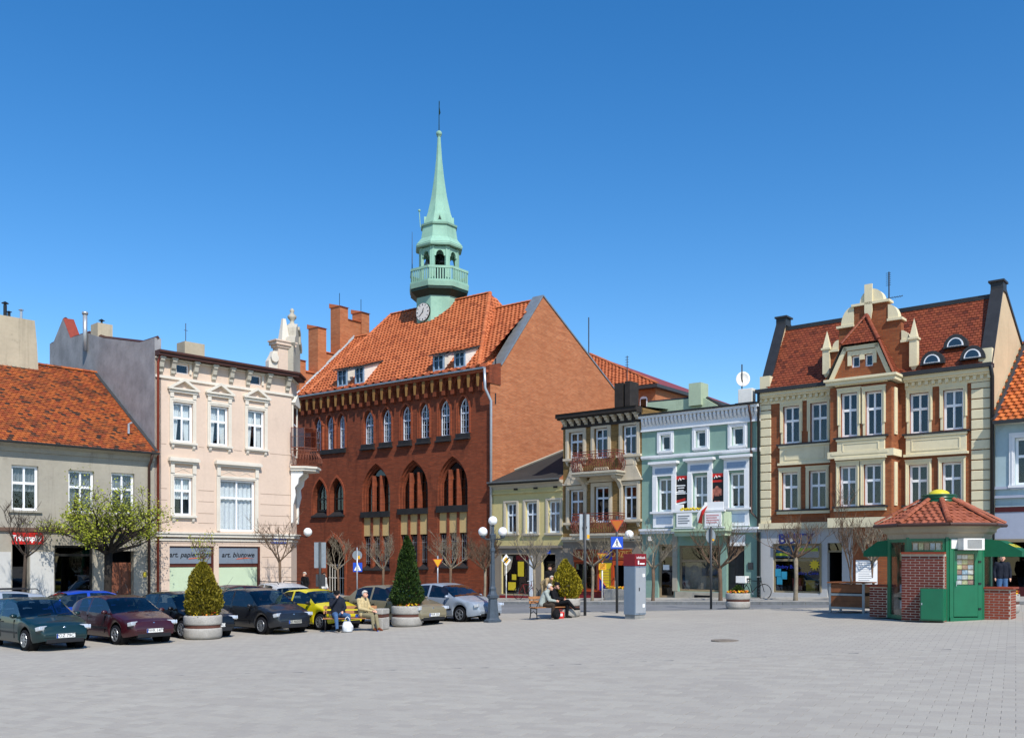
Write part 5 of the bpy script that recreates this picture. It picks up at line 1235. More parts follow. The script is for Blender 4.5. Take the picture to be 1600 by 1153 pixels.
s = MB(); s.prism([(xa, zb0), (xb, zb0), (xa, zb0+(zb1-zb0)*0.52)], 'y', -0.066, -0.06); s.build('advert_blue', M['royal_blue'], pb)
s = MB(); s.tube([(xb, -0.066, zb0+0.05), (xa, -0.066, zb0+(zb1-zb0)*0.56)], 0.03, 4); s.build('advert_stripe', M['shop_orange_lit'], pb)
s = MB()
for q in range(6): s.box(xa+0.1, xb-0.1-0.08*(q % 2), -0.064, -0.06, zb1-0.35-q*0.14, zb1-0.32-q*0.14)
s.build('advert_print', M['gold_letter'], pb, kind='stuff')
s = MB(); room_into(s, sdoor[0], sdoor[1], 0, sdoor[3], 0.22, 2.0); s.build('doorway', M['room'], H)
s = MB(); s.box(xa-0.3, x1+0.1, -0.45, -0.022, -0.3, 0.16); s.build('door_step', M['maroon'], H)

# ------------------------------------------------------------------ green house
plaster('green_plaster', '86a497', 0.12, 0.3, '4d6e60', 0.35, 0.3)
plaster('pale_green', 'b3c4a8', 0.12, 0.35, '5d6a55', 0.3, 0.4)
plaster('white_trim', 'e2e4e6', 0.06, 0.15, '8f979e', 0.15, 0.2)
plain('trim_blue', '8ba0b8', 0.6, 0.3, var=0.1)
plain('poster_black', '141214', 0.4, 0.4, var=0.1)
plain('poster_red', 'c2261e', 0.4, 0.4, var=0.06)
plain('wood_tan', '9a8468', 0.6, 0.3, var=0.2, scale=4)
fr = FG
H = empty('green_house', fr.w(0, 0), RA, 'sea green house with white window surrounds and black banners', 'house')
XR = fr.p(1189, 700)[0]-0.01; zt = fr.p(1004, 671)[1]; zl = fr.p(1100, 826)[1]
AT = [fr.r(1033, 1047.5, 680, 704), fr.r(1088, 1103, 673, 699), fr.r(1144, 1162, 667, 696)]
W1 = [fr.r(1028, 1051, 747, 799), fr.r(1083, 1107, 742, 818), fr.r(1140, 1164.5, 738, 793)]
sdoor = fr.r(1028, 1053, 850, 934); swin = fr.r(1060, 1123, 852, 924); hdoor = fr.r(1135, 1163, 838, 936)
sdoor = (sdoor[0], sdoor[1], 0.05, sdoor[3]); hdoor = (hdoor[0], hdoor[1], 0.05, hdoor[3])
mb = MB(); wall_into(mb, 0, XR, -0.5, zt, AT+W1+[sdoor, swin, hdoor], 0, 0.26)
mb.add([(XR, 0, -0.5), (XR, 9, -0.5), (XR, 9, zt+0.5), (XR, 0, zt+0.5), (0, 9, -0.5), (0, 9, zt+0.5)], [(0,1,2,3), (1,4,5,2)]); mb.build('wall', M['green_plaster'], H)
WT = M['white_trim']
for i, w_ in enumerate(AT):
    window(H, *w_, y=0.1, cols=1, rows=(1,), fw=0.09, gl='dark_glass' if i == 0 else 'window_glass'); surround(H, w_, WT, 0.2, 0.18, -0.06, 0.12); sill(H, w_, WT, 0.18, 0.1, -0.1, False)
zs = fr.p(1100, 705)[1]; s = MB(); s.box(0, XR, -0.12, -0.003, zs-0.13, zs-0.03); s.box(0, XR, -0.07, -0.003, zs-0.2, zs-0.13); s.build('string_course', WT, H)
for i, w_ in enumerate(W1):
    a_, b_, c_, d_ = w_; window(H, *w_, y=0.14, rows=(0.6, 0.4), gl='window_glass', curtain=(('curtain_tan', 'top') if i != 1 else ('curtain_grey', 'half')))
    s = MB(); s.box(a_-0.24, a_-0.004, -0.14, -0.003, c_-0.05, d_+0.1); s.box(b_+0.004, b_+0.24, -0.14, -0.003, c_-0.05, d_+0.1); s.box(a_-0.24, b_+0.24, -0.12, -0.003, d_+0.1, d_+0.62); s.box(a_-0.38, b_+0.38, -0.32, -0.003, d_+0.68, d_+0.8); s.box(a_-0.3, b_+0.3, -0.22, -0.003, d_+0.62, d_+0.68); s.build('window_surround', WT, H)
    MB().box(a_-0.08, b_+0.08, -0.135, -0.12, d_+0.2, d_+0.48).build('blue_panel', M['trim_blue'], H)
    if i != 1:
        s = MB(); s.box(a_-0.34, b_+0.34, -0.2, 0.1, c_-0.1, c_-0.005); s.box(a_-0.22, b_+0.22, -0.1, -0.003, zl+0.1, c_-0.1); s.build('window_apron', WT, H); MB().box(a_-0.02, b_+0.02, -0.115, -0.1, zl+0.28, c_-0.28).build('blue_panel', M['trim_blue'], H)
# dentil frieze
s = MB(); s.box(0, XR, -0.05, -0.003, zt-0.05, zt+0.5); s.box(0, XR, -0.12, -0.003, zt-0.14, zt-0.05); s.box(-0.02, XR, -0.3, 0.1, zt+0.5, zt+0.62); s.build('frieze', WT, H)
n = 30
for i in range(n):
    x = 0.15+(XR-0.3)*i/(n-1); s = MB(); s.prism([(-0.05, zt+0.5), (-0.24, zt+0.5), (-0.24, zt+0.34), (-0.16, zt+0.2), (-0.05, zt+0.1)], 'x', x-0.055, x+0.055); s.build('dentil', WT, H)
s = MB(); s.box(-0.02, XR, -0.38, 0.2, zt+0.625, zt+0.7); s.build('gutter', M['dark_frame'], H)
s = MB(); s.add([(0, 0.2, zt+0.66), (XR, 0.2, zt+0.66), (XR, 9, zt+1.1), (0, 9, zt+1.1)], [(0,1,2,3)]); s.build('roof', M['tar_felt'], H)
P = [(u, v) for u, v in ((1011, 652), (1011, 629), (1086, 622), (1101, 622), (1132, 640), (1132, 655))]
pp = [fr.p(u, v, 2.6) for u, v in P]
s = MB(); s.prism(pp, 'y', 2.6, 3.0); fwl = s.build('fire_wall', M['pale_green'], H)
for i in (1, 3): s = MB(); A, B = pp[i], pp[i+1]; s.tube([(A[0], 2.8, A[1]+0.03), (B[0], 2.8, B[1]+0.03)], 0.09, 4); s.build('coping', M['dark_frame'], fwl)
xa, xb = fr.p(1079, 610, 2.6)[0], fr.p(1098, 610, 2.6)[0]; s = MB(); s.box(xa, xb, 2.4, 3.2, pp[2][1]-0.4, fr.p(1088, 599, 2.6)[1]); s.build('chimney', M['pale_green'], H)
s = MB(); pq = [fr.p(u, v, 1.2) for u, v in ((1008, 653), (1008, 650), (1104, 637), (1114, 640), (1114, 648))]; s.prism(pq, 'y', 1.2, 1.5); s.build('parapet', M['stone_trim'], H)
# air conditioner and dish on the roof edge
a_, b_, c_, d_ = fr.r(1156, 1178, 608, 630, 0.3)
s = MB(); s.box(a_-0.1, b_+0.1, 0.0, 0.7, zt+0.7, c_); s.build('unit_support', M['dark_frame'], H)
ac = MB().box(a_, b_, 0.1, 0.5, c_, d_).build('air_conditioner', M['white_paint'], H, bevel=0.02)
s = MB(); s.lathe([(0.0, 0.105-0.21), (0.24, 0.105-0.21), (0.27, -0.1)], 20, Matrix.Translation((a_+0.32, 0, (c_+d_)/2)) @ Matrix.Rotation(PI/2, 4, 'X')); s.build('fan_grille', M['dark_zinc'], ac)
x, z = fr.p(1161, 592, 0.9); s = MB(); s.lathe([(0.0, 0.1), (0.12, 0.09), (0.24, 0.055), (0.32, 0.0), (0.325, 0.012), (0.24, 0.07), (0.0, 0.115)], 20, Matrix.Translation((x, 0.9, z)) @ Matrix.Rotation(math.radians(28), 4, 'Z') @ Matrix.Rotation(math.radians(78), 4, 'X') @ Matrix.Scale(-1, 4, (0, 0, 1)), sx=1, sy=1.15); ds = s.build('satellite_dish', M['white_paint'], H, smooth=True)
s = MB(); s.tube([(x-0.08, 0.95, zt+0.6), (x-0.08, 0.95, z+0.7)], 0.03, 6); s.tube([(x, 0.9, z-0.3), (x+0.2, 0.45, z-0.15)], 0.015, 4); s.build('mast', M['dark_zinc'], ds)
# banners
for i, (u0, u1, vt_, vb_) in enumerate(((1054, 1074.5, 743.5, 796), (1110, 1131, 739.5, 794))):
    a_, b_, c_, d_ = fr.r(u0, u1, vt_, vb_, -0.05); bn = MB().box(a_, b_, -0.06, -0.02, c_, d_).build('banner', M['poster_black'], H)
    w, h = b_-a_, d_-c_; MB().box(a_, b_, -0.064, -0.061, d_-h*0.1, d_).build('banner_band', M['poster_red'], bn)
    s = MB(); s.tube([(a_+w*0.3, -0.068, d_-h*0.14), (a_+w*0.42, -0.068, d_-h*0.06), (a_+w*0.5, -0.068, d_-h*0.13), (a_+w*0.62, -0.068, d_-h*0.08), (a_+w*0.75, -0.068, d_-h*0.1)], 0.025, 4); s.build('banner_mark', M['sign_white'], bn)
    if i == 0:
        s = MB()
        for q, (l, zz) in enumerate(((0.66, 0.27), (0.5, 0.34), (0.4, 0.42), (0.72, 0.46), (0.9, 0.51))): s.box(a_+w*(0.5-l/2), a_+w*(0.5+l/2), -0.067, -0.062, d_-h*(zz+0.03), d_-h*zz)
        s.build('banner_print', M['sign_white'], bn, kind='stuff')
        s = MB(); s.prism([(a_+w*0.05, d_-h*0.73), (a_+w*0.85, d_-h*0.66), (a_+w*0.87, d_-h*0.73), (a_+w*0.07, d_-h*0.8)], 'y', -0.067, -0.062); s.build('banner_red_word', M['poster_red'], bn)
        s = MB(); s.prism([(a_+w*0.02, d_-h*0.82), (a_+w*0.92, d_-h*0.75), (a_+w*0.94, d_-h*0.8), (a_+w*0.04, d_-h*0.87)], 'y', -0.067, -0.062); s.build('banner_white_word', M['sign_white'], bn)
    else:
        s = MB(); s.box(a_+w*0.12, a_+w*0.9, -0.067, -0.062, d_-h*0.25, d_-h*0.19); s.build('banner_red_word', M['poster_red'], bn)
        cx = (a_+b_)/2; z_ = d_-h*0.36; k = h
        s = MB(); s.prism([(cx-0.05*k*0.6, z_), (cx+0.05*k*0.6, z_), (cx+0.06*k, z_-0.05*k), (cx+0.16*k, z_-0.1*k), (cx+0.17*k, z_-0.26*k), (cx+0.11*k, z_-0.28*k), (cx+0.08*k, z_-0.2*k), (cx+0.07*k, z_-0.3*k), (cx+0.1*k, z_-0.5*k), (cx+0.03*k, z_-0.5*k), (cx, z_-0.36*k), (cx-0.03*k, z_-0.5*k), (cx-0.1*k, z_-0.5*k), (cx-0.07*k, z_-0.3*k), (cx-0.08*k, z_-0.2*k), (cx-0.12*k, z_-0.38*k), (cx-0.17*k, z_-0.36*k), (cx-0.15*k, z_-0.1*k), (cx-0.06*k, z_-0.05*k)], 'y', -0.067, -0.062); s.build('banner_figure', plain('figure_print', 'b06a58', 0.5, var=0.5, scale=9), bn)
        s = MB(); s.box(cx-0.09*k, cx+0.09*k, -0.07, -0.067, z_-0.42*k, z_-0.29*k); s.build('banner_shorts', M['poster_black'], bn)
# balcony of two corner boxes with hoardings and flags
s = MB(); xa, xb = fr.p(1052, 822, -0.9)[0], fr.p(1131, 822, -0.9)[0]; z0 = fr.p(1090, 825, -0.9)[1]
s = MB(); s.box(xa-0.1, xb+0.1, -0.95, -0.003, z0-0.14, z0); s.box(xa, xb, -0.8, -0.003, z0-0.35, z0-0.14); bal = s.build('balcony', M['pale_green'], H)
s = MB(); s.box(xa, xb, -0.9, -0.84, z0, z0+0.75); s.box(xa, xa+0.07, -0.84, -0.003, z0, z0+0.75); s.box(xb-0.07, xb, -0.84, -0.003, z0, z0+0.75); s.build('balcony_wall', M['pale_green'], bal)
s = MB(); s.box(xa-0.06, xb+0.06, -0.96, -0.82, z0+0.75, z0+0.83); s.build('balcony_rail', WT, bal)
for (u0, u1) in ((1057, 1081), (1101, 1127)):
    p0, p1 = fr.p(u0, 810, -0.95)[0], fr.p(u1, 810, -0.95)[0]; hd = MB().box(p0, p1, -0.95, -0.905, z0+0.08, z0+0.72).build('hoarding', M['sign_white'], bal)
    s = MB()
    for q in range(4): s.box(p0+0.08, p1-0.12-0.1*(q % 2), -0.956, -0.951, z0+0.55-q*0.11, z0+0.61-q*0.11)
    s.build('hoarding_print', M['curtain_grey'] if u0 < 1080 else plain('print_pink', 'd9a0a0', 0.5, var=0.3, scale=9), hd, kind='stuff')
    MB().box(p0-0.05, p1+0.15, -0.98, -0.9, z0-0.0, z0+0.05).build('hoarding_ledge', WT, hd)
p0, p1 = fr.p(1100, 800, -0.9)[0], fr.p(1130, 800, -0.9)[0]; MB().box(p0, p1, -0.88, -0.84, z0+0.84, z0+1.2).build('folded_banner', M['sign_white'], bal)
s = MB(); s.box(fr.p(1050, 795, -0.9)[0], fr.p(1062, 795, -0.9)[0], -0.6, -0.5, z0+0.8, z0+1.15); s.build('folded_banner', M['sign_white'], bal)
A = Vector((fr.p(1088, 810, -0.95)[0], -0.98, z0+0.25)); s = MB()
pts = [A, A+Vector((0.12, -0.12, 0.4)), A+Vector((0.55, -0.05, 0.95)), A+Vector((0.62, -0.02, 0.8)), A+Vector((0.4, -0.1, 0.3)), A+Vector((0.35, -0.05, -0.05))]
s.poly([A+Vector((0.1, 0, 0)), pts[5], pts[4], pts[3], A+Vector((0.34, -0.1, 0.55))]); s.build('flag', M['poster_red'], bal)
s = MB(); s.poly([A+Vector((0.08, -0.005, 0)), A+Vector((0.34, -0.105, 0.55)), pts[3], pts[2], pts[1]]); s.build('flag', M['sign_white'], bal)
rn = random.Random(8); s = MB()
for j in range(60):
    p = Vector((fr.p(1063, 800, -0.8)[0]+rn.random()*1.4, -0.8+rn.uniform(-0.08, 0.08), z0+0.86+rn.random()*0.1)); s.ball(p, 0.045, n=5, m=3)
s.build('balcony_flowers', M['warm_yellow'], bal, kind='stuff')
# ledge and shop front
s = MB(); s.box(0, XR, -0.3, -0.003, zl-0.06, zl+0.04); s.box(0, XR, -0.18, -0.003, zl-0.2, zl-0.06); s.build('ledge', WT, H)
window(H, *swin, y=0.14, cols=1, rows=(0.68, 0.32), fm='wood_tan', gl='window_glass', room='room', deep=1.2, fw=0.1, name='shop_window')
a_, b_, c_, d_ = swin; s = MB(); folds(s, a_+0.1, b_-0.1, c_+0.1, c_+(d_-c_)*0.63, 0.5, 9, 0.02); s.build('shop_blind', M['curtain_tan'], H)
MB().box(a_+(b_-a_)*0.5, a_+(b_-a_)*0.85, 0.35, 0.4, c_+0.75, c_+1.3).build('display_screen', M['dark_zinc'], H)
s = MB(); s.box(a_-0.15, b_+0.1, -0.08, -0.003, -0.3, c_-0.02); s.build('stall_riser', M['grey_plaster'], H); MB().box(a_+0.9, a_+1.8, -0.09, -0.081, 0.12, 0.32).build('cellar_vent', M['room'], H)
s = MB(); s.box(a_-0.3, a_-0.05, -0.06, -0.003, c_, zl-0.2); s.build('pilaster', M['grey_plaster'], H)
a_, b_, c_, d_ = sdoor; window(H, a_, b_, 2.35, d_, y=0.14, cols=1, rows=(1,), fm='wood_tan', gl='dark_glass')
s = MB(); s.box(a_, b_, 0.14, 0.2, 2.25, 2.345); s.box(a_, a_+0.12, 0.14, 0.2, 0.05, 2.25); s.box(b_-0.12, b_, 0.14, 0.2, 0.05, 2.25); s.box(a_+0.12, b_-0.12, 0.14, 0.2, 0.05, 0.25); s.box(a_+0.12, b_-0.12, 0.14, 0.2, 2.13, 2.25); dd = s.build('door', M['wood_tan'], H)
MB().box(a_+0.12, b_-0.12, 0.16, 0.172, 0.25, 2.13).build('pane', M['dark_glass'], dd); s = MB(); room_into(s, a_, b_, 0.05, 2.34, 0.21, 1.0); s.build('room_behind', M['room'], dd)
s = MB(); s.tube([(b_-0.2, 0.1, 0.9), (b_-0.2, 0.1, 1.4)], 0.02, 6); s.build('handle', M['black_metal'], dd)
MB().box(a_+0.2, a_+0.55, 0.15, 0.158, 1.5, 1.75).build('notice', M['sign_white'], dd)
a_, b_, c_, d_ = hdoor; s = MB(); room_into(s, a_, b_, 0.05, d_, 0.26, 0.6); s.build('door_niche', M['room'], H)
s = MB(); s.box(a_, b_, 0.2, 0.25, 0.05, 2.5)
for (xx0, xx1) in ((a_+0.12, (a_+b_)/2-0.08), ((a_+b_)/2+0.08, b_-0.12)):
    for (z0_, z1_) in ((0.2, 0.8), (0.95, 1.6), (1.75, 2.35)): s.box(xx0, xx1, 0.17, 0.2, z0_, z1_)
s.build('door', M['black_metal'], H)
window(H, a_, b_, 2.6, d_-0.02, y=0.2, cols=1, rows=(1,), fm='dark_frame', gl='dark_glass'); MB().box(a_+0.2, a_+0.95, -0.06, 0.1, 2.65, 3.15).build('house_notice', M['sign_white'], H)
x, z = fr.p(1173, 884)[0], fr.p(1173, 884)[1]; MB().box(x-0.12, x+0.12, -0.05, -0.003, z-0.16, z+0.16).build('intercom', M['dark_zinc'], H)
x, z = fr.p(1018, 841); MB().box(x-0.08, x+0.08, -0.2, -0.003, z-0.12, z+0.1).build('wall_lamp', M['white_paint'], H)
s = MB(); xp = fr.p(1175, 700)[0]; s.tube([(xp, -0.34, zt+0.6), (xp, -0.2, zt+0.2), (xp, -0.09, zt-0.1), (xp, -0.09, zl+0.7), (XR-0.1, -0.09, zl+0.4), (XR-0.08, -0.1, -0.2)], 0.05, 8); s.build('downpipe', M['brown_pipe'], H, smooth=True)

# ------------------------------------------------------------------ brick and cream house with the stepped gable
brick('warm_brick', 'a5623b', '8c4c2e', '7a5a44', 0.26, 0.08, soot=0.1, var=0.8)
plaster('cream_stucco', 'dfd4b2', 0.08, 0.15, '8a8060', 0.15, 0.15)
plaster('cream_wall', 'cbb795', 0.14, 0.3, '7d6c50', 0.35, 0.4)
tiled('maroon_tiles', '7d3d28', '8a472d', '5d2e20', 0.6, 0.3, '3a1812')
plaster('white_tile', 'b5b6b6', 0.06, 0.15, '80807c', 0.1, 0.1)
plain('lead', '2c2d2f', 0.55, 0.5, var=0.3, scale=3)
plain('letter_blue', '1d2a6c', 0.4, 0.4, var=0.06)
plain('film_blue', '2c5f86', 0.4, 0.4, var=0.2, scale=4)
plain('film_green', '9fb02e', 0.4, 0.4, var=0.1)
plain('leaflet_cyan', '2f8fb0', 0.4, 0.4, var=0.2, scale=9)
plain('shop_tan', '8d8064', 0.6, 0.3, var=0.15, scale=3)
fr = FH; D = 0.95
H = empty('stepped_gable_house', fr.w(0, 0), RA, 'brick and cream house with red roof and stepped gable over shoe shop', 'house')
XR = fr.p(1549, 700)[0]; zt = fr.p(1370, 592)[1]-0.35
CS = M['cream_stucco']
xb0 = fr.p(1297, 650, -D)[0]; xb1 = fr.p(1393, 650, -D)[0]
LU = [fr.r(1224, 1249.5, 634.5, 692.5), fr.r(1266.5, 1293, 629, 690)]
LL = [fr.r(1222, 1247, 738, 796), fr.r(1264.5, 1291, 735, 794)]
RU = [fr.r(1421.5, 1451.5, 614, 677), fr.r(1474, 1505.5, 608.5, 671)]
RL_ = [fr.r(1420.5, 1450, 726, 789), fr.r(1472, 1503, 722, 786)]
BU = [fr.r(1314, 1340, 614, 682, -D), fr.r(1352.5, 1378.5, 611, 680, -D)]
BL = [fr.r(1312, 1338, 728, 791, -D), fr.r(1350, 1377.5, 725, 788.5, -D)]
zl = fr.p(1240, 820)[1]
swin = fr.r(1208, 1282, 849, 926); sdoor = fr.r(1293, 1316, 848, 938); sdoor = (sdoor[0], sdoor[1], 0.02, sdoor[3])
mb = MB(); wall_into(mb, 0, XR, zl, zt, LU+LL+RU+RL_, 0, 0.24)
wall_into(mb, xb0, xb1, zl, zt, BU+BL, -D, 0.24)
mb.add([(xb0, -D, zl), (xb0, 0, zl), (xb0, 0, zt), (xb0, -D, zt), (xb1, -D, zl), (xb1, 0, zl), (xb1, 0, zt), (xb1, -D, zt)], [(0, 3, 2, 1), (4, 5, 6, 7), (0, 1, 5, 4)])
mb.build('front_wall', M['warm_brick'], H)
mb = MB(); xs_ = fr.p(1333, 900)[0]
wall_into(mb, 0, xs_, -0.5, zl-0.002, [swin, sdoor], -0.03, 0.28); mb.build('shop_wall', M['white_tile'], H)
s = MB(); s.box(xs_, XR, -0.03, 0.2, -0.5, zl-0.003); s.build('shop_wall_brick', M['warm_brick'], H)
# gable walls with parapets
RY = 2.0; zr = fr.p(1556, 463, RY)[1]; zpk = fr.p(1567, 450, RY)[1]
for xw, nm in ((XR, 'r'), (0.0, 'l')):
    sgn = 1 if nm == 'r' else -1
    P = [(0.0, -0.5), (9, -0.5), (9, zt), (RY+0.35, zpk-0.15), (RY-0.2, zpk-0.15), (0.0, zt+0.35)]
    s = MB(); s.prism(P, 'x', xw-0.35 if nm == 'r' else xw, xw if nm == 'r' else xw+0.35); s.build('gable_wall', M['cream_wall'], H)
    s = MB(); s.prism([(-0.02, zt+0.35), (RY-0.22, zpk-0.13), (RY-0.22, zpk+0.0), (-0.02, zt+0.6)], 'x', xw-0.42 if nm == 'r' else xw-0.05, xw+0.05 if nm == 'r' else xw+0.42)
    s.prism([(RY+0.35, zpk-0.15), (9, zt), (9, zt+0.15), (RY+0.35, zpk)], 'x', xw-0.42 if nm == 'r' else xw-0.05, xw+0.05 if nm == 'r' else xw+0.42)
    s.box(xw-0.42 if nm == 'r' else xw-0.05, xw+0.05 if nm == 'r' else xw+0.42, RY-0.25, RY+0.35, zpk-0.14, zpk+0.22); s.box(xw-0.5 if nm == 'r' else xw-0.1, xw+0.1 if nm == 'r' else xw+0.5, RY-0.32, RY+0.42, zpk+0.22, zpk+0.3); s.build('parapet_coping', M['lead'], H)
    s = MB(); s.box(xw-0.45 if nm == 'r' else xw-0.03, xw+0.03 if nm == 'r' else xw+0.45, -0.06, 0.3, zt+0.3, zt+1.05); s.build('parapet_kneeler', CS, H)
# roof
zE = zt+0.42; xa, xb = 0.36, XR-0.36
s = MB(); s.add([(xa, -0.12, zE), (xb, -0.12, zE), (xb, RY, zr), (xa, RY, zr), (xa, 9, zt+0.1), (xb, 9, zt+0.1)], [(0,1,2,3), (3,2,5,4)]); rf = s.build('roof', M['lead'], H)
up2 = Vector((0, 0, 0.02)); sl_tiles(rf, Vector((xa, -0.12, zE))+up2, Vector((xb, -0.12, zE))+up2, Vector((xb, RY, zr))+up2, Vector((xa, RY, zr))+up2, 0.19, 0.15, 'tail', M['maroon_tiles'], 61)
s = MB(); s.box(xa, xb, RY-0.12, RY+0.18, zr-0.08, zr+0.1); s.build('ridge_capping', M['lead'], rf)
# cornices with dentils
for (x0, x1, k) in ((-0.05, xb0-0.02, 0), (xb1+0.25, XR+0.05, 1)):
    s = MB(); s.box(x0, x1, -0.3, -0.003, zt+0.1, zt+0.26); s.box(x0, x1, -0.22, -0.003, zt+0.02, zt+0.1); s.box(x0, x1, -0.06, -0.003, zt-0.24, zt+0.02); s.build('cornice', CS, H)
    n = int((x1-x0)/0.24)
    for i in range(n): xx = x0+0.1+(x1-x0-0.2)*i/(n-1); MB().box(xx-0.06, xx+0.06, -0.18, -0.061, zt-0.14, zt+0.01).build('dentil', CS, H)
    s = MB(); s.box(x0-0.05, x1+0.05, -0.44, 0.02, zt+0.262, zt+0.42); s.build('gutter', M['lead'], H)
# quoins
for (x0, x1) in ((-0.01, 0.5), (XR-0.72, XR+0.01)):
    z = zl+0.02; k = 0
    while z < zt-0.3: MB().box(x0, x1, -0.06, -0.003, z, min(z+0.36, zt-0.26)).build('quoin', CS, H, bevel=0.02); z += 0.4
# windows
def hsurround(ws, y, ears=True, drop=0.35):
    for a_, b_, c_, d_ in ws:
        s = MB(); z0 = c_+drop
        s.box(a_-0.14, a_-0.004, y-0.07, y-0.003, z0, d_+0.17); s.box(b_+0.004, b_+0.14, y-0.07, y-0.003, z0, d_+0.17); s.box(a_-0.16, b_+0.16, y-0.08, y-0.003, d_+0.17, d_+0.22); s.box(a_-0.004, b_+0.004, y-0.07, y-0.003, d_+0.004, d_+0.17)
        s.box(a_-0.1, a_-0.004, y-0.04, y-0.003, c_, z0); s.box(b_+0.004, b_+0.1, y-0.04, y-0.003, c_, z0)
        s.box(a_-0.11, a_-0.08, y-0.1, y-0.07, z0, d_+0.11); s.box(b_+0.08, b_+0.11, y-0.1, y-0.07, z0, d_+0.11); s.box(a_-0.08, b_+0.08, y-0.1, y-0.07, d_+0.08, d_+0.11); s.build('window_surround', CS, H)
for ws, y, dr_ in ((LU, 0, 0.5), (LL, 0, 0.0), (RU, 0, 0.5), (RL_, 0, 0.0), (BU, -D, 0.5), (BL, -D, 0.0)):
    for w_ in ws: window(H, *w_, y=y+0.13, rows=(0.62, 0.38), gl='window_glass', curtain=('curtain_grey', 'top') if w_[0]*10 % 3 < 1 else None, fw=0.085, mw=0.075)
    hsurround(ws, y, True, dr_)
    a_, b_ = ws[0][0], ws[1][1]; c_ = min(ws[0][2], ws[1][2])
    s = MB(); s.box(a_-0.26, b_+0.26, y-0.2, y+0.1, c_-0.07, c_-0.004); s.build('window_sill', M['lead'], H)
    if dr_:
        s = MB(); z0, z1 = c_-0.85, c_-0.08; s.box(a_-0.12, b_+0.12, y-0.12, y-0.003, z0, z1); s.box(a_-0.2, b_+0.2, y-0.2, y-0.003, z0-0.1, z0); s.box(a_-0.16, b_+0.16, y-0.17, y-0.003, z1-0.08, z1-0.001)
        s.box(a_+0.1, b_-0.1, y-0.14, y-0.12, z0+0.12, z0+0.16); s.box(a_+0.1, b_-0.1, y-0.14, y-0.12, z1-0.22, z1-0.18); s.box(a_+0.1, a_+0.14, y-0.14, y-0.12, z0+0.16, z1-0.22); s.box(b_-0.14, b_-0.1, y-0.14, y-0.12, z0+0.16, z1-0.22); s.build('apron_panel', CS, H)
    else: s = MB(); s.box(a_-0.2, b_+0.2, y-0.14, y-0.003, c_-0.2, c_-0.075); s.build('sill_moulding', CS, H)
for ws in (BU, BL):
    s = MB(); d_ = max(w_[3] for w_ in ws); s.box(ws[0][0]-0.3, ws[1][1]+0.3, -D-0.16, -D-0.003, d_+0.44, d_+0.54); s.box(ws[0][0]-0.22, ws[1][1]+0.22, -D-0.09, -D-0.003, d_+0.3, d_+0.44); s.build('window_hood', CS, H)
zb_ = fr.p(1345, 709, -D)[1]
for zz, hh in ((zb_, 0.14), (zl+0.02, 0.2)):
    s = MB(); s.box(xb0-0.06, xb1+0.12, -D-0.14, -D-0.003, zz-hh, zz+hh); s.box(xb1+0.003, xb1+0.12, -D-0.003, 0.0, zz-hh, zz+hh); s.build('string_course', CS, H)
s = MB(); s.box(-0.02, xb0-0.08, -0.2, -0.033, zl-0.16, zl+0.1); s.build('string_course', CS, H)
s = MB(); s.box(xb1+0.14, XR, -0.16, -0.033, zl-0.16, zl+0.06); s.build('string_course', CS, H)
for z0, z1 in ((BU[0][2], BU[0][3]), (BL[0][2], BL[0][3])): s = MB(); s.box(xb1+0.003, xb1+0.05, -D+0.3, -D+0.62, z0, z1+0.1); s.box(xb1+0.05, xb1+0.07, -D+0.38, -D+0.54, z0+0.1, z1); s.build('side_panel', CS, H)
# bay cornice and clipped gable
s = MB(); s.box(xb0-0.1, xb1+0.22, -D-0.25, 0.05, zt+0.06, zt+0.22); s.box(xb0-0.16, xb1+0.28, -D-0.33, 0.05, zt+0.22, zt+0.32); s.build('bay_cornice', CS, H)
g0 = zt+0.32; G = [fr.p(u, v, -D) for u, v in ((1297, 580), (1319, 542), (1373, 537), (1393, 570))]
gx0, gx1 = xb0+0.02, xb1-0.02; gxa, gxb = G[1][0], G[2][0]; gzt = (G[1][1]+G[2][1])/2
sw = [fr.r(1331, 1343.5, 556, 574, -D), fr.r(1351.5, 1364, 553, 572, -D)]
s = MB(); wall_into(s, gxa, gxb, g0, gzt, sw, -D, 0.15); s.poly([(gx0, -D, g0), (gxa, -D, g0), (gxa, -D, gzt)]); s.poly([(gxb, -D, g0), (gx1, -D, g0), (gxb, -D, gzt)]); s.build('bay_gable', M['warm_brick'], H)
for w_ in sw: window(H, *w_, y=-D+0.08, cols=1, rows=(1,), fw=0.06)
s = MB(); a_, b_ = sw[0][0], sw[1][1]; d_ = max(sw[0][3], sw[1][3]); c_ = min(sw[0][2], sw[1][2])
s.box(a_-0.16, b_+0.16, -D-0.06, -D-0.003, d_+0.004, d_+0.2); s.box(a_-0.16, a_-0.004, -D-0.06, -D-0.003, c_+0.1, d_); s.box(b_+0.004, b_+0.16, -D-0.06, -D-0.003, c_+0.1, d_); s.box(sw[0][1]+0.004, sw[1][0]-0.004, -D-0.06, -D-0.003, c_+0.3, d_); s.build('window_surround', CS, H)
s = MB()
for A, B in (((gx0-0.05, g0), (gxa, gzt)), ((gxa, gzt), (gxb, gzt)), ((gxb, gzt), (gx1+0.05, g0))):
    A, B = Vector((A[0], 0, A[1])), Vector((B[0], 0, B[1])); d = (B-A).normalized(); nn = Vector((d.z, 0, -d.x))*0.17
    q = [A, B, B+nn, A+nn]; s.add([(v_.x, -D-0.1, v_.z) for v_ in q]+[(v_.x, -D-0.004, v_.z) for v_ in q], [(0,1,2,3), (7,6,5,4), (0,4,5,1), (1,5,6,2), (2,6,7,3), (3,7,4,0)])
s.build('bay_gable_band', CS, H)
ap = fr.p(1359, 496, -0.05); xap, zap = (gxa+gxb)/2, ap[1]; e = 0.14
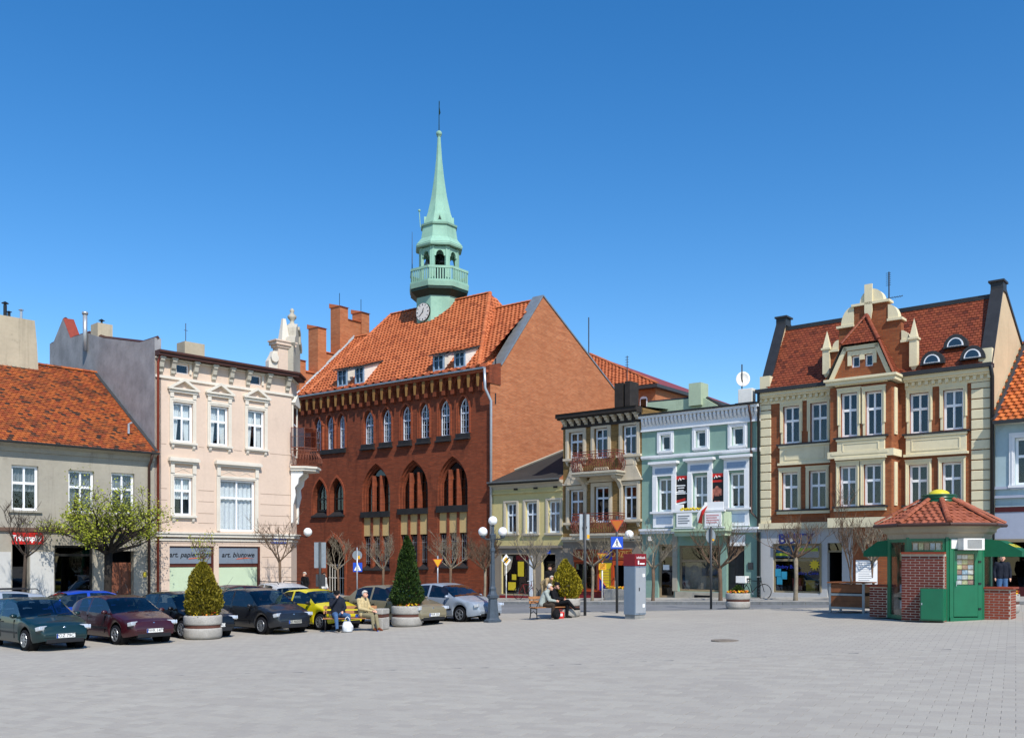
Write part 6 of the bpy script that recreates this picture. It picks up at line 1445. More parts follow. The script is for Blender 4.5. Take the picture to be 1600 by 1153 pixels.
A0, A1, A2, A3 = Vector((gx0-e, -D-0.2, g0-0.02)), Vector((gxa-0.06, -D-0.2, gzt+0.05)), Vector((gxb+0.06, -D-0.2, gzt+0.05)), Vector((gx1+e, -D-0.2, g0-0.02))
P0 = Vector((xap, -0.05, zap)); PF_ = Vector((xap, -0.3, zap))
s = MB(); s.add([A0, A1, A2, A3, PF_, P0, Vector((gx0-e, -0.02, g0-0.02)), Vector((gx1+e, -0.02, g0-0.02))], [(1, 2, 4), (0, 1, 4), (0, 4, 5, 6), (2, 3, 4), (3, 7, 5, 4)]); br = s.build('bay_roof', M['lead'], H)
u3 = Vector((0, -0.01, 0.03))
for (q0, q1, q2, q3, sd_) in ((A1, A2, PF_, PF_, 71), (A3, Vector((gx1+e, -0.02, g0-0.02)), P0, PF_, 72), (Vector((gx0-e, -0.02, g0-0.02)), A0, PF_, P0, 73)): sl_tiles(br, q0+u3, q1+u3, q2+u3, q3+u3, 0.17, 0.14, 'tail', M['maroon_tiles'], sd_)
s = MB(); ridge(s, A1+u3*2, PF_+u3*2, 0.09, 0.26); ridge(s, A2+u3*2, PF_+u3*2, 0.09, 0.26); ridge(s, A2+u3, A3+u3, 0.08, 0.26); s.build('ridge_tiles', M['maroon_tiles'], br, tint=True, kind='stuff')
# stepped gable behind the bay
def gx(u): return fr.p(u, 520)[0]
def gzv(u, v): return fr.p(u, v)[1]
s = MB(); c0, c1 = gx(1335), gx(1387); st1, st2 = gx(1311), gx(1408); st0, st3 = gx(1297), gx(1424)
zA, zB, zC = gzv(1360, 476), gzv(1385, 503), gzv(1415, 535)
s.box(c0, c1, 0.0, 0.35, zt, zA); s.box(st1, c0, 0.0, 0.35, zt, zB); s.box(c1, st2, 0.0, 0.35, zt, zB); s.box(st0, st1, 0.0, 0.35, zt, zC); s.box(st2, st3, 0.0, 0.35, zt, zC); sg = s.build('stepped_gable', M['warm_brick'], H)
def half_round(x0, x1, z, full=True, left=False):
    s = MB(); w = x1-x0
    if full: P = [(x0+w/2-w/2*math.cos(PI*i/12), z+w*0.56*math.sin(PI*i/12)) for i in range(13)]
    elif left: P = [(x0+w*(1-math.cos(PI/2*i/8)), z+w*1.45*math.sin(PI/2*i/8)) for i in range(9)]+[(x1, z)]
    else: P = [(x1-w*(1-math.cos(PI/2*i/8)), z+w*1.45*math.sin(PI/2*i/8)) for i in range(9)]+[(x0, z)]; 
    if not full and not left: P = P[::-1]
    s.prism(P, 'y', -0.04, 0.39); cx = sum(p[0] for p in P)/len(P); cz = sum(p[1] for p in P)/len(P)
    o = s.build('gable_shell', CS, sg)
    s = MB(); s.prism([(cx+(p[0]-cx)*0.7, cz+(p[1]-cz)*0.7) for p in P], 'y', -0.045, -0.041); return o
half_round(gx(1344), gx(1381), zA+0.1); half_round(st1+0.1, c0-0.02, zB+0.1, False, True); half_round(c1+0.02, st2-0.1, zB+0.1, False, False); half_round(st0+0.1, st1-0.02, zC+0.1, False, True); half_round(st2+0.02, st3-0.1, zC+0.1, False, False)
s = MB(); s.prism([(xap-0.09, zA-0.7), (xap+0.09, zA-0.7), (xap+0.16, zA-0.3), (xap+0.16, zA+0.85), (xap-0.16, zA+0.85), (xap-0.16, zA-0.3)], 'y', -0.12, -0.045); s.build('gable_console', CS, sg)
for (x0, x1, z) in ((c0-0.1, c1+0.1, zA), (st1-0.08, c0-0.003, zB), (c1+0.003, st2+0.08, zB), (st0-0.05, st1-0.003, zC), (st2+0.003, st3+0.05, zC)): s = MB(); s.box(x0, x1, -0.12, 0.45, z, z+0.1); s.build('gable_ledge', CS, sg)
for (u, v0, v1) in ((1292.5, 585, 517), (1428.5, 573, 497)):
    x = gx(u); z0, z1 = gzv(u, v0), gzv(u, v1); zm = z0+(z1-z0)*0.55; s = MB(); s.box(x-0.15, x+0.15, -0.16, 0.14, z0, zm); s.box(x-0.2, x+0.2, -0.21, 0.19, zm, zm+0.08)
    s.add([(x-0.15, -0.16, zm+0.08), (x+0.15, -0.16, zm+0.08), (x+0.15, 0.14, zm+0.08), (x-0.15, 0.14, zm+0.08), (x, -0.01, z1)], [(0,1,4), (1,2,4), (2,3,4), (3,0,4)]); s.add([(x-0.12, -0.13, z0), (x+0.12, -0.13, z0), (x+0.12, 0.11, z0), (x-0.12, 0.11, z0), (x, -0.01, z0-0.28)], [(0,4,1), (1,4,2), (2,4,3), (3,4,0)]); s.build('pinnacle', CS, sg)
# eyebrow dormers
slope = (zr-zE)/(RY+0.12)
for (u, v) in ((1458.5, 562), (1495, 536), (1521.5, 554)):
    yd = 0.3
    for _ in range(40):
        x, z = fr.p(u, v+9, yd); zz = zE+(yd+0.12)*slope
        yd += (z-zz)*0.4
    yd -= 0.05; z0 = z+0.02; w = 0.31
    P = [(x-w*1.5*math.cos(PI*i/12), z0+0.54*math.sin(PI*i/12)) for i in range(13)]
    s = MB(); s.prism(P, 'y', yd-0.16, yd+0.55); dm = s.build('eyebrow_dormer', M['lead'], H)
    P2 = [(x-w*math.cos(PI*i/12), z0+0.05+0.34*math.sin(PI*i/12)) for i in range(13)]; s = MB(); s.prism(P2, 'y', yd-0.2, yd-0.165); s.build('dormer_frame', M['white_frame'], dm)
    P3 = [(x-w*0.8*math.cos(PI*i/12), z0+0.08+0.27*math.sin(PI*i/12)) for i in range(13)]; s = MB(); s.prism(P3, 'y', yd-0.21, yd-0.202); s.build('pane', M['street_blue'] if False else M['dormer_glass'] if 'dormer_glass' in M else plain('dormer_glass', '22384c', 0.08, 0.6, var=0.1), dm)
x, z = fr.p(1389, 480, 3.0); z1 = fr.p(1389, 425, 3.0)[1]; s = MB(); s.tube([(x, 3, zr-1), (x, 3, z1)], 0.03, 5)
for q in range(7): s.tube([(x-0.13, 3, z1-0.05-0.09*q), (x+0.08, 3, z1-0.05-0.09*q)], 0.012, 4)
zz = fr.p(1389, 466, 3.0)[1]; s.tube([(x-0.2, 3, zz), (x+0.6, 3, zz)], 0.015, 4)
for q in range(5): s.tube([(x+0.1+q*0.11, 2.85, zz-0.08), (x+0.1+q*0.11, 3.15, zz+0.08)], 0.01, 4)
s.build('antenna', M['dark_zinc'], H)
# shoe shop front
zlb = fr.p(1250, 840, -0.25)[1]-0.06
let = text(H, 'shop_lettering', 'BUTY', 0.62, ((fr.p(1217, 840)[0]+fr.p(1277, 840)[0])/2, -0.24, zlb), 'letter_blue', ext=0.03, sx=1.05, bold=0.012)
a_, b_, c_, d_ = swin; o = window(H, a_, b_, c_, d_, y=0.06, cols=1, rows=(0.68, 0.32), fm='shop_tan', gl='window_glass', room='room_warm', deep=1.5, fw=0.08, name='shop_window')
zt_ = c_+(d_-c_)*0.68; MB().box(a_+0.1, b_-0.1, 0.1, 0.108, zt_+0.08, d_-0.1).build('window_film', M['film_blue'], H)
s = MB(); w = b_-a_; s.box(a_+w*0.45, a_+w*0.94, 0.05, 0.055, zt_+0.36, zt_+0.5); s.box(a_+w*0.05, a_+w*0.36, 0.05, 0.055, zt_+0.16, zt_+0.28); s.build('film_print', M['film_green'], H, kind='stuff')
text(H, 'window_lettering', 'Dobry But ...', 0.22, (a_+w*0.32, 0.045, c_+1.15), 'royal_blue', ext=0.003)
text(H, 'window_lettering', 'Dobra Cena', 0.22, (a_+w*0.7, 0.045, c_+0.88), 'royal_blue', ext=0.003)
s = MB(); cx, cz = a_+w*0.87, c_+1.25; P = []
for i in range(20): r = 0.26 if i % 2 else 0.15; P.append((cx+r*math.sin(PI*i/10), cz+r*math.cos(PI*i/10)))
s.prism(P, 'y', 0.045, 0.055); s.build('sun_decal', M['warm_yellow'], H)
for (q, z) in ((0.04, 0.72), (0.17, 0.6), (0.07, 0.36)): MB().box(a_+w*q, a_+w*q+0.26, 0.045, 0.053, c_+z, c_+z+0.34).build('leaflet', M['leaflet_cyan'], H)
for i in range(3): x = a_+0.7+i*0.62; s = MB(); s.box(x, x+0.4, 0.5, 0.9, c_+0.08, c_+0.6-0.08*(i % 2)); s.box(x-0.03, x+0.43, 0.47, 0.93, c_+0.6-0.08*(i % 2), c_+0.64-0.08*(i % 2)); s.build('shop_display', M['goods_'+'bda'[i]], H)
s = MB(); s.box(b_+0.02, sdoor[0]-0.25, -0.08, -0.033, 0.4, d_); s.build('shop_post', M['shop_tan'], H)
a_, b_, c_, d_ = sdoor; s = MB(); room_into(s, a_, b_, 0.02, d_, 0.25, 1.8); s.build('doorway', M['room'], H); s = MB(); s.box(a_, b_, 0.05, 0.12, 2.15, 2.23); s.build('door_transom', M['shop_tan'], H); MB().box(a_, b_, 0.08, 0.092, 2.23, d_).build('transom_pane', M['dark_glass'], H)
s = MB(); s.box(a_-0.2, b_+0.1, -0.35, -0.033, -0.3, 0.14); s.build('door_step', M['kerb_stone'], H)
s = MB(); s.tube([(0.06, -0.4, zt+0.3), (-0.06, -0.14, zt-0.2), (-0.06, -0.14, -0.2)], 0.06, 8); s.build('downpipe', M['black_metal'], H, smooth=True)
s = MB(); xx = XR+0.06; s.tube([(xx, -0.4, zt+0.3), (xx, -0.14, zt-0.1), (xx, -0.14, 0.2)], 0.075, 8); s.build('downpipe', M['black_metal'], H, smooth=True)

# ------------------------------------------------------------------ pale blue house at the right edge
plaster('blue_plaster', 'a9bfc4', 0.14, 0.45, '5d686c', 0.4, 0.35)
plaster('lilac_plaster', 'a7adbc', 0.08, 0.2, '7a8090', 0.2, 0.2)
tiled('orange_tiles', 'b8602f', 'c97038', '8a4526', 0.7, 0.35, '5d3020')
plain('band_maroon', '4a1a1c', 0.6, 0.3, var=0.15)
fr = FE
H = empty('pale_blue_house', fr.w(0, 0), RA, 'pale blue house with orange pantile roof cut by the right edge', 'house')
x0, x1 = 0.12, 4.5; ze = fr.p(1570, 664)[1]
wn = fr.r(1586, 1625, 683, 757); g_ = fr.p(1575, 842)[1]
mb = MB(); wall_into(mb, x0, x1, g_, ze, [wn], 0, 0.22); mb.build('wall', M['blue_plaster'], H)
window(H, *wn, y=0.12, gl='window_glass'); surround(H, wn, M['white_trim'], 0.2, 0.2); sill(H, wn, M['white_trim'], 0.22, 0.1, -0.14, False)
z1, z2 = fr.p(1570, 792)[1], fr.p(1570, 800)[1]
s = MB(); s.box(x0, x1, -0.1, -0.003, z2, z1); s.build('maroon_band', M['band_maroon'], H)
s = MB(); s.box(x0, x1, -0.08, -0.003, g_, z2-0.002); s.build('fascia', M['lilac_plaster'], H)
for v_ in (762, 776): z = fr.p(1575, v_)[1]; s = MB(); s.box(x0, x1, -0.12, -0.003, z-0.05, z+0.05); s.build('string_course', M['lilac_plaster'], H)
s = MB(); s.box(x0, x1, -0.15, 1.6, g_-0.12, g_-0.003); s.build('shop_lintel', M['shop_tan'], H); s = MB(); room_into(s, x0, x1, -0.3, g_-0.12, 0.2, 1.5); s.build('shop_interior', M['room_warm'], H)
MB().box(x0, x1, 0.14, 0.16, 0.4, g_-0.3).build('shop_pane', M['dark_glass'], H); s = MB(); s.box(x0, x1, -0.03, 0.2, -0.4, 0.5); s.build('stall_riser', M['band_maroon'], H)
s = MB(); s.box(x0, x1, -0.5, -0.35, ze+0.02, ze+0.14); s.build('gutter', M['lead'], H)
ry, rz_ = fr.q(1600, 545, 0.1); ry = 4.2; rz_ = fr.q(1600, 545, 0.1)[1]
yy, zz = fr.q(1600, 545, 0.1); k = (zz-ze)/(yy+0.35)
A, B = Vector((0.1, -0.38, ze+0.1)), Vector((x1, -0.38, ze+0.1)); Cc, Dd = Vector((x1, 5.5, ze+0.1+k*5.9)), Vector((0.1, 5.5, ze+0.1+k*5.9))
s = MB(); s.add([A, B, Cc, Dd], [(0,1,2,3)]); rf = s.build('roof', M['lead'], H); u3 = Vector((0, 0, 0.02)); sl_tiles(rf, A+u3, B+u3, Cc+u3, Dd+u3, 0.26, 0.3, 'pan', M['orange_tiles'], 81)
s = MB(); s.tube([A+Vector((0.03, 0, 0.05)), Dd+Vector((0.03, 0, 0.05))], 0.1, 4); s.build('verge_flashing', M['lead'], rf)

# ------------------------------------------------------------------ octagonal newspaper kiosk
plain('kiosk_green', '0a6846', 0.4, 0.5, var=0.12, scale=3, coat=0.2)
plain('awning_green', '0b5c3e', 0.7, 0.3, var=0.12, scale=4)
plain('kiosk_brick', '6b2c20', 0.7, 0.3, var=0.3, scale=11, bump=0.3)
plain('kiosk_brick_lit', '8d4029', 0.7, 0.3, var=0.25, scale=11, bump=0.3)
plain('mortar', 'bfb2a2', 0.9, 0.2, var=0.15, scale=20)
tiled('kiosk_tiles', '96543a', 'a66046', '7d442e', 0.6, 0.3, '4a2a20')
plaster('kiosk_stone', 'a59a86', 0.15, 0.4, '5d5546', 0.3, 0.4)
plain('dome_yellow', 'd8c934', 0.35, 0.5, var=0.05)
plain('dome_green', '0b5030', 0.3, 0.5, var=0.1)
plain('paper_a', 'e4ded2', 0.6, var=0.4, scale=14); plain('paper_b', 'b9ccd4', 0.6, var=0.5, scale=14); plain('paper_c', 'b98f7a', 0.6, var=0.5, scale=14); plain('paper_d', 'dbd59a', 0.6, var=0.5, scale=14)
kc = gp(1480, 970); vd = Vector((kc.x, kc.y, 0)).normalized(); RW = 1.46
kp_ = kc+vd*RW*math.cos(math.radians(9))-Vector((vd.y, -vd.x, 0))*RW*math.sin(math.radians(9)); kz = -math.atan2(vd.x, vd.y)
K = empty('newspaper_kiosk', (kp_.x, kp_.y, gz(kp_.x)-0.03), kz, 'green octagonal newspaper kiosk with brick panels and red tiled roof', 'kiosk')
CA = [math.radians(-81+45*i) for i in range(8)]
def cnr(i, R, z): a = CA[i % 8]; return Vector((R*math.sin(a), -R*math.cos(a), z))
def face(i, R=RW):                           # frame of side i: x along it (left to right), -y outward
    A, B = cnr(i, R, 0), cnr(i+1, R, 0); d = (B-A).normalized(); n = Vector((-d.y, d.x, 0)); L = (B-A).length
    Mx = Matrix(((d.x, n.x, 0, A.x), (d.y, n.y, 0, A.y), (0, 0, 1, 0), (0, 0, 0, 1))); return Mx, L
def put(mb, Mx, name, mat, P=K, **kw):
    mb.v = [tuple(Mx @ Vector(v)) for v in mb.v]; return mb.build(name, mat, P, **kw)
Mf, FL_ = face(0)
for i in range(8):
    A = cnr(i, RW, 0); s = MB(); s.lathe([(0.07, 0.0), (0.07, 2.5)], 6, Matrix.Translation(A*0.985)); s.build('corner_post', M['kiosk_green'], K)
s = MB(); n = 8
for r, z in ((RW-0.03, 2.44), (RW+0.02, 2.44), (RW+0.02, 2.5), (RW-0.03, 2.5)): pass
pr = [(RW+0.03, 2.46), (RW+0.05, 2.6), (RW+0.16, 2.66), (RW+0.18, 2.76), (RW+0.3, 2.82), (RW+0.3, 2.88), (0.3, 2.9)]
s.add([cnr(j, r, z) for r, z in pr for j in range(8)], [(i*8+j, i*8+(j+1) % 8, (i+1)*8+(j+1) % 8, (i+1)*8+j) for i in range(len(pr)-1) for j in range(8)]+[tuple(range(8))[::-1]]); s.build('cornice', M['kiosk_stone'], K)
RR = 1.84; ZE, ZT = 2.9, 3.62; RC = 0.5
s = MB(); s.add([cnr(j, RR, ZE) for j in range(8)]+[cnr(j, RC, ZT) for j in range(8)], [(j, (j+1) % 8, 8+(j+1) % 8, 8+j) for j in range(8)]+[tuple(range(8))[::-1]]); rf = s.build('roof', M['brown_pipe'], K)
for j in range(8):
    A, B, Cc, D_ = cnr(j, RR, ZE), cnr(j+1, RR, ZE), cnr(j+1, RC, ZT), cnr(j, RC, ZT); U = (B-A).normalized(); N = (B-A).cross(D_-A).normalized(); V = N.cross(U).normalized()
    if V.z < 0: V = -V
    mbt = tiles(A, U, V, [((q-A).dot(U), (q-A).dot(V)) for q in (A, B, Cc, D_)], 0.2, 0.2, 'pan', 90+j)
    nv, nf = 18, 10
    for q in range(len(mbt.v)//nv):
        if j in (4, 5, 6): break
        t_ = MB(); t_.v = mbt.v[q*nv:(q+1)*nv]; t_.f = [tuple(x-q*nv for x in f) for f in mbt.f[q*nf:(q+1)*nf]]; t_.m = [0]*nf; t_.t = mbt.t[q*nf:(q+1)*nf]; t_.build('roof_tile', M['kiosk_tiles'], rf, tint=True)
    if j in (4, 5, 6): mbt.build('rear_tiles', M['kiosk_tiles'], rf, tint=True, kind='stuff')
    a, b = cnr(j, RR+0.03, ZE+0.03), cnr(j, RC, ZT+0.06); k = 8
    for q in range(k):
        s = MB(); ridge(s, a.lerp(b, q/k), a.lerp(b, (q+1)/k), 0.085, 9, 5, q+j); s.build('hip_tile', M['kiosk_tiles'], rf, tint=True)
s = MB()
for j in range(8): s.tube([cnr(j, RR+0.05, ZE-0.03), cnr(j+1, RR+0.05, ZE-0.03)], 0.055, 6)
s.build('gutter', M['brown_pipe'], rf)
s = MB(); s.lathe([(0.5, ZT-0.05), (0.53, ZT+0.03), (0.5, ZT+0.05), (0.5, ZT+0.09), (0.53, ZT+0.11), (0.5, ZT+0.13), (0.5, ZT+0.17), (0.53, ZT+0.19), (0.5, ZT+0.21), (0.42, ZT+0.23)], 28); cap = s.build('roof_lantern', M['dome_green'], K, smooth=True)
s = MB(); s.lathe([(0.32, ZT+0.21), (0.28, ZT+0.3), (0.18, ZT+0.36), (0.07, ZT+0.39), (0, ZT+0.395)], 20); s.build('dome', M['dome_yellow'], cap, smooth=True)
BR = {}
def brick_mesh(L, kind):
    key = (round(L, 3), kind)
    if key not in BR:
        me = MB().box(0.004, L-0.004, -0.007, 0.03, 0.0, 0.059).mesh('brick'); me.materials.append(M[kind]); BR[key] = me
    return BR[key]
def brick_wall(P, Mx, W_, z0, z1, kind, brickW=0.25):
    """single bricks with recessed mortar on the plane y=0 of the frame Mx"""
    r = 0; z = z0
    while z+0.07 < z1:
        x = 0.0; first = True
        while x < W_-0.02:
            L = brickW/2 if (first and r % 2) else brickW
            L = min(L, W_-x); first = False
            if L > 0.03:
                o = link('brick', brick_mesh(L, kind), P); o.matrix_local = Mx @ Matrix.Translation((x, 0, z))
            x += L+0.014
        z += 0.0775; r += 1
Mx, L = face(1); PT = 2.0
pan = put(MB().box(-0.12, L-0.02, -0.22, -0.0, 0.0, PT), Mx, 'brick_panel', M['mortar'])
brick_wall(pan, Mx @ Matrix.Translation((-0.12, -0.222, 0.01)), L+0.08, 0, PT-0.06, 'kiosk_brick')
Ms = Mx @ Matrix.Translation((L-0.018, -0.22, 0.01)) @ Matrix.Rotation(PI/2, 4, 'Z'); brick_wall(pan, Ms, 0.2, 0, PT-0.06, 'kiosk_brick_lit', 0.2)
for i in range(16):
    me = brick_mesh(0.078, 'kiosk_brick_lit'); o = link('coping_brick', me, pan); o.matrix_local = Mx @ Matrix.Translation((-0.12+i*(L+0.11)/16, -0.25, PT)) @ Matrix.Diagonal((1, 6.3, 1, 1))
# window strip above the brick panel
s = MB(); s.box(0.06, L-0.06, -0.05, 0.0, PT+0.07, PT+0.12); s.box(0.06, L-0.06, -0.05, 0.0, 2.38, 2.46); s.box(0.06, 0.12, -0.05, 0.0, PT+0.12, 2.38); s.box(L-0.12, L-0.06, -0.05, 0.0, PT+0.12, 2.38); ws = put(s, Mx, 'window', M['kiosk_green'])
put(MB().box(0.12, L-0.12, -0.02, -0.01, PT+0.12, 2.38), Mx, 'pane', M['window_glass'], ws)
for i in range(5): put(MB().box(0.14+i*0.165, 0.27+i*0.165, 0.03, 0.04, PT+0.08, 2.33), Mx, 'magazine', M['paper_'+'abcd'[(i*3) % 4]], ws)
# door side
Mx, L = face(2)
s = MB(); s.box(0.05, 0.17, -0.05, 0.0, 0.12, 2.46); s.box(L-0.17, L-0.05, -0.05, 0.0, 0.12, 2.46); s.box(0.17, L-0.17, -0.05, 0.0, 2.12, 2.46); s.box(0.05, L-0.05, -0.08, 0.0, 0.0, 0.12); fd = put(s, Mx, 'door_frame', M['kiosk_green'])
s = MB(); a_, b_ = 0.18, L-0.18; s.box(a_, b_, -0.055, -0.01, 0.15, 1.08); s.box(a_, a_+0.1, -0.055, -0.01, 1.08, 2.1); s.box(b_-0.1, b_, -0.055, -0.01, 1.08, 2.1); s.box(a_+0.1, b_-0.1, -0.055, -0.01, 2.0, 2.1); dd = put(s, Mx, 'door', M['kiosk_green'])
put(MB().box(a_+0.1, b_-0.1, -0.04, -0.03, 1.08, 2.0), Mx, 'pane', M['window_glass'], dd)
for r in range(6):
    for c in range(3): put(MB().box(a_+0.11+c*0.185, a_+0.28+c*0.185, 0.0, 0.01, 1.1+r*0.15, 1.22+r*0.15), Mx, 'magazine', M['paper_'+'abcd'[(r*5+c*3) % 4]], dd)
for z in (0.35, 1.1, 1.75): put(MB().box(b_+0.02, b_+0.1, -0.075, -0.05, z, z+0.05), Mx, 'hinge', M['black_metal'], dd)
s = MB(); s.tube([(a_+0.05, -0.1, 1.05), (a_+0.05, -0.1, 1.2)], 0.012, 5); put(s, Mx, 'handle', M['galvanised'], dd)
s = MB(); s.box(0.3, L-0.16, -0.35, -0.05, 2.12, 2.46); ac = put(s, Mx, 'air_conditioner', M['white_paint'])
s = MB()
for q in range(9): s.box(0.42, L-0.24, -0.36, -0.35, 2.17+q*0.03, 2.18+q*0.03)
put(s, Mx, 'vent_slats', M['dark_zinc'], ac, kind='stuff')
put(MB().box(0.1, 0.29, -0.06, -0.05, 2.16, 2.44), Mx, 'white_panel', M['white_paint'])
# glazed sides
for i in (0, 3, 4, 5, 6, 7):
    Mx, L = face(i); s = MB(); z0 = 0.95 if i in (3, 7) else 0.12
    s.box(0.05, L-0.05, -0.03, 0.02, 0.0, z0); s.box(0.05, L-0.05, -0.03, 0.02, 2.36, 2.46); s.box(0.05, 0.13, -0.03, 0.02, z0, 2.36); s.box(L-0.13, L-0.05, -0.03, 0.02, z0, 2.36); wo = put(s, Mx, 'window', M['kiosk_green'])
    put(MB().box(0.13, L-0.13, -0.01, 0.0, z0, 2.36), Mx, 'pane', M['window_glass'], wo)
    if i in (0, 3):
        for q in range(4): put(MB().box(0.2, L-0.2, 0.25, 0.27, 0.3+q*0.5 if i == 0 else 1.1+q*0.3, 0.55+q*0.5 if i == 0 else 1.3+q*0.3), Mx, 'magazine', M['paper_'+'abcd'[q]], wo)
s = MB(); s.lathe([(1.1, 0.0), (1.1, 2.3)], 8); s.build('dark_interior', M['room'], K)
s = MB(); s.add([cnr(j, RW-0.03, 0.02) for j in range(8)], [tuple(range(8))]); s.build('floor', M['room'], K)
# low brick counters left and right
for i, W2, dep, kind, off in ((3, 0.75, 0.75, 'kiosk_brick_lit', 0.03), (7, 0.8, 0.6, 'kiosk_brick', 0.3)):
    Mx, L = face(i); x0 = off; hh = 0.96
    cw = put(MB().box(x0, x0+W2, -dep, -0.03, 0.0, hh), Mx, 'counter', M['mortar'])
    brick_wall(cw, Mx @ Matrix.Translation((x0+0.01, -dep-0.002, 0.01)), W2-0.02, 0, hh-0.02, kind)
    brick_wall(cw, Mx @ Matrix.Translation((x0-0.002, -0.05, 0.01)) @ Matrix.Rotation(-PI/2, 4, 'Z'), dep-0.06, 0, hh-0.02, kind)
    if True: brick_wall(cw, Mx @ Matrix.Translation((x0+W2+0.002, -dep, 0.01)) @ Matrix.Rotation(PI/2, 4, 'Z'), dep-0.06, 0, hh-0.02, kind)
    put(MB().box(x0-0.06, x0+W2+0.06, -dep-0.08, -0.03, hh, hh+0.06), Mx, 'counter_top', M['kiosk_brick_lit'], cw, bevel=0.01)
# awnings
for i in (3, 7):
    Mx, L = face(i); z1, z0, out = 2.44, 2.08, 1.05 if i == 3 else 0.8
    s = MB(); s.add([(0.02, -0.04, z1), (L-0.02, -0.04, z1), (L-0.02, -out*0.45, z1-0.04), (0.02, -out*0.45, z1-0.04), (L-0.02, -out, z0), (0.02, -out, z0), (0.02, -out, z0-0.16), (L-0.02, -out, z0-0.16), (0.02, -0.04, z0), (L-0.02, -0.04, z0), (0.02, -0.04, z0-0.16), (L-0.02, -0.04, z0-0.16)],
                    [(0,1,2,3), (3,2,4,5), (5,4,7,6), (0,3,5,8), (1,9,4,2), (8,5,6,10), (9,11,7,4)]); aw = put(s, Mx, 'awning', M['awning_green'])
    if i == 3:
        zc = (z1-0.04+z0)/2; th = math.atan2(z1-0.04-z0, out*0.55); Rm = Mx @ Matrix.Translation((L*0.56, -out*0.73-0.006, zc+0.004)) @ Matrix.Rotation(PI/2-(PI/2-th), 4, 'X')
        o = text(aw, 'lettering', 'RUCH', 0.3, (0, 0, 0), 'dome_yellow', sx=1.0, bold=0.006); o.matrix_local = Rm
        s = MB(); s.lathe([(0.0, 0.006), (0.1, 0.006), (0.1, 0.0)], 16, Rm @ Matrix.Translation((-0.46, 0.02, 0))); s.build('emblem', M['dome_yellow'], aw)
# green meter cabinet in front of the brick panel
Mx, L = face(1); Mc = Mx @ Matrix.Translation((0.5, -0.26, 0))
cab = Mc @ Vector((0, 0, 0)); CB = empty('meter_cabinet', K.matrix_basis @ cab, kz+math.atan2(Mx[1][0], Mx[0][0]), 'green metal cabinet standing against the kiosk brick panel', 'cabinet')
MB().box(0.0, 0.66, -0.3, -0.001, 0.04, 0.98).build('body', M['kiosk_green'], CB, bevel=0.012); MB().box(0.03, 0.63, -0.318, -0.301, 0.08, 0.95).build('door', M['kiosk_green'], CB, bevel=0.006); MB().box(0.04, 0.07, -0.335, -0.318, 0.5, 0.56).build('handle', M['galvanised'], CB)

# ------------------------------------------------------------------ street lamps
plain('lamp_iron', '4a5560', 0.5, 0.5, 0.2, var=0.2, scale=6)
t = NT('opal_glass'); t.col((0.86, 0.86, 0.84, 1)); t.rough(0.15, 0.5); t.b.inputs['Subsurface Weight'].default_value = 0.15
lp = gp(770, 971)
LM = empty('lamp_post', lp, 0.3, 'tall dark grey cast iron lamp post with five white globes', 'street lamp')
s = MB(); s.lathe([(0.34, -0.05), (0.34, 0.06), (0.27, 0.1), (0.24, 0.14), (0.2, 0.5), (0.17, 0.85), (0.22, 0.9), (0.23, 0.98), (0.17, 1.02), (0.13, 1.15), (0.14, 1.25), (0.1, 1.32), (0.085, 1.5), (0.07, 2.6), (0.1, 2.65), (0.1, 2.72), (0.065, 2.76), (0.06, 2.95), (0.11, 3.1), (0.13, 3.25), (0.06, 3.3), (0.05, 3.55), (0.09, 3.6), (0.0, 3.62)], 8); s.build('post', M['lamp_iron'], LM, bevel=0.0)
for i in range(4):
    a = PI/2*i+0.5; c, sn = math.cos(a), math.sin(a)
    s = MB(); s.tube([(0.05*c, 0.05*sn, 3.1), (0.3*c, 0.3*sn, 3.08), (0.52*c, 0.52*sn, 3.14)], 0.022, 6); s.lathe([(0.03, 3.12), (0.09, 3.16), (0.1, 3.22)], 10, Matrix.Translation((0.52*c, 0.52*sn, 0))); ar = s.build('arm', M['lamp_iron'], LM)
    s = MB(); s.ball((0.52*c, 0.52*sn, 3.36), 0.17, n=20, m=14); s.build('globe', M['opal_glass'], LM, smooth=True)
s = MB(); s.ball((0, 0, 3.78), 0.17, n=20, m=14); s.build('globe', M['opal_glass'], LM, smooth=True)
for (u, v, Y, du, lab) in ((481, 831, 49.0, -18, 'single white globe lamp on a bracket at the pink house corner'), (983, 835, 46.0, 22, 'single white globe lamp on a bracket at the brown house')):
    p = at(u, v, Y); q = at(u+du, v+6, Y+(0.4 if du < 0 else 1.4)); LB = empty('bracket_lamp', q, 0, lab, 'street lamp', 'globe lamps on brackets')
    d = p-q; s = MB(); s.tube([(0, 0, 0), d*0.5+Vector((0, 0, -0.12)), d*0.9+Vector((0, 0, -0.25)), d+Vector((0, 0, -0.2))], 0.025, 6); s.build('bracket', M['black_metal'], LB)
    s = MB(); s.ball(d, 0.22, n=20, m=14); s.build('globe', M['opal_glass'], LB, smooth=True)

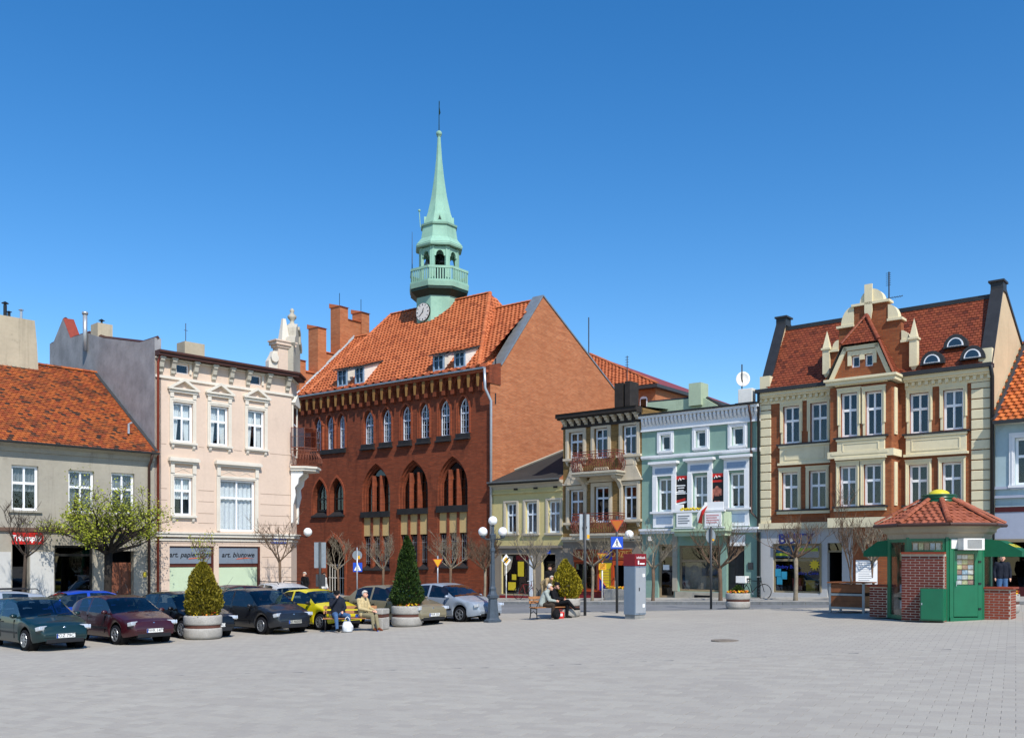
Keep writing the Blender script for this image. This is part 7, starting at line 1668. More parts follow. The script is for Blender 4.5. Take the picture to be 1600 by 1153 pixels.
# ------------------------------------------------------------------ signs
plain('sign_yellow', 'e0a81c', 0.35, 0.5, var=0.04); plain('sign_rim_red', 'b8402a', 0.4, 0.5, var=0.05); plain('sign_blue', '1f4fc0', 0.35, 0.5, var=0.05); plain('sign_back', '8d969c', 0.5, 0.5, 0.3, var=0.15); plain('sign_yellow_shaded', 'b5651e', 0.45, 0.4, var=0.08)  # the brownish tone is yield yellow with its shade put into the colour
def pole(P, h, r=0.03, m='galvanised'): s = MB(); s.tube([(0, 0, -0.1), (0, 0, h)], r, 8); return s.build('pole', M[m], P, smooth=True)
def tri(P, z, w, m='sign_yellow', rim='sign_rim_red'):
    h = w*0.87; s = MB(); s.prism([(-w/2, z+h), (w/2, z+h), (0, z)], 'y', -0.06, -0.045); o = s.build('yield_plate', M[rim], P); k = 0.8; c = z+h*0.62; s = MB(); s.prism([(-w/2*k, c+(z+h-c)*k), (w/2*k, c+(z+h-c)*k), (0, c-(c-z)*k)], 'y', -0.068, -0.061); s.build('yield_face', M[m], o); return o
def walker(P, x, z, w, y=-0.06):
    o = MB().box(x-w/2, x+w/2, y, y+0.014, z, z+w*1.0).build('crossing_plate', M['sign_blue'], P)
    s = MB(); s.prism([(x-w*0.4, z+w*0.14), (x+w*0.4, z+w*0.14), (x, z+w*0.9)], 'y', y-0.006, y-0.001); s.build('crossing_triangle', M['sign_white'], o)
    s = MB(); f = lambda a, b: (x+a*w, y-0.012, z+b*w)
    s.ball(f(0, 0.68), 0.05*w, n=8, m=6); s.tube([f(0, 0.62), f(0, 0.4)], 0.035*w, 5); s.tube([f(0, 0.42), f(-0.1, 0.2)], 0.025*w, 5); s.tube([f(0, 0.42), f(0.12, 0.2)], 0.025*w, 5); s.tube([f(0, 0.58), f(-0.12, 0.44)], 0.02*w, 5); s.tube([f(0, 0.58), f(0.1, 0.46)], 0.02*w, 5)
    s.build('walking_figure', M['sign_ink'], o); return o
def sign_at(name, u, v, label, Y=None, rz=0.0, cat='road sign', lift=0.0):
    if Y is None: p = gp(u, v)
    else: X = (u-800)/F*Y; p = Vector((X, Y, gz(X)+lift))
    return empty(name, p, rz, label, cat), F/p.y
def hz(v, p, Y): return CH+(HV-v)/F*Y-p.z
S1, k = sign_at('crossing_sign', 558, 0, 'grey backed round sign over blue pedestrian sign beside beige car', 50.0); b = S1.location; pole(S1, hz(855, b, 50), 0.035)
s = MB(); s.lathe([(0.0, 0.05), (0.26, 0.05), (0.26, 0.035)], 20, Matrix.Translation((0, 0, hz(867, b, 50))) @ Matrix.Rotation(PI/2, 4, 'X') @ Matrix.Scale(-1, 4, (0, 0, 1))); s.build('disc_back', M['sign_back'], S1); walker(S1, 0.02, hz(893, b, 50), 0.48, 0.04)
MB().box(0.04, 0.15, 0.03, 0.034, hz(873, b, 50), hz(868, b, 50)).build('reflector', M['sign_yellow'], S1)
S1, k = sign_at('yield_sign', 684, 0, 'yellow triangular yield sign above silver car', 50.0); b = S1.location; pole(S1, hz(868, b, 50), 0.035); tri(S1, hz(887, b, 50), 0.55)
S1, k = sign_at('priority_sign', 791, 941, 'white diamond priority road sign with yellow centre and black bar', rz=0.0); b = S1.location; Y = b.y; pole(S1, hz(870, b, Y), 0.03, 'white_paint')
zc = hz(875, b, Y); r = 0.33; s = MB(); s.prism([(-r*0.75, zc), (0, zc-r), (r*0.75, zc), (0, zc+r)], 'y', -0.05, -0.035); o = s.build('diamond', M['sign_white'], S1); s = MB(); s.prism([(-r*0.42, zc), (0, zc-r*0.56), (r*0.42, zc), (0, zc+r*0.56)], 'y', -0.056, -0.051); s.build('yellow_centre', M['sign_yellow'], o); s = MB(); s.prism([(-r*0.5, zc-r*0.36), (-r*0.36, zc-r*0.5), (r*0.5, zc+r*0.36), (r*0.36, zc+r*0.5)], 'y', -0.062, -0.057); s.build('black_bar', M['sign_ink'], o)
S1, k = sign_at('yield_sign', 941, 941, 'yellow yield triangle over small yellow plate on white pole', rz=0.1); b = S1.location; Y = b.y; pole(S1, hz(866, b, Y), 0.035, 'white_paint'); tri(S1, hz(879, b, Y), 0.55); z0 = hz(890, b, Y); o = MB().box(-0.19, 0.19, -0.06, -0.045, z0, z0+0.32).build('plate', M['sign_yellow'], S1)
s = MB(); [s.box(-0.13, 0.13, -0.064, -0.061, z0+0.06+q*0.09, z0+0.085+q*0.09) for q in range(3)]; s.build('plate_print', M['sign_rim_red'], o, kind='stuff')
S1, k = sign_at('sign_post', 914, 961, 'dark pole carrying a large sign seen from its grey back', rz=0.2); b = S1.location; Y = b.y; pole(S1, hz(800, b, Y), 0.06, 'dark_zinc'); MB().box(-0.2, 0.2, 0.06, 0.09, hz(843, b, Y), hz(803, b, Y)).build('board_back', M['galvanised'], S1); MB().box(0.1, 0.2, 0.05, 0.058, hz(841, b, Y), hz(835, b, Y)).build('reflector', M['sign_yellow'], S1)
MB().box(-0.08, 0.08, -0.01, 0.06, hz(826, b, Y), hz(822, b, Y)).build('bracket', M['dark_zinc'], S1)
S1, k = sign_at('crossing_sign', 964, 957, 'blue pedestrian crossing sign under a shaded yellow triangle on dark pole', rz=-0.1); b = S1.location; Y = b.y; pole(S1, hz(806, b, Y), 0.055, 'dark_zinc'); tri(S1, hz(831, b, Y), 0.55, 'sign_yellow_shaded', 'sign_rim_red'); walker(S1, 0, hz(857, b, Y), 0.48)
S1, k = sign_at('sign_post', 1111, 950, 'dark pole with round grey sign back and yellow sticker', rz=0.0); b = S1.location; Y = b.y; pole(S1, hz(823, b, Y), 0.05, 'dark_zinc'); s = MB(); s.lathe([(0.0, 0.05), (0.2, 0.05), (0.2, 0.06)], 20, Matrix.Translation((0, 0.12, hz(837, b, Y))) @ Matrix.Rotation(PI/2, 4, 'X'), sy=1.5); s.build('disc_back', M['sign_back'], S1); s = MB(); s.lathe([(0.0, 0.0), (0.05, 0.0), (0.05, 0.01)], 12, Matrix.Translation((0.1, 0.06, hz(843, b, Y))) @ Matrix.Rotation(PI/2, 4, 'X')); s.build('sticker', M['sign_yellow'], S1)
S1, k = sign_at('sign_post', 500, 0, 'grey backed rectangular sign and signal box beside the town hall arch', 46.0, 0.15); b = S1.location; Y = 46.0; pole(S1, hz(846, b, Y), 0.06, 'dark_zinc'); MB().box(-0.28, 0.28, 0.05, 0.09, hz(887, b, Y), hz(847, b, Y)).build('board_back', M['sign_back'], S1); MB().box(-0.2, 0.25, 0.03, 0.3, hz(916, b, Y), hz(897, b, Y)).build('signal_box', M['dark_zinc'], S1)
# information pillar
plain('pillar_grey', 'a9afb5', 0.35, 0.5, 0.3, var=0.06); plain('pillar_grey_shaded', '7f8fa0', 0.35, 0.5, 0.3, var=0.06); plain('pillar_red', '7d1420', 0.35, 0.5, var=0.06)  # body colour holds the blue-grey shade of the grey pillar's left face
ip = gp(992, 965.5); PL_ = empty('information_pillar', ip, 0.72, 'grey metal information pillar with dark red top', 'pillar'); hh = hz(884, ip, ip.y); ht = hz(865, ip, ip.y)
MB().box(-0.27, 0.27, -0.24, 0.24, -0.05, 0.14).build('foot', M['kerb_stone'], PL_); MB().box(-0.3, 0.3, -0.27, 0.27, 0.14, hh).build('body', M['pillar_grey_shaded'], PL_, bevel=0.01); MB().box(-0.31, 0.31, -0.28, 0.28, hh+0.002, ht).build('head', M['pillar_red'], PL_, bevel=0.008)
MB().box(0.302, 0.312, -0.25, 0.25, 0.16, hh-0.02).build('side_panel', M['pillar_grey'], PL_); MB().box(-0.06, -0.04, -0.278, -0.271, 0.16, hh-0.02).build('seam', M['dark_zinc'], PL_)
MB().box(-0.27, 0.27, -0.28, -0.272, 0.2, hh-0.06).build('front_door', M['pillar_grey'], PL_); MB().box(0.1, 0.22, -0.288, -0.281, 0.4, 0.52).build('notice', M['sign_white'], PL_); MB().box(0.1, 0.22, -0.288, -0.281, 1.5, 1.62).build('notice', M['sign_white'], PL_); MB().box(-0.1, -0.07, -0.3, -0.281, 1.0, 1.12).build('lock', M['black_metal'], PL_)
text(PL_, 'lettering', 'infokiosk', 0.13, (0.0, -0.287, ht-0.14), 'sign_white'); s = MB(); s.box(-0.16, -0.1, -0.29, -0.281, hh+0.06, hh+0.2); s.box(-0.06, 0.2, -0.29, -0.281, hh+0.06, hh+0.11); s.build('head_print', M['sign_white'], PL_, kind='stuff')
# notice board behind the kiosk
nb = at(1354, 935, 37.5); nb.z = gz(nb.x); NB = empty('notice_board', nb, -0.35, 'white printed notice board standing left of the kiosk', 'notice board'); z0, z1 = hz(915, nb, 37.5), hz(875, nb, 37.5)
bd = MB().box(-0.4, 0.4, -0.03, 0.0, z0, z1).build('board', M['sign_white'], NB); s = MB()
for q in range(10): s.box(-0.3, 0.25-0.07*(q % 3), -0.034, -0.031, z1-0.12-q*0.085, z1-0.1-q*0.085)
s.build('print', M['curtain_grey'], bd, kind='stuff'); [MB().box(x-0.025, x+0.025, 0.001, 0.05, -0.1, z1).build('leg', M['galvanised'], NB) for x in (-0.33, 0.33)]
# wooden planter box with a sapling
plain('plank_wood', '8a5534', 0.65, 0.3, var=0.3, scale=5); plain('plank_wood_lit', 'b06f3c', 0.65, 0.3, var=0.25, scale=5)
wp = gp(1331, 956); WB = empty('wooden_planter', wp, -0.72, 'square wooden planter box with grey metal frame holding a sapling', 'planter'); w = 0.62; H_ = 1.02
for (x, y) in ((-w, -w*0.8), (w-0.07, -w*0.8), (w-0.07, w*0.8-0.07), (-w, w*0.8-0.07)): MB().box(x, x+0.07, y, y+0.07, 0, H_).build('post', M['zinc'], WB)
for y, yy in ((-w*0.8+0.015, -w*0.8+0.045), (w*0.8-0.045, w*0.8-0.015)):
    for (z0, z1, m) in ((0.2, 0.4, 'plank_wood'), (0.405, 0.58, 'plank_wood'), (0.7, 0.84, 'plank_wood'), (0.845, 0.98, 'plank_wood')): MB().box(-w+0.072, w-0.072, y, yy, z0, z1).build('plank', M[m], WB)
    for z0 in (0.12, 0.59): MB().box(-w+0.072, w-0.072, y-0.01, yy+0.01, z0, z0+0.075).build('rail', M['zinc'], WB)
for x, xx in ((-w+0.015, -w+0.045), (w-0.045, w-0.015)):
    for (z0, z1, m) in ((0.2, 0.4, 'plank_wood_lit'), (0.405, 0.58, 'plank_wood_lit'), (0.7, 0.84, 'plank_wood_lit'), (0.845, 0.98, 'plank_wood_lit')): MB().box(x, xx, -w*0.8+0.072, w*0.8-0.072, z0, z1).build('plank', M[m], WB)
for (x0, x1, y0, y1) in ((-w-0.05, w+0.05, -w*0.8-0.05, -w*0.8+0.1), (-w-0.05, w+0.05, w*0.8-0.1, w*0.8+0.05), (-w-0.05, -w+0.1, -w*0.8+0.101, w*0.8-0.101), (w-0.1, w+0.05, -w*0.8+0.101, w*0.8-0.101)): MB().box(x0, x1, y0, y1, H_, H_+0.04).build('top_board', M['plank_wood'], WB)
plain('soil', '3a2c22', 0.95, 0.1, var=0.4, scale=14, bump=0.5); MB().box(-w+0.05, w-0.05, -w*0.75, w*0.75, 0.2, 0.94).build('soil', M['soil'], WB)

# ------------------------------------------------------------------ trees
def bark(name, c, var=0.3): return plain(name, c, 0.9, 0.15, var=var, scale=9, bump=0.5)
bark('bark_dark', '4a4038'); bark('bark_pale', '8a806f'); bark('bark_brown', '6d5a4a'); bark('bark_black', '35302b')
leafy('spring_leaf', '76811f', '98a02c', 'b4b64c')
def bare_tree(name, label, base, trunk_h, crown_r, top_h, trunk_r=0.07, limbs=5, twigs=7, seed=1, mat='bark_pale', tmat='bark_dark', leaves=0, up=0.85, twr=0.011, group=None, low=0.45):
    T = empty(name, base, 0, label, 'tree', group); rn = random.Random(seed)
    s = MB(); lean = Vector((rn.uniform(-0.05, 0.05), rn.uniform(-0.05, 0.05), 0)); fork = Vector((lean.x*trunk_h, lean.y*trunk_h, trunk_h))
    s.tube([(0, 0, -0.1), (lean.x*0.3, 0, trunk_h*0.08), (lean.x*0.5*trunk_h+0.02, lean.y*0.4, trunk_h*0.5), fork], [trunk_r*1.45, trunk_r*1.1, trunk_r*0.95, trunk_r*1.05], 9); s.build('trunk', M[tmat], T, smooth=True)
    br = MB(); tips = []; lv = []
    def branch(p, d, L, r, depth):
        pts = [p]; rr = [r]; n = 4
        for i in range(n):
            d = (d+Vector((rn.uniform(-0.25, 0.25), rn.uniform(-0.25, 0.25), rn.uniform(-0.05, 0.3)*up))).normalized(); p = p+d*(L/n); pts.append(p); rr.append(r*(1-0.55*(i+1)/n))
        br.tube(pts, rr, 5 if depth < 2 else 3, cap=False)
        for q in pts[2:]: lv.append(q)
        if depth < 3:
            k = twigs-1 if depth >= 1 else 4
            for j in range(k):
                i = rn.randrange(1, n+1) if depth else rn.randrange(2, n+1)
                a = rn.uniform(0, 2*PI); sp = 0.75 if depth == 0 else 0.85
                dd = (d*0.9+Vector((math.cos(a)*sp, math.sin(a)*sp, rn.uniform(0.0, 0.8)*up))).normalized()
                branch(pts[i], dd, L*rn.uniform(0.42, 0.75), max(rr[i]*0.52, twr*0.75) if depth < 2 else twr*0.7, depth+1+(1 if depth == 1 and rn.random() < 0.35 else 0))
    h = top_h-trunk_h
    for i in range(limbs):
        a = 2*PI*i/limbs+rn.uniform(-0.3, 0.3); e = rn.uniform(low, 1.0); d = Vector((math.cos(a)*crown_r, math.sin(a)*crown_r, h*e*0.9)); L = d.length*0.68
        branch(fork-Vector((0, 0, rn.uniform(0, 0.12))), d.normalized(), L, trunk_r*0.62, 0)
    br.build('branches', M[mat], T, smooth=True)
    if leaves:
        s = MB()
        for i in range(leaves):
            q = rn.choice(lv)+Vector((rn.gauss(0, 0.14), rn.gauss(0, 0.14), rn.gauss(0, 0.12))); r = rn.uniform(0.03, 0.06); s.tv = rn.random()
            d1 = Vector((rn.gauss(0, 1), rn.gauss(0, 1), rn.gauss(0, 0.6))).normalized(); d2 = d1.cross(Vector((rn.gauss(0, 1), rn.gauss(0, 1), rn.gauss(0, 1)))).normalized()
            s.add([q-d1*r, q+d2*r*0.6, q+d1*r, q-d2*r*0.6], [(0, 1, 2, 3)])
        s.build('leaves', M['spring_leaf'], T, tint=True, kind='stuff')
    return T
def frp(fr, u, y):
    x = fr.p(u, 900, y)[0]; w = fr.w(x, y); return Vector((w.x, w.y, gz(w.x)+0.08))
bare_tree('bare_tree', 'small bare tree in front of the red shop sign', frp(FL, 33, -2.2), 2.6, 1.25, 4.3, 0.06, 6, 6, 2, 'bark_dark', 'bark_dark')
bare_tree('budding_tree', 'stout pollarded tree with yellow green spring leaves at grey house', frp(FL, 167, -2.0), 2.75, 2.15, 5.0, 0.16, 13, 6, 5, 'bark_black', 'bark_black', leaves=7000, up=0.22, twr=0.014, low=-0.2)
bare_tree('budding_sapling', 'thin sapling with few leaves behind the cone shrub by pink house', frp(FL, 318, -2.0), 2.0, 0.55, 3.4, 0.035, 5, 4, 9, 'bark_brown', 'bark_brown', leaves=260)
bare_tree('bare_tree', 'bare young tree in front of the pink house blue street plate', frp(FL, 437, -2.1), 2.3, 1.2, 3.9, 0.065, 6, 6, 12, 'bark_brown', 'bark_brown')
HG = 'bare pollarded trees along the houses'
bare_tree('bare_tree', 'pale bare tree in front of the town hall arched entrance', frp(FT, 529, -2.4), 1.75, 1.2, 3.5, 0.07, 6, 6, 21, 'bark_pale', 'bark_brown', group=HG)
bare_tree('bare_tree', 'pale bare tree in front of the first tall arched bay', frp(FT, 597, -2.4), 1.8, 1.15, 3.45, 0.07, 6, 6, 22, 'bark_pale', 'bark_brown', group=HG)
bare_tree('bare_tree', 'pale bare tree right of the tall conical shrub by yellow sign', frp(FT, 702, -2.4), 1.8, 1.35, 3.4, 0.07, 7, 6, 23, 'bark_pale', 'bark_brown', group=HG)
bare_tree('bare_tree', 'dense brown bare tree behind the five globe lamp post', frp(FT, 757, -2.4), 1.7, 1.15, 3.3, 0.07, 9, 8, 24, 'bark_brown', 'bark_pale', group=HG)
bare_tree('bare_tree', 'bare tree in front of the yellow house shop', frp(FY, 835, -2.5), 1.75, 1.35, 3.3, 0.07, 6, 5, 25, 'bark_pale', 'bark_pale', group=HG)
bare_tree('bare_tree', 'bare tree in front of the clothes shop between the sign poles', frp(FB, 925, -2.5), 1.75, 1.3, 3.3, 0.07, 6, 5, 26, 'bark_pale', 'bark_pale', group=HG)
bare_tree('bare_tree', 'bare tree beside the red topped pillar at the green house', frp(FG, 1020, -2.5), 1.55, 1.15, 3.2, 0.075, 6, 5, 27, 'bark_pale', 'bark_brown', group=HG)
bare_tree('bare_tree', 'wide bare tree in front of the green house shop window', frp(FG, 1126, -2.5), 1.5, 1.6, 3.3, 0.085, 7, 5, 28, 'bark_brown', 'bark_brown', group=HG)
bare_tree('bare_tree', 'bare pollarded tree in front of the shoe shop window', frp(FH, 1243, -2.5), 1.85, 1.5, 3.3, 0.085, 7, 5, 29, 'bark_brown', 'bark_pale', group=HG)
bare_tree('bare_tree', 'bare tree behind the white notice board left of kiosk', frp(FH, 1362, -2.5), 1.6, 1.0, 3.2, 0.07, 7, 6, 30, 'bark_pale', 'bark_brown', group=HG)
wl = Vector(wp)+Vector((0, 0.1, 0.9)); bare_tree('bare_sapling', 'slender bare sapling growing in the wooden planter box', wl, 0.35, 0.42, 3.4, 0.035, 6, 5, 31, 'bark_brown', 'bark_brown', up=1.4)

# ------------------------------------------------------------------ planters, evergreens and flowers
t = NT('exposed_concrete'); v = t.coord(); a = t.mix(t.ramp(t.noise(v, 60, 4, 0.8), 0.35, 0.7), srgb('8d8a84'), srgb('c2beb6')); a = t.mix(t.ramp(t.noise(v, 3, 5, 0.7), 0.45, 0.75), a, t.mix(0.4, a, srgb('6d6a62'))); t.col(a); t.rough(0.9, 0.2); t.bump(t.noise(v, 90, 3), 0.5, 0.01)
plain('planter_band', '5d3a30', 0.7, 0.3, var=0.25, scale=8); plain('petal_orange', 'd8861c', 0.6, 0.3, var=0.3, scale=30); plain('petal_yellow', 'dcb81e', 0.6, 0.3, var=0.2, scale=30); plain('petal_red', 'a03a1c', 0.6, 0.3, var=0.3, scale=30); plain('flower_leaf', '3f5a24', 0.7, 0.2, var=0.3, scale=20)
leafy('thuja_gold', '46430f', '7a701c', 'a89834'); leafy('thuja_green', '16260e', '2c4418', '54682a'); leafy('thuja_lime', '5a5210', '93851c', 'bfae34')
def flowers(P, r, z, n, seed, mats=('petal_orange', 'petal_yellow', 'petal_red'), rect=None, inner=0.55):
    rn = random.Random(seed); pts = []
    for i in range(n):
        if rect: x, y = rn.uniform(-rect[0], rect[0]), rn.uniform(-rect[1], rect[1])
        else:
            a = rn.uniform(0, 2*PI); q = r*math.sqrt(rn.uniform(inner**2, 1)); x, y = q*math.cos(a), q*math.sin(a)
        pts.append((x, y, z+rn.uniform(0.0, 0.13)))
    s = MB()
    for (x, y, zz) in pts:
        for k in range(2):
            a = rn.uniform(0, 2*PI); c = Vector((x+rn.uniform(-0.05, 0.05), y+rn.uniform(-0.05, 0.05), zz-0.05)); d1 = Vector((math.cos(a), math.sin(a), 0.4))*0.06; d2 = Vector((-math.sin(a), math.cos(a), 0))*0.025; s.add([c-d1, c+d2, c+d1, c-d2], [(0,1,2,3)])
    s.build('flower_leaves', M['flower_leaf'], P, kind='stuff')
    for j, m in enumerate(mats):
        s = MB()
        for (x, y, zz) in pts[j::len(mats)]:
            nrm = Vector((rn.gauss(0, 0.5), rn.gauss(0, 0.5)-0.5, 0.8)).normalized(); a1 = nrm.cross(Vector((1, 0.2, 0))).normalized(); a2 = nrm.cross(a1); c = Vector((x, y, zz)); rr = rn.uniform(0.028, 0.045)
            s.add([c]+[c+nrm*0.012+(a1*math.cos(2*PI*k/5)+a2*math.sin(2*PI*k/5))*rr for k in range(5)], [(0, k+1, (k+1) % 5+1) for k in range(5)])
        s.build('flowers', M[m], P, kind='stuff')
def evergreen(P, R, z0, z1, shape, mat, n, seed, leaf=0.07):
    rn = random.Random(seed); s = MB(); tr = MB(); tr.tube([(0, 0, z0-0.25), (0, 0, z0+(z1-z0)*0.7)], [0.05, 0.015], 6); tr.build('trunk', M['bark_dark'], P)
    lump = [(rn.uniform(0, 2*PI), rn.uniform(0, 1), rn.uniform(-0.22, 0.2)) for _ in range(34)]
    def rad(a, h):
        if shape == 'cone': b = (1-h)**0.72*(0.35+0.65*min(1, h*5+0.35))
        else: b = (1-h)**0.6*min(1, 0.6+h*1.7)
        for (la, lh, lv) in lump:
            da = abs((a-la+PI) % (2*PI)-PI); b += lv*math.exp(-(da/0.5)**2-((h-lh)/0.12)**2)*0.6
        return R*max(b, 0.03)
    for i in range(n):
        h = rn.random()**1.15; a = rn.uniform(0, 2*PI); q = rad(a, h)*(1-abs(rn.gauss(0, 0.16))) if i % 5 else rad(a, h)*rn.uniform(0.3, 0.8)
        c = Vector((q*math.cos(a), q*math.sin(a), z0+(z1-z0)*h)); o = Vector((math.cos(a), math.sin(a), 0.9+h)).normalized()
        o = (o+Vector((rn.gauss(0, 0.35), rn.gauss(0, 0.35), rn.gauss(0, 0.3)))).normalized(); sd = o.cross(Vector((rn.gauss(0, 1), rn.gauss(0, 1), rn.gauss(0, 1)))).normalized(); L = leaf*rn.uniform(0.6, 1.4); w = L*0.34
        s.tv = min(1, max(0, rn.gauss(0.45, 0.25)))
        s.add([c-o*L*0.3, c+sd*w+o*L*0.35, c+o*L, c-sd*w+o*L*0.35], [(0,1,2,3)])
    s.build('foliage', M[mat], P, tint=True, kind='stuff')
def round_planter(name, label, u, vb, R, H_, cat='planter', shrub=None, seed=1, nfl=150):
    p = gp(u, vb); d = Vector((p.x, p.y, 0)).normalized(); p = p+d*R*0.95; p.z = gz(p.x)
    P = empty(name, p, 0, label, cat, 'round concrete planters')
    s = MB(); s.lathe([(R*0.86, 0.0), (R*0.95, 0.03), (R, 0.1), (R, H_*0.36), (R*0.985, H_*0.44), (R*0.94, H_*0.46)], 36); s.build('lower_ring', M['exposed_concrete'], P, smooth=True)
    s = MB(); s.lathe([(R*0.945, H_*0.455), (R*0.945, H_*0.6)], 36); s.build('band', M['planter_band'], P, smooth=True)
    s = MB(); s.lathe([(R*0.94, H_*0.59), (R*0.985, H_*0.61), (R, H_*0.66), (R*1.0, H_*0.92), (R*0.97, H_*0.99), (R*0.88, H_), (R*0.85, H_*0.95), (R*0.85, H_*0.85)], 36); s.build('upper_ring', M['exposed_concrete'], P, smooth=True)
    s = MB(); s.lathe([(0, H_*0.9), (R*0.86, H_*0.88)], 24); s.build('soil', M['soil'], P)
    flowers(P, R*0.88, H_*0.93, nfl, seed)
    if shrub:
        q = Vector(p)+Vector((0, 0, H_*0.9)); E = empty('evergreen_shrub', q, 0, shrub[0], 'shrub'); evergreen(E, *shrub[1:], seed)
    return P
round_planter('round_planter', 'round concrete planter between the maroon and black cars', 317, 999, 0.6, 0.75, shrub=('golden brown bushy cone shrub in planter beside maroon car', 0.76, 0.02, 1.74, 'bush', 'thuja_gold', 9500), seed=3)
round_planter('round_planter', 'round concrete planter beside the bench with the yellow car', 636, 979, 0.57, 0.74, shrub=('tall dark green conical thuja in front of the town hall', 0.68, 0.02, 2.55, 'cone', 'thuja_green', 10000), seed=4)
round_planter('round_planter', 'round concrete planter behind the two people on the right-hand bench', 884, 964.5, 0.57, 0.72, shrub=('yellow green cone shrub behind the two people on the right-hand bench', 0.72, 0.02, 1.55, 'bush', 'thuja_lime', 7000), seed=5, nfl=200)
round_planter('round_planter', 'low round planter of orange flowers in front of green house', 1153, 951.5, 0.48, 0.62, shrub=('small low green cushion shrub among orange flowers', 0.28, 0.0, 0.32, 'bush', 'thuja_green', 1500), seed=6, nfl=220)
round_planter('round_planter', 'round concrete planter half hidden right of the kiosk', 1574, 958, 0.36, 0.6, seed=7, nfl=120)
# square planters
sp = gp(592, 984); P = empty('square_planter', sp+Vector((0.0, 0.35, 0)), -0.3, 'square concrete planter block at the right end of the bench by the yellow car', 'planter')
MB().box(-0.2, 0.22, -0.3, 0.3, 0.0, 0.42).build('lower_block', M['exposed_concrete'], P, bevel=0.03); MB().box(-0.18, 0.2, -0.28, 0.28, 0.42, 0.53).build('band', M['planter_band'], P); MB().box(-0.2, 0.22, -0.3, 0.3, 0.53, 0.72).build('upper_block', M['exposed_concrete'], P, bevel=0.03)
tp = frp(FB, 966, -1.7); P = empty('flower_trough', tp, RA, 'rectangular concrete trough of yellow flowers before the clothes shop', 'planter')
s = MB(); s.prism([(-0.22, 0.0), (0.22, 0.0), (0.28, 0.55), (-0.28, 0.55)], 'x', -0.7, 0.7); s.build('trough', M['exposed_concrete'], P, bevel=0.02); flowers(P, 0, 0.55, 110, 9, ('petal_yellow', 'petal_orange'), rect=(0.62, 0.2))

# ------------------------------------------------------------------ benches
plain('bench_wood', 'a8744a', 0.6, 0.3, var=0.3, scale=5)
def bench(label, p, rz, L=1.8):
    B = empty('park_bench', p, rz, label, 'bench')
    for x in (-L/2+0.08, L/2-0.08):
        s = MB(); s.tube([(x, -0.26, 0.0), (x, -0.22, 0.22), (x, -0.24, 0.4)], 0.022, 6); s.tube([(x, 0.26, 0.0), (x, 0.2, 0.22), (x, 0.2, 0.42), (x, 0.3, 0.86)], 0.022, 6); s.tube([(x, -0.24, 0.4), (x, 0.2, 0.4)], 0.022, 6); s.tube([(x, -0.23, 0.18), (x, 0.0, 0.3), (x, 0.2, 0.2)], 0.014, 5)
        s.tube([(x, 0.22, 0.62), (x, 0.0, 0.66), (x, -0.26, 0.62), (x, -0.28, 0.54), (x, -0.2, 0.44)], 0.016, 6); s.build('end_frame', M['black_metal'], B, smooth=True)
    for q in range(4): MB().box(-L/2, L/2, -0.26+q*0.12, -0.16+q*0.12, 0.422, 0.455).build('seat_slat', M['bench_wood'], B, bevel=0.006)
    for q, (y, z) in enumerate(((0.215, 0.58), (0.25, 0.74))):
        s = MB(); Mx = Matrix.Translation((0, y-0.03, z)) @ Matrix.Rotation(-0.2, 4, 'X'); s.obox(Mx, L, 0.03, 0.11); s.build('back_slat', M['bench_wood'], B, bevel=0.006)
    return B
A_, B_ = gp(504, 987), gp(588, 984); BZ = math.atan2(B_.y-A_.y, B_.x-A_.x); c1 = (A_+B_)/2; c1.y += 0.1; c1.z = gz(c1.x); L1 = (B_-A_).length
bench('wooden bench with iron ends in front of the yellow car', c1, BZ+0.0, L1)
A_, B_ = gp(829, 968), gp(886, 964); c2 = (A_+B_)/2; c2.z = gz(c2.x); L2 = (B_-A_).length; BZ2 = math.atan2(B_.y-A_.y, B_.x-A_.x)
bench('wooden bench with iron ends with two people, in front of a yellow green shrub', c2, BZ2+0.12, L2)

# ------------------------------------------------------------------ cars
plain('tyre', '16161a', 0.85, 0.2, var=0.2, scale=12); plain('rim_silver', '9a9ea3', 0.35, 0.6, 0.7, var=0.1); plain('car_dark', '0e0f11', 0.7, 0.2, var=0.2); plain('car_trim', '1c1d20', 0.55, 0.4, var=0.15)
plain('lamp_clear', 'cdd2d6', 0.12, 0.7, 0.35, var=0.12, scale=10); plain('lamp_red', '8a1414', 0.2, 0.6, var=0.15); plain('lamp_amber', 'c8701c', 0.2, 0.6, var=0.1); plain('seat_cloth', '2a2b30', 0.9, 0.1, var=0.3); plain('plate_white', 'e4e4e0', 0.4, 0.4, var=0.04); plain('plate_grey', 'a8a89f', 0.5, 0.4, var=0.08); plain('chrome', 'c0c4c8', 0.15, 0.7, 0.9, var=0.05); plain('dash_paper', 'd8d0c0', 0.7, var=0.2); plain('sticker_red', 'c2243a', 0.5, var=0.1)
def lerp_profile(P, x):
    if x >= P[0][0]: return P[0][1]
    for (a, za), (b, zb) in zip(P, P[1:]):
        if b <= x <= a:
            t_ = (a-x)/(a-b); t_ = t_*t_*(3-2*t_)*0.35+t_*0.65; return za+(zb-za)*t_
    return P[-1][1]
def car_paint(name, c, metal=0.3):
    t = NT(name); v = t.coord(); c = srgb(c); t.col(t.mix(t.ramp(t.noise(v, 2.2, 5), 0.4, 0.75), c, dark(c, 0.86))); t.rough(0.35, 0.5, metal*0.4); t.b.inputs['Coat Weight'].default_value = 0.5; t.b.inputs['Coat Roughness'].default_value = 0.05
    d = t.noise(v, 30, 3); return t.m
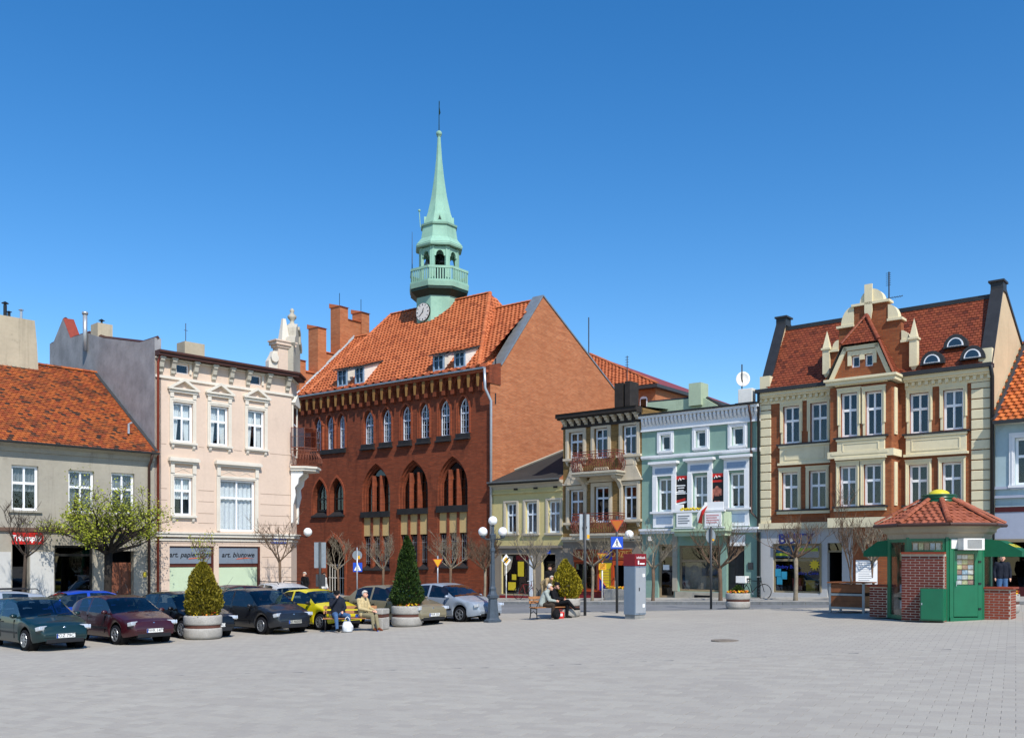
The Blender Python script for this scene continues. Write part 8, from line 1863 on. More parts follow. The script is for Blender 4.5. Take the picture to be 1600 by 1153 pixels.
def car(name, label, pos, head, L, Wd, Hh, wb, fo, prof, glass_x, paint, plate=None, group='cars parked along the square', rim='disc', belt=(0.86, 0.95), grille=True, rear=False, plate_m='plate_white', spoke=7, strip=None):
    """prof: roof line from front to rear; glass_x: windscreen (bottom, top), side panes, rear pane (top, bottom)"""
    C_ = empty(name, pos, math.atan2(head[1], head[0]), label, 'car', group); hl = L/2; xf = hl-fo; xr = xf-wb; ra, zc = 0.37, 0.29
    ws, sides, rw = glass_x
    xs = sorted({round(-hl+L*i/72, 4) for i in range(73)} | {ws[0], ws[1], rw[0], rw[1]} | {x for s_ in sides for x in s_} | {xf+ra*math.cos(PI*i/10) for i in range(11)} | {xr+ra*math.cos(PI*i/10) for i in range(11)}, reverse=True)
    rings = []
    for x in xs:
        e = max(0.0, (abs(x)-(hl-0.75))/0.75); w = Wd/2*(1-0.26*e**2.4)
        zt = lerp_profile(prof, x); bl = belt[0]+(belt[1]-belt[0])*(hl-x)/L; zb = 0.2+0.09*e**2
        for xa in (xf, xr):
            dx = abs(x-xa)
            if dx < ra: zb = max(zb, zc+math.sqrt(ra*ra-dx*dx)-0.0)
        sh = min(bl, zt-0.04); zb = min(zb, sh-0.1); f = max(0.0, min(1.0, (zt-sh-0.05)/(Hh-belt[1])))
        wt = w*(0.965-0.22*f) if f > 0.02 else w*0.93
        rings.append([(w*0.93, zb), (w*0.985, zb+min(0.09, (sh-zb)*0.25)), (w, zb+(sh-zb)*0.5), (w*0.995, zb+(sh-zb)*0.78), (w*0.965, sh), (wt, zt-0.03-0.03*f), (wt*0.9, zt-0.012), (wt*0.5, zt+0.008), (0.0, zt+0.014)])
    body = MB(); wsm, rwm = MB(), MB(); sm = {}
    nP = 9
    for i in range(len(xs)-1):
        xm = (xs[i]+xs[i+1])/2; A, B = rings[i], rings[i+1]
        for k in range(nP-1):
            for sgn in (1, -1):
                q = [(xs[i], sgn*A[k][0], A[k][1]), (xs[i], sgn*A[k+1][0], A[k+1][1]), (xs[i+1], sgn*B[k+1][0], B[k+1][1]), (xs[i+1], sgn*B[k][0], B[k][1])]
                if sgn < 0: q = q[::-1]
                tgt = body
                if k >= 5 and ws[1] < xm < ws[0]: tgt = wsm
                elif k >= 5 and rw[1] < xm < rw[0]: tgt = rwm
                elif k == 4:
                    for si, (s0, s1) in enumerate(sides):
                        if s1 < xm < s0: tgt = sm.setdefault((si, sgn), MB())
                tgt.add(q, [(0, 1, 2, 3)])
    for r, x, fl in ((rings[0], xs[0], 1), (rings[-1], xs[-1], -1)):
        pts = [(x, y, z) for y, z in r]+[(x, -y, z) for y, z in r[-2::-1]]; body.poly(pts if fl > 0 else pts[::-1])
    me = body.mesh('body', True); me.materials.append(M[paint]); bm = bmesh.new(); bm.from_mesh(me); bmesh.ops.remove_doubles(bm, verts=bm.verts, dist=0.0005); bmesh.ops.recalc_face_normals(bm, faces=bm.faces); bm.to_mesh(me); bm.free()
    try: me.set_sharp_from_angle(angle=math.radians(48))
    except Exception: pass
    bo = link('body', me, C_)
    for g, nm in ((wsm, 'windscreen'), (rwm, 'rear_window')):
        if g.f: g.build(nm, M['car_glass'], C_, smooth=True)
    for (si, sgn), g in sm.items(): g.build('side_window', M['car_glass'], C_, smooth=True)
    MB().box(xr-0.3, xf+0.3, -Wd*0.4, Wd*0.4, 0.16, 0.5).build('underbody', M['car_dark'], C_)
    s = MB(); s.box(rw[1]+0.1, ws[0]-0.35, -Wd*0.4, Wd*0.4, 0.5, 0.72); s.build('cabin_floor', M['car_dark'], C_)
    s = MB(); s.box(ws[0]-0.55, ws[0]-0.2, -Wd*0.4, Wd*0.4, 0.7, belt[0]-0.06); s.build('dashboard', M['car_dark'], C_)
    for x in (ws[1]-0.35, ws[1]-1.15):
        for y in (-0.36, 0.36):
            s = MB(); s.prism([(x+0.1, 0.5), (x+0.15, 0.72), (x-0.1, 1.05), (x-0.22, 1.05), (x-0.15, 0.5)], 'y', y-0.23, y+0.23); s.box(x-0.22, x-0.12, y-0.12, y+0.12, 1.08, min(1.25, Hh-0.2)); s.build('seat', M['seat_cloth'], C_, bevel=0.03)
    for i, (xa, sy) in enumerate(((xf, 1), (xf, -1), (xr, 1), (xr, -1))):
        Mw = Matrix.Translation((xa, sy*(Wd/2-0.11), zc)) @ Matrix.Rotation(-PI/2*sy, 4, 'X')
        s = MB(); s.lathe([(0.19, -0.09), (0.26, -0.095), (0.285, -0.07), (0.29, 0.0), (0.285, 0.07), (0.26, 0.095), (0.19, 0.09)], 24, Mw); wh = s.build('wheel', M['tyre'], C_, smooth=True)
        s = MB(); s.lathe([(0.2, 0.085), (0.195, 0.05), (0.06, 0.055), (0.055, 0.085), (0.0, 0.09)], 20, Mw); s.build('rim', M['car_trim'], wh, smooth=True)
        s = MB(); s.lathe([(0.205, 0.088), (0.2, 0.1), (0.175, 0.098), (0.17, 0.08)], 20, Mw)
        for k in range(spoke): s.obox(Mw @ Matrix.Rotation(2*PI*k/spoke, 4, 'Z') @ Matrix.Translation((0.11, 0, 0.07)), 0.15, 0.045 if spoke < 10 else 0.025, 0.026)
        s.lathe([(0.06, 0.085), (0.055, 0.1), (0.0, 0.104)], 12, Mw); s.build('hubcap', M['rim_silver'], wh, smooth=False)
        s = MB(); s.lathe([(ra-0.005, -0.2), (ra-0.005, 0.06)], 20, Mw); s.build('wheel_arch', M['car_dark'], wh)
    e0 = hl; Wn = Wd/2*(1-0.26)
    fz = prof[0][1]; hz_ = prof[1][1]
    for sy in (-1, 1):
        Mh = Matrix.Translation((hl-0.15, sy*(Wd/2*0.66), hz_-0.115)) @ Matrix.Rotation(-sy*0.42, 4, 'Z') @ Matrix.Rotation(-0.22, 4, 'Y')
        s = MB(); s.obox(Mh, 0.2, 0.36, 0.13); hl_ = s.build('headlight', M['lamp_clear'], C_, bevel=0.035)
        s = MB(); s.obox(Mh @ Matrix.Translation((0.02, sy*0.2, 0.01)), 0.17, 0.05, 0.11); s.build('indicator', M['lamp_clear'], hl_, bevel=0.015)
        s = MB(); s.box(-hl-0.004, -hl+0.2, sy*Wn*0.72-0.1, sy*Wn*0.72+0.14*1, 0.62, 0.9); s.build('tail_light', M['lamp_red'], C_, bevel=0.02)
        s = MB(); s.ball((ws[0]-0.28, sy*(Wd/2+0.08), belt[0]+0.09), 0.07, 0.1, 0.065, 12, 8); s.tube([(ws[0]-0.26, sy*(Wd/2-0.06), belt[0]+0.03), (ws[0]-0.28, sy*(Wd/2+0.06), belt[0]+0.07)], 0.025, 6); s.build('mirror', M[paint] if strip != 'black' else M['car_trim'], C_, smooth=True)
        for (s0, s1) in sides[:2]: MB().box(s1+0.06, s1+0.2, sy*(Wd/2-0.012), sy*(Wd/2+0.015), belt[0]-0.12, belt[0]-0.09).build('door_handle', M['car_trim'], C_)
        for xx in {round(s_[1]-0.03, 2) for s_ in sides[:2]} | {round(sides[0][0]-0.12, 2)}: MB().box(xx-0.005, xx+0.005, sy*(Wd/2-0.02), sy*(Wd/2+0.0015), 0.32, belt[0]-0.03).build('door_gap', M['car_dark'], C_)
        MB().box(xr+0.42, xf-0.42, sy*(Wd/2-0.015), sy*(Wd/2+0.012), 0.45, 0.5).build('side_strip', M['car_trim'], C_)
    if grille:
        s = MB(); s.box(hl-0.16, hl-0.05, -Wn*0.52, Wn*0.52, hz_-0.11, hz_-0.02)
        gr = s.build('grille', M['car_trim'], C_, bevel=0.01); MB().box(hl-0.055, hl-0.045, -Wn*0.5, Wn*0.5, hz_-0.07, hz_-0.055).build('grille_bar', M['chrome'], gr); s = MB(); s.ball((hl-0.045, 0, hz_-0.06), 0.012, 0.05, 0.05); s.build('badge', M['chrome'], gr, smooth=True)
    s = MB(); s.box(hl-0.1, hl+0.012, -Wn*0.85, Wn*0.85, 0.22, 0.33); s.build('lower_intake', M['car_trim'], C_, bevel=0.01)
    s = MB(); s.box(hl-0.2, hl+0.02, -Wn*0.98, Wn*0.98, 0.36, 0.47); s.build('bumper', M[paint] if strip != 'black' else M['car_trim'], C_, bevel=0.03)
    if plate:
        pl = MB().box(hl+0.021, hl+0.03, -0.26, 0.26, 0.36, 0.475).build('number_plate', M[plate_m], C_); MB().box(hl+0.0305, hl+0.032, -0.26, -0.215, 0.362, 0.473).build('plate_band', M['street_blue'], pl)
        text(pl, 'plate_lettering', plate, 0.125, (hl+0.033, 0.02, 0.418), 'sign_ink', rot=(PI/2, 0, PI/2), ext=0.001)
    MB().box(-hl-0.03, -hl-0.02, -0.26, 0.26, 0.55, 0.67).build('number_plate', M['plate_white'], C_)
    s = MB(); s.tube([(ws[1]-0.15, 0.2, Hh), (ws[1]-0.45, 0.2, Hh+0.35)], 0.006, 4); s.build('aerial', M['car_trim'], C_)
    MB().box(ws[0]-0.3, ws[0]-0.18, -0.5, -0.35, belt[0]-0.055, belt[0]+0.01).build('parking_card', M['dash_paper'], C_)
    s = MB()
    for y in (-0.35, 0.2): s.tube([(ws[0]+0.01, y, lerp_profile(prof, ws[0])+0.02), (ws[0]-0.06, y+0.4, lerp_profile(prof, ws[0]-0.06)+0.03)], 0.009, 4)
    s.build('wipers', M['car_trim'], C_, kind='stuff')
    return C_
def place(u1, v1, u2, v2, L, fo, Wd, head):
    """centre of the car from the ground contacts of the two front wheels"""
    a, b = gp(u1, v1), gp(u2, v2); m = (a+b)/2; h = Vector((head[0], head[1], 0)).normalized(); c = m-h*(L/2-fo); c.z = gz(c.x); return c
def hatch(L, Hh, hood=0.92, nose=0.68, x1=None):
    h = L/2; return [(h, 0.54), (h-0.05, nose), (h-0.3, nose+0.09), (h-0.95, hood), (h-1.75, Hh-0.06), (h-2.2, Hh), (h-3.0, Hh-0.03), (-h+0.55, Hh-0.14), (-h+0.12, 0.98), (-h+0.02, 0.86), (-h, 0.5)]
def hatch_glass(L, two=False):
    h = L/2; return ((h-0.98, h-1.72), ([(h-1.3, h-2.35), (h-2.45, h-3.25)] if not two else [(h-1.3, h-2.5), (h-2.6, h-3.2)]), (-h+0.5, -h+0.15))
def sedan(L, Hh):
    h = L/2; return [(h, 0.54), (h-0.05, 0.69), (h-0.3, 0.79), (h-1.1, 0.95), (h-1.95, Hh-0.06), (h-2.4, Hh), (h-3.1, Hh-0.03), (h-3.5, Hh-0.14), (-h+0.75, 1.03), (-h+0.1, 0.98), (-h+0.01, 0.85), (-h, 0.5)]
def sedan_glass(L):
    h = L/2; return ((h-1.13, h-1.92), [(h-1.5, h-2.5), (h-2.6, h-3.45)], (h-3.45, -h+0.78))
for n_, c_ in (('paint_green', '082a2c'), ('paint_maroon', '3a0b14'), ('paint_black', '08090c'), ('paint_graphite', '1d2026'), ('paint_yellow', 'd4c414'), ('paint_beige', '857c64'), ('paint_silver', '9aa4b0'), ('paint_blue', '1440a8'), ('paint_white', 'c4c6c8'), ('paint_wine', '3a1216')): car_paint(n_, c_, 0.0 if n_ in ('paint_yellow', 'paint_blue') else 0.35)
hd = (0.76, -0.65)
car('parked_car', 'dark green car with silver headlights at the left edge', place(42, 1015, 122, 1010.5, 4.1, 0.8, 1.64, hd), hd, 4.1, 1.64, 1.42, 2.45, 0.8, hatch(4.1, 1.42), hatch_glass(4.1), 'paint_green', 'POZ 79CT', plate_m='plate_white', spoke=8)
car('parked_car', 'dark maroon hatchback beside the golden cone shrub', place(183, 1005.5, 256, 1001.5, 4.05, 0.82, 1.69, hd), hd, 4.05, 1.69, 1.41, 2.52, 0.82, hatch(4.05, 1.41), hatch_glass(4.05, True), 'paint_maroon', 'PWR 14FV', spoke=6)
car('parked_car', 'black car half hidden behind the golden cone shrub', place(279, 996, 358, 993, 4.1, 0.8, 1.7, hd), hd, 4.1, 1.7, 1.45, 2.5, 0.8, hatch(4.1, 1.45), hatch_glass(4.1), 'paint_black', 'PWR 09CK', spoke=7)
car('parked_car', 'graphite grey hatchback between the cone shrub and yellow car', place(411, 989, 467, 986.5, 4.0, 0.78, 1.7, hd), hd, 4.0, 1.7, 1.49, 2.5, 0.78, hatch(4.0, 1.49, 0.96, 0.7), hatch_glass(4.0, True), 'paint_graphite', 'SZ 4605M', plate_m='plate_grey', spoke=12)
car('parked_car', 'bright yellow small car behind the bench', place(497, 982.5, 556, 980, 3.62, 0.66, 1.63, hd), hd, 3.62, 1.63, 1.4, 2.45, 0.66, [(1.81, 0.5), (1.75, 0.66), (1.5, 0.79), (0.95, 0.93), (0.2, 1.33), (-0.25, 1.4), (-0.9, 1.36), (-1.35, 1.2), (-1.68, 0.9), (-1.78, 0.75), (-1.81, 0.45)], ((0.9, 0.2), [(0.55, -0.45), (-0.55, -1.15)], (-1.1, -1.55)), 'paint_yellow', None, strip='black', spoke=7)
car('parked_car', 'beige saloon car behind the white haired person in beige', place(624, 976, 682, 973.5, 4.6, 0.85, 1.74, hd), hd, 4.6, 1.74, 1.45, 2.65, 0.85, sedan(4.6, 1.45), sedan_glass(4.6), 'paint_beige', 'PWR 02U', spoke=9)
car('parked_car', 'silver saloon car left of the lamp post', place(718, 970, 764, 967.5, 4.5, 0.85, 1.73, hd), hd, 4.5, 1.73, 1.43, 2.51, 0.85, sedan(4.5, 1.43), sedan_glass(4.5), 'paint_silver', 'DW 51', spoke=5)
def at_ground(u, Y): X = (u-800)/F*Y; return Vector((X, Y, gz(X)))
hb = (-0.66, -0.75)
car('parked_car', 'bright blue small car behind the green and maroon cars', at_ground(112, 33.2), (-0.72, -0.69), 3.6, 1.62, 1.42, 2.4, 0.65, [(1.8, 0.5), (1.72, 0.66), (1.45, 0.8), (1.05, 0.95), (0.35, 1.36), (-0.2, 1.42), (-1.0, 1.4), (-1.45, 1.28), (-1.72, 0.95), (-1.78, 0.8), (-1.8, 0.45)], ((1.0, 0.35), [(0.6, -0.3), (-0.4, -1.3)], (-1.3, -1.68)), 'paint_blue', None)
wc = car('parked_car', 'pale silver estate car with roof rails behind the green car', at_ground(-22, 31.6), (-0.7, -0.71), 4.3, 1.7, 1.47, 2.6, 0.8, hatch(4.3, 1.47), hatch_glass(4.3), 'paint_silver', None)
for y in (-0.55, 0.55): s = MB(); s.tube([(0.5, y, 1.46), (0.45, y, 1.53), (-1.4, y, 1.53), (-1.5, y, 1.45)], 0.018, 6); s.build('roof_rail', M['car_trim'], wc)
wc = car('parked_car', 'white car seen from behind between graphite and yellow cars', at_ground(432, 40.5), (-0.62, 0.78), 4.2, 1.75, 1.5, 2.55, 0.8, hatch(4.2, 1.5), hatch_glass(4.2), 'paint_white', None)
for y in (-0.55, 0.55): s = MB(); s.tube([(0.5, y, 1.48), (0.45, y, 1.56), (-1.3, y, 1.56), (-1.4, y, 1.47)], 0.018, 6); s.build('roof_rail', M['car_trim'], wc)
car('parked_car', 'wine red car roof showing behind the black car', at_ground(356, 38.6), (-0.62, -0.78), 4.1, 1.68, 1.45, 2.5, 0.8, hatch(4.1, 1.45), hatch_glass(4.1), 'paint_wine', None)

# ------------------------------------------------------------------ people
for n_, c_, sc_ in (('jacket_black', '17181c', 12), ('jacket_navy', '1f2430', 12), ('denim', '4a6a92', 16), ('coat_beige', 'c4b184', 12), ('trouser_khaki', '8d8468', 12), ('shoe_tan', '7a4028', 12), ('shoe_black', '141414', 12), ('sweater_grey', 'a3aba4', 14), ('trouser_brown', '3d342c', 12), ('trouser_black', '131418', 12), ('shirt_blue', '6a86b0', 12), ('hair_white', 'c9c4ba', 40), ('hair_dark', '2a211c', 40), ('cap_black', '151416', 14), ('coat_tan', 'a89270', 12), ('shirt_white', 'dcdcd8', 12), ('bag_white', 'dfe2e4', 8), ('lip', 'a0604e', 20)): plain(n_, c_, 0.85, 0.2, var=0.28, scale=sc_, bump=0.25)
def fig(name, label, pos, rz, J, mats, head='bare', hair=None, sex='m', group=None):
    """one continuous body: tapered limbs joined by remeshing; J holds joints in the person's own frame (facing -y)"""
    P = empty(name, pos, rz, label, 'person', group); V = {k: Vector(v) for k, v in J.items()}; caps = []
    def cp(a, b, ra, rb, m): caps.append((V[a] if isinstance(a, str) else Vector(a), V[b] if isinstance(b, str) else Vector(b), ra, rb, m))
    up, lo, sk, sh = mats['top'], mats['leg'], 'skin', mats['shoe']
    mid = (V['hip']+V['chest'])/2+Vector((0, 0.02, 0))
    for s_ in (-1, 1): cp(V['hip']+Vector((0.09*s_, 0, 0.0)), mid+Vector((0.07*s_, 0, 0)), 0.13, 0.14, up); cp(mid+Vector((0.07*s_, 0, 0)), V['chest']+Vector((0.08*s_, 0, 0)), 0.14, 0.135, up)
    hd_ = V['head']; nk = (V['neck']*0.6+hd_*0.4)
    cp('chest', 'neck', 0.12, 0.075, up); cp('neck', nk, 0.055, 0.055, sk)
    fw = Vector(J.get('look', (0, -1, 0))).normalized()
    cp(hd_+Vector((0, 0, 0.035))-fw*0.015, hd_+Vector((0, 0, -0.035))+fw*0.02, 0.092, 0.074, sk); cp(hd_+fw*0.05+Vector((0, 0, -0.06)), hd_+fw*0.062+Vector((0, 0, -0.075)), 0.045, 0.035, sk)
    cp(hd_+fw*0.088+Vector((0, 0, 0.015)), hd_+fw*0.108+Vector((0, 0, -0.018)), 0.012, 0.017, sk)
    sd_ = fw.cross(Vector((0, 0, 1))).normalized()
    for s_ in (-1, 1): cp(hd_+sd_*0.085*s_+Vector((0, 0, 0.015)), hd_+sd_*0.09*s_+Vector((0, 0, -0.025)), 0.02, 0.014, sk)
    for s_, S_ in (('l', 1), ('r', -1)):
        cp(V['chest']+Vector((0, 0, 0.05)), 'sh'+s_, 0.1, 0.088, up); cp('sh'+s_, 'el'+s_, 0.082, 0.062, up); cp('el'+s_, 'wr'+s_, 0.06, 0.043, up)
        cp(V['hip']+Vector((0.09*S_, 0, 0)), 'kn'+s_, 0.115, 0.078, lo); cp('kn'+s_, 'an'+s_, 0.078, 0.052, lo); cp('an'+s_, 'to'+s_, 0.05, 0.04, sh)
        wr, ha = V['wr'+s_], V['ha'+s_]; d = (ha-wr).normalized(); cp(wr, wr+d*0.08, 0.03, 0.036, sk); pal = wr+d*0.08
        cr = d.cross(Vector((0.2, 0.3, 1))).normalized(); bend = Vector(J.get('bend'+s_, (0, 0, -1)))
        for k in range(4):
            b0 = pal+cr*(k-1.5)*0.019; L_ = (0.036, 0.042, 0.039, 0.03)[k]; b1 = b0+d*L_; b2 = b1+(d*0.5+bend*0.7).normalized()*L_*0.8; cp(b0, b1, 0.0105, 0.0095, sk); cp(b1, b2, 0.0095, 0.008, sk)
        tb = wr+d*0.03+cr*0.03; cp(tb, tb+(d*0.6+cr*0.7).normalized()*0.045, 0.012, 0.01, sk)
    mb = MB()
    for a, b, ra, rb, m in caps:
        L_ = (b-a).length
        mb.ball(a, ra, n=10, m=7); mb.ball(b, rb, n=10, m=7)
        if L_ > 1e-4: mb.tube([a, b], [ra, rb], 10)
    me = mb.mesh('tmp'); tmp = bpy.data.objects.new('tmp', me); C.objects.link(tmp)
    r = tmp.modifiers.new('r', 'REMESH'); r.mode = 'VOXEL'; r.voxel_size = 0.0115; sm_ = tmp.modifiers.new('s', 'SMOOTH'); sm_.iterations = 3; sm_.factor = 0.5
    dg = bpy.context.evaluated_depsgraph_get(); me2 = bpy.data.meshes.new_from_object(tmp.evaluated_get(dg)); bpy.data.objects.remove(tmp); me2.name = 'body'
    ml = sorted({c[4] for c in caps}); me2.materials.clear(); [me2.materials.append(M[m]) for m in ml]; idx = []
    pre = [(a, b-a, max((b-a).length_squared, 1e-8), ra, rb, ml.index(m)) for a, b, ra, rb, m in caps]
    for f in me2.polygons:
        c = f.center; best = 9; bi = 0
        for a, d, l2, ra, rb, mi in pre:
            t_ = max(0.0, min(1.0, (c-a).dot(d)/l2)); q = (c-a-d*t_).length-(ra+(rb-ra)*t_)
            if q < best: best, bi = q, mi
        idx.append(bi)
    me2.polygons.foreach_set('material_index', idx); me2.polygons.foreach_set('use_smooth', [True]*len(idx)); me2.update()
    bo = link('body', me2, P)
    for s_ in (-1, 1): s = MB(); s.ball(hd_+fw*0.088+sd_*0.032*s_+Vector((0, 0, 0.02)), 0.011, n=8, m=6); s.build('eye', M['hair_dark'], P, smooth=True)
    s = MB(); s.tube([hd_+fw*0.1+sd_*-0.024+Vector((0, 0, -0.045)), hd_+fw*0.106+Vector((0, 0, -0.047)), hd_+fw*0.1+sd_*0.024+Vector((0, 0, -0.045))], 0.006, 5); s.build('mouth', M['lip'], P)
    Rh = Matrix((sd_, -fw, Vector((0, 0, 1)))).transposed()
    if hair:
        s = MB(); rn = random.Random(4); n, m = 16, 10
        for i in range(m+1):
            for j in range(n):
                t_ = PI*0.62*i/m; a = 2*PI*j/n; q = Vector((0.103*math.sin(t_)*math.cos(a), 0.113*math.sin(t_)*math.sin(a), 0.112*math.cos(t_)))*(1+rn.uniform(-0.03, 0.06))
                if q.y < -0.03: q.z = max(q.z, 0.055); 
                s.v.append(tuple(hd_+fw*-0.012+Vector((0, 0, 0.035))+Rh @ q))
        for i in range(m):
            for j in range(n): s.f.append((i*n+j, (i+1)*n+j, (i+1)*n+(j+1) % n, i*n+(j+1) % n)); s.m.append(0); s.t.append(0.5)
        s.build('hair', M[hair], P, smooth=True)
    if head == 'cap':
        s = MB(); s.lathe([(0.107, 0.0), (0.11, 0.03), (0.1, 0.075), (0.07, 0.105), (0.0, 0.118)], 16, Matrix.Translation(hd_+Vector((0, 0, 0.035))-fw*0.01)); c_ = s.build('cap', M[mats.get('cap', 'cap_black')], P, smooth=True)
        s = MB(); b0 = hd_+fw*0.08+Vector((0, 0, 0.04)); s.add([b0-sd_*0.08, b0+sd_*0.08, b0+sd_*0.06+fw*0.085-Vector((0, 0, 0.012)), b0-sd_*0.06+fw*0.085-Vector((0, 0, 0.012)), b0-sd_*0.08+Vector((0, 0, 0.012)), b0+sd_*0.08+Vector((0, 0, 0.012)), b0+sd_*0.06+fw*0.085, b0-sd_*0.06+fw*0.085], [(0,1,2,3), (7,6,5,4), (2,6,7,3), (0,3,7,4), (1,5,6,2)]); s.build('cap_peak', M[mats.get('cap', 'cap_black')], c_)
    return P
SIT = dict(hip=(0, 0.02, 0.56), chest=(0, 0.1, 0.96), neck=(0, 0.08, 1.13), head=(0, 0.05, 1.27), shl=(0.19, 0.1, 1.05), shr=(-0.19, 0.1, 1.05), ell=(0.25, 0.0, 0.78), elr=(-0.25, 0.0, 0.78), wrl=(0.1, -0.22, 0.68), wrr=(-0.1, -0.22, 0.68), hal=(0.05, -0.3, 0.66), har=(-0.05, -0.3, 0.66), knl=(0.13, -0.43, 0.52), knr=(-0.13, -0.43, 0.52), anl=(0.13, -0.44, 0.09), anr=(-0.13, -0.44, 0.09), tol=(0.15, -0.6, 0.045), tor=(-0.15, -0.6, 0.045))
def pose(**k): d = dict(SIT); d.update(k); return d
def on_bench(c, rz, x, y=-0.02): return Vector((c.x+math.cos(rz)*x-math.sin(rz)*y, c.y+math.sin(rz)*x+math.cos(rz)*y, c.z))
p1 = on_bench(c1, BZ, -0.42)
fig('person', 'person in dark jacket, cap and jeans sitting with hand to face', p1, BZ+0.3, pose(head=(-0.03, 0.0, 1.25), look=(-0.35, -1, -0.2), wrr=(-0.08, -0.14, 1.12), har=(-0.03, -0.13, 1.22), elr=(-0.28, -0.16, 0.9), ell=(0.25, -0.04, 0.8), wrl=(0.1, -0.26, 0.68), hal=(0.06, -0.36, 0.64), knl=(0.27, -0.4, 0.54), knr=(-0.17, -0.42, 0.54), anl=(0.3, -0.34, 0.09), anr=(-0.14, -0.46, 0.09), tol=(0.36, -0.48, 0.045), tor=(-0.12, -0.62, 0.045)), dict(top='jacket_navy', leg='denim', shoe='shoe_black'), 'cap', 'hair_dark')
p2 = on_bench(c1, BZ, 0.5)
fig('person', 'white haired person in beige jacket sitting sideways on the bench', p2, BZ+0.85, pose(head=(0, -0.02, 1.25), look=(0.1, -1, -0.05), wrl=(0.1, -0.38, 0.7), wrr=(-0.08, -0.38, 0.7), hal=(0.06, -0.46, 0.67), har=(-0.02, -0.46, 0.67), knl=(0.1, -0.42, 0.53), knr=(-0.1, -0.43, 0.53), anl=(0.08, -0.55, 0.1), anr=(-0.1, -0.5, 0.1), tol=(0.09, -0.7, 0.045), tor=(-0.09, -0.65, 0.045)), dict(top='coat_beige', leg='trouser_khaki', shoe='shoe_tan'), 'bare', 'hair_white')
p3 = on_bench(c2, BZ2+0.12, -0.32, -0.04)
fig('person', 'white haired person in light grey sweater leaning forward on the bench', p3, BZ2+1.05, pose(chest=(0, -0.12, 0.93), neck=(0, -0.22, 1.08), head=(0, -0.3, 1.19), look=(0.0, -1, -0.15), shl=(0.18, -0.15, 1.0), shr=(-0.18, -0.15, 1.0), ell=(0.24, -0.28, 0.72), elr=(-0.24, -0.28, 0.72), wrl=(0.06, -0.5, 0.68), wrr=(-0.06, -0.5, 0.68), hal=(0.02, -0.58, 0.69), har=(-0.01, -0.58, 0.66), knl=(0.17, -0.42, 0.53), knr=(-0.17, -0.42, 0.53), anl=(0.15, -0.36, 0.09), anr=(-0.16, -0.4, 0.09)), dict(top='sweater_grey', leg='trouser_brown', shoe='shoe_tan'), 'bare', 'hair_white')
p4 = on_bench(c2, BZ2+0.12, 0.32)
fig('person', 'person in black jacket and flat cap with crossed legs on the bench', p4, BZ2+0.75, pose(head=(0, -0.04, 1.24), look=(0.15, -1, -0.45), wrl=(0.08, -0.3, 0.74), wrr=(-0.06, -0.3, 0.74), hal=(0.03, -0.38, 0.72), har=(0.0, -0.38, 0.7), knl=(0.1, -0.42, 0.53), knr=(0.02, -0.46, 0.66), anl=(0.1, -0.4, 0.09), anr=(0.22, -0.68, 0.36), tor=(0.26, -0.84, 0.36), tol=(0.12, -0.56, 0.045)), dict(top='jacket_black', leg='trouser_black', shoe='shoe_black'), 'cap', 'hair_dark')
STAND = dict(hip=(0, 0, 0.92), chest=(0, 0.02, 1.3), neck=(0, 0.01, 1.46), head=(0, -0.02, 1.6), shl=(0.19, 0.02, 1.39), shr=(-0.19, 0.02, 1.39), ell=(0.27, 0.03, 1.12), elr=(-0.27, 0.03, 1.12), wrl=(0.26, -0.08, 0.88), wrr=(-0.26, -0.08, 0.88), hal=(0.25, -0.11, 0.8), har=(-0.25, -0.11, 0.8), knl=(0.1, -0.04, 0.5), knr=(-0.1, 0.0, 0.5), anl=(0.11, -0.1, 0.09), anr=(-0.1, 0.12, 0.09), tol=(0.13, -0.26, 0.045), tor=(-0.12, -0.03, 0.045))
def stand(**k): d = dict(STAND); d.update(k); return d
q = at_ground(859, 50.0); q.z += 0.1; fig('person', 'person in dark jacket and jeans standing at the yellow house doorway', q, 0.4, stand(), dict(top='jacket_black', leg='denim', shoe='shoe_black'), 'bare', 'hair_dark')
q = at_ground(850, 48.6); q.z += 0.1; fig('person', 'person in tan coat bending forward behind the bench', q, 0.9, stand(hip=(0, 0.05, 0.84), chest=(0, -0.24, 1.02), neck=(0, -0.38, 1.08), head=(0, -0.5, 1.13), shl=(0.19, -0.3, 1.05), shr=(-0.19, -0.3, 1.05), ell=(0.25, -0.36, 0.78), elr=(-0.25, -0.36, 0.78), wrl=(0.2, -0.55, 0.66), wrr=(-0.2, -0.55, 0.66), hal=(0.18, -0.63, 0.63), har=(-0.18, -0.63, 0.63)), dict(top='coat_tan', leg='coat_tan', shoe='shoe_black'), 'bare', 'hair_white')
q = at_ground(506, 52.0); fig('person', 'person in white top walking past the town hall entrance', q, 1.2, stand(), dict(top='shirt_white', leg='denim', shoe='shoe_black'), 'bare', 'hair_dark')
q = at_ground(476, 53.0); fig('person', 'person in dark coat walking by the pink house corner', q, -0.6, stand(), dict(top='jacket_black', leg='trouser_black', shoe='shoe_black'), 'bare', 'hair_white')
q = at_ground(1566, 35.3); q.z += 0.02; fig('person', 'person in dark jacket standing to the right of the kiosk', q, -0.3, stand(), dict(top='jacket_navy', leg='denim', shoe='shoe_black'), 'bare', 'hair_dark')

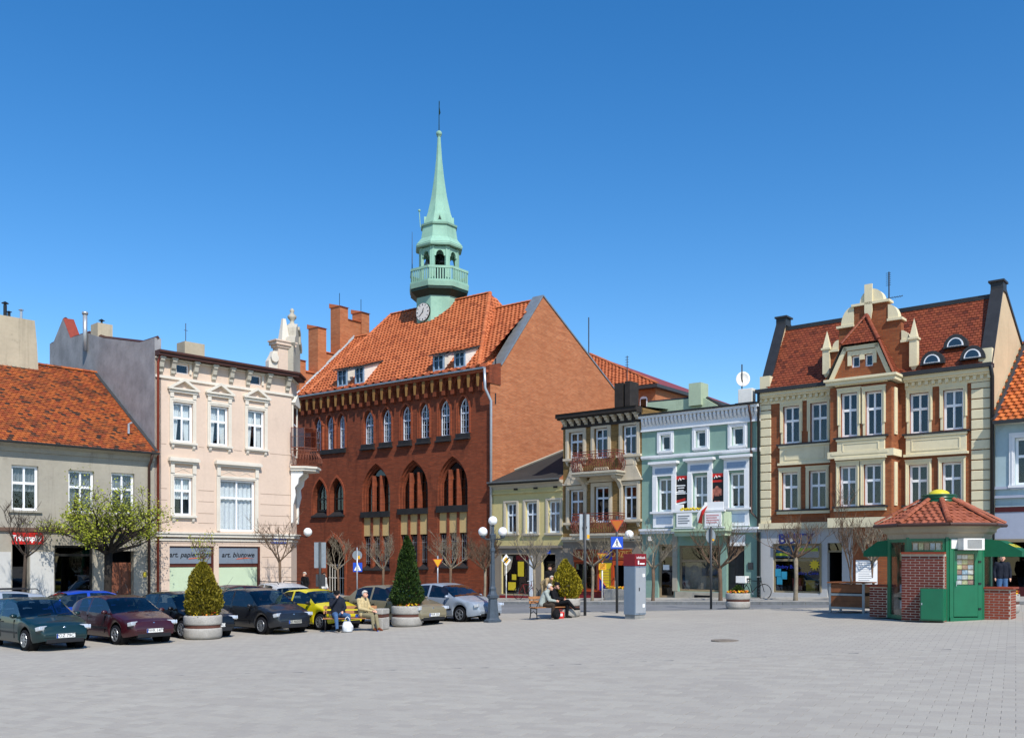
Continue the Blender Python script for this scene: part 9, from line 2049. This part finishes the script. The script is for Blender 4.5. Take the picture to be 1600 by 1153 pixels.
# ------------------------------------------------------------------ things people brought
bp = on_bench(c1, BZ, -0.08, -0.52); BG = empty('shopping_bag', bp, 0.2, 'white plastic shopping bag standing at the seated person in jeans', 'bag')
s = MB(); rn = random.Random(6); n, m = 16, 8
for i in range(m+1):
    t_ = i/m; r = 0.19*(1-0.45*max(0, t_-0.55)/0.45)*(0.85+0.3*min(1, t_*3)*0.5)
    for j in range(n): a = 2*PI*j/n; k = 1+0.09*math.sin(3*a+t_*4)+rn.uniform(-0.05, 0.05); s.v.append((r*k*math.cos(a), r*0.7*k*math.sin(a), 0.005+0.36*t_))
for i in range(m):
    for j in range(n): s.f.append((i*n+j, i*n+(j+1) % n, (i+1)*n+(j+1) % n, (i+1)*n+j)); s.m.append(0); s.t.append(0)
s.f.append(tuple(range(n))[::-1]); s.m.append(0); s.t.append(0); s.build('sack', M['bag_white'], BG, smooth=True)
for y in (-0.06, 0.06): s = MB(); s.tube([(-0.09, y, 0.35), (-0.06, y, 0.47), (0.0, y*0.4, 0.52), (0.06, y, 0.47), (0.09, y, 0.35)], 0.012, 5); s.build('handle', M['bag_white'], BG, smooth=True)
wp1 = on_bench(c1, BZ, 0.95, -0.62); ws_ = on_bench(c1, BZ, 0.62, -0.22); ST = empty('walking_stick', wp1, 0, 'dark walking stick leaning beside the white haired person in beige', 'walking stick'); dv = ws_+Vector((0, 0, 0.62))-wp1
s = MB(); s.tube([(0, 0, 0.02), dv], [0.012, 0.014], 8); s.build('shaft', M['jacket_navy'], ST, smooth=True); s = MB(); s.tube([dv, dv+Vector((-0.04, 0.02, 0.05)), dv+Vector((-0.12, 0.05, 0.04))], 0.016, 8); s.build('handle', M['cap_black'], ST, smooth=True); s = MB(); s.lathe([(0.0, 0.0), (0.022, 0.0), (0.018, 0.04), (0.012, 0.05)], 10); s.build('rubber_tip', M['street_blue'], ST)
hb_ = on_bench(c1, BZ, 0.3, 0.05); HB = empty('shoulder_bag', hb_+Vector((0, 0, 0.456)), 0.1, 'blue and white bag lying on the bench seat between the two people', 'bag'); MB().box(-0.12, 0.1, -0.08, 0.08, 0, 0.12).build('pouch', M['street_blue'], HB, bevel=0.03); MB().box(-0.02, 0.06, -0.085, 0.085, 0.03, 0.125).build('panel', M['bag_white'], HB, bevel=0.02)
bq = on_bench(c2, BZ2+0.12, 0.02, -0.48); RB = empty('rucksack', bq, 0.5, 'black rucksack on the ground at the feet of the two people on the right-hand bench', 'bag'); s = MB(); s.ball((0, 0, 0.19), 0.17, 0.13, 0.2, 16, 10); s.build('sack', M['cap_black'], RB, smooth=True); s = MB(); s.ball((0, -0.1, 0.13), 0.11, 0.06, 0.1, 12, 8); s.build('pocket', M['jacket_black'], RB, smooth=True); s = MB(); s.tube([(-0.05, 0, 0.37), (0, 0, 0.43), (0.05, 0, 0.37)], 0.012, 6); s.build('loop', M['jacket_black'], RB)
bq = on_bench(c2, BZ2+0.12, 0.34, -0.3); RG = empty('carrier_bag', bq, 0.2, 'red and white carrier bag under the bench beside the rucksack', 'bag'); s = MB(); s.prism([(-0.12, 0.0), (0.12, 0.0), (0.14, 0.26), (-0.14, 0.28)], 'y', -0.05, 0.05); s.build('sack', M['poster_red'], RG, bevel=0.02); MB().box(-0.06, 0.06, -0.056, -0.051, 0.1, 0.2).build('print', M['sign_white'], RG); s = MB(); s.tube([(-0.06, 0, 0.27), (-0.04, 0, 0.36), (0.04, 0, 0.36), (0.06, 0, 0.27)], 0.008, 5); s.build('handle', M['poster_red'], RG)
# parked bicycle at the yellow house
def bicycle(label, p, rz, m='black_metal'):
    B = empty('bicycle', p, rz, label, 'bicycle', 'bicycles at the house fronts')
    for x in (-0.52, 0.52):
        s = MB(); s.tube([(x+0.33*math.cos(2*PI*i/24), 0, 0.34+0.33*math.sin(2*PI*i/24)) for i in range(25)], 0.018, 6, cap=False); wh = s.build('wheel', M['tyre'], B)
        s = MB()
        for i in range(12): s.tube([(x, 0, 0.34), (x+0.32*math.cos(2*PI*i/12), 0, 0.34+0.32*math.sin(2*PI*i/12))], 0.003, 3)
        s.build('spokes', M['galvanised'], wh, kind='stuff')
    s = MB(); bb, st, hd2, rr = (-0.05, 0, 0.3), (-0.2, 0, 0.82), (0.38, 0, 0.8), (-0.52, 0, 0.34); [s.tube([a, b], 0.017, 6) for a, b in ((bb, st), (st, hd2), (bb, hd2), (bb, rr), (rr, st), (hd2, (0.52, 0, 0.34)), (hd2, (0.36, 0, 0.98)))]; s.build('frame', M[m], B)
    s = MB(); s.tube([(0.28, -0.25, 1.0), (0.36, -0.12, 1.0), (0.36, 0.12, 1.0), (0.28, 0.25, 1.0)], 0.013, 6); s.build('handlebar', M['galvanised'], B); s = MB(); s.ball((-0.22, 0, 0.9), 0.13, 0.07, 0.035); s.tube([(-0.2, 0, 0.82), (-0.22, 0, 0.89)], 0.014, 5); s.build('saddle', M['cap_black'], B)
    s = MB(); s.lathe([(0.09, -0.01), (0.09, 0.01)], 14, Matrix.Translation((-0.05, -0.04, 0.3)) @ Matrix.Rotation(PI/2, 4, 'X')); s.tube([(-0.05, -0.06, 0.3), (0.05, -0.1, 0.2)], 0.01, 5); s.build('crank', M['galvanised'], B); return B
q = frp(FY, 822, -1.2); bicycle('dark bicycle leaning by the yellow house shop window', q, RA, 'maroon')
q = frp(FG, 1177, -0.8); B_ = bicycle('bicycle with white box parked at the green house corner', q, RA)
MB().box(-0.75, -0.3, -0.2, 0.2, 0.72, 1.02).build('delivery_box', M['sign_white'], B_); MB().box(-0.7, -0.4, -0.05, 0.05, 0.68, 0.719).build('carrier', M['galvanised'], B_)
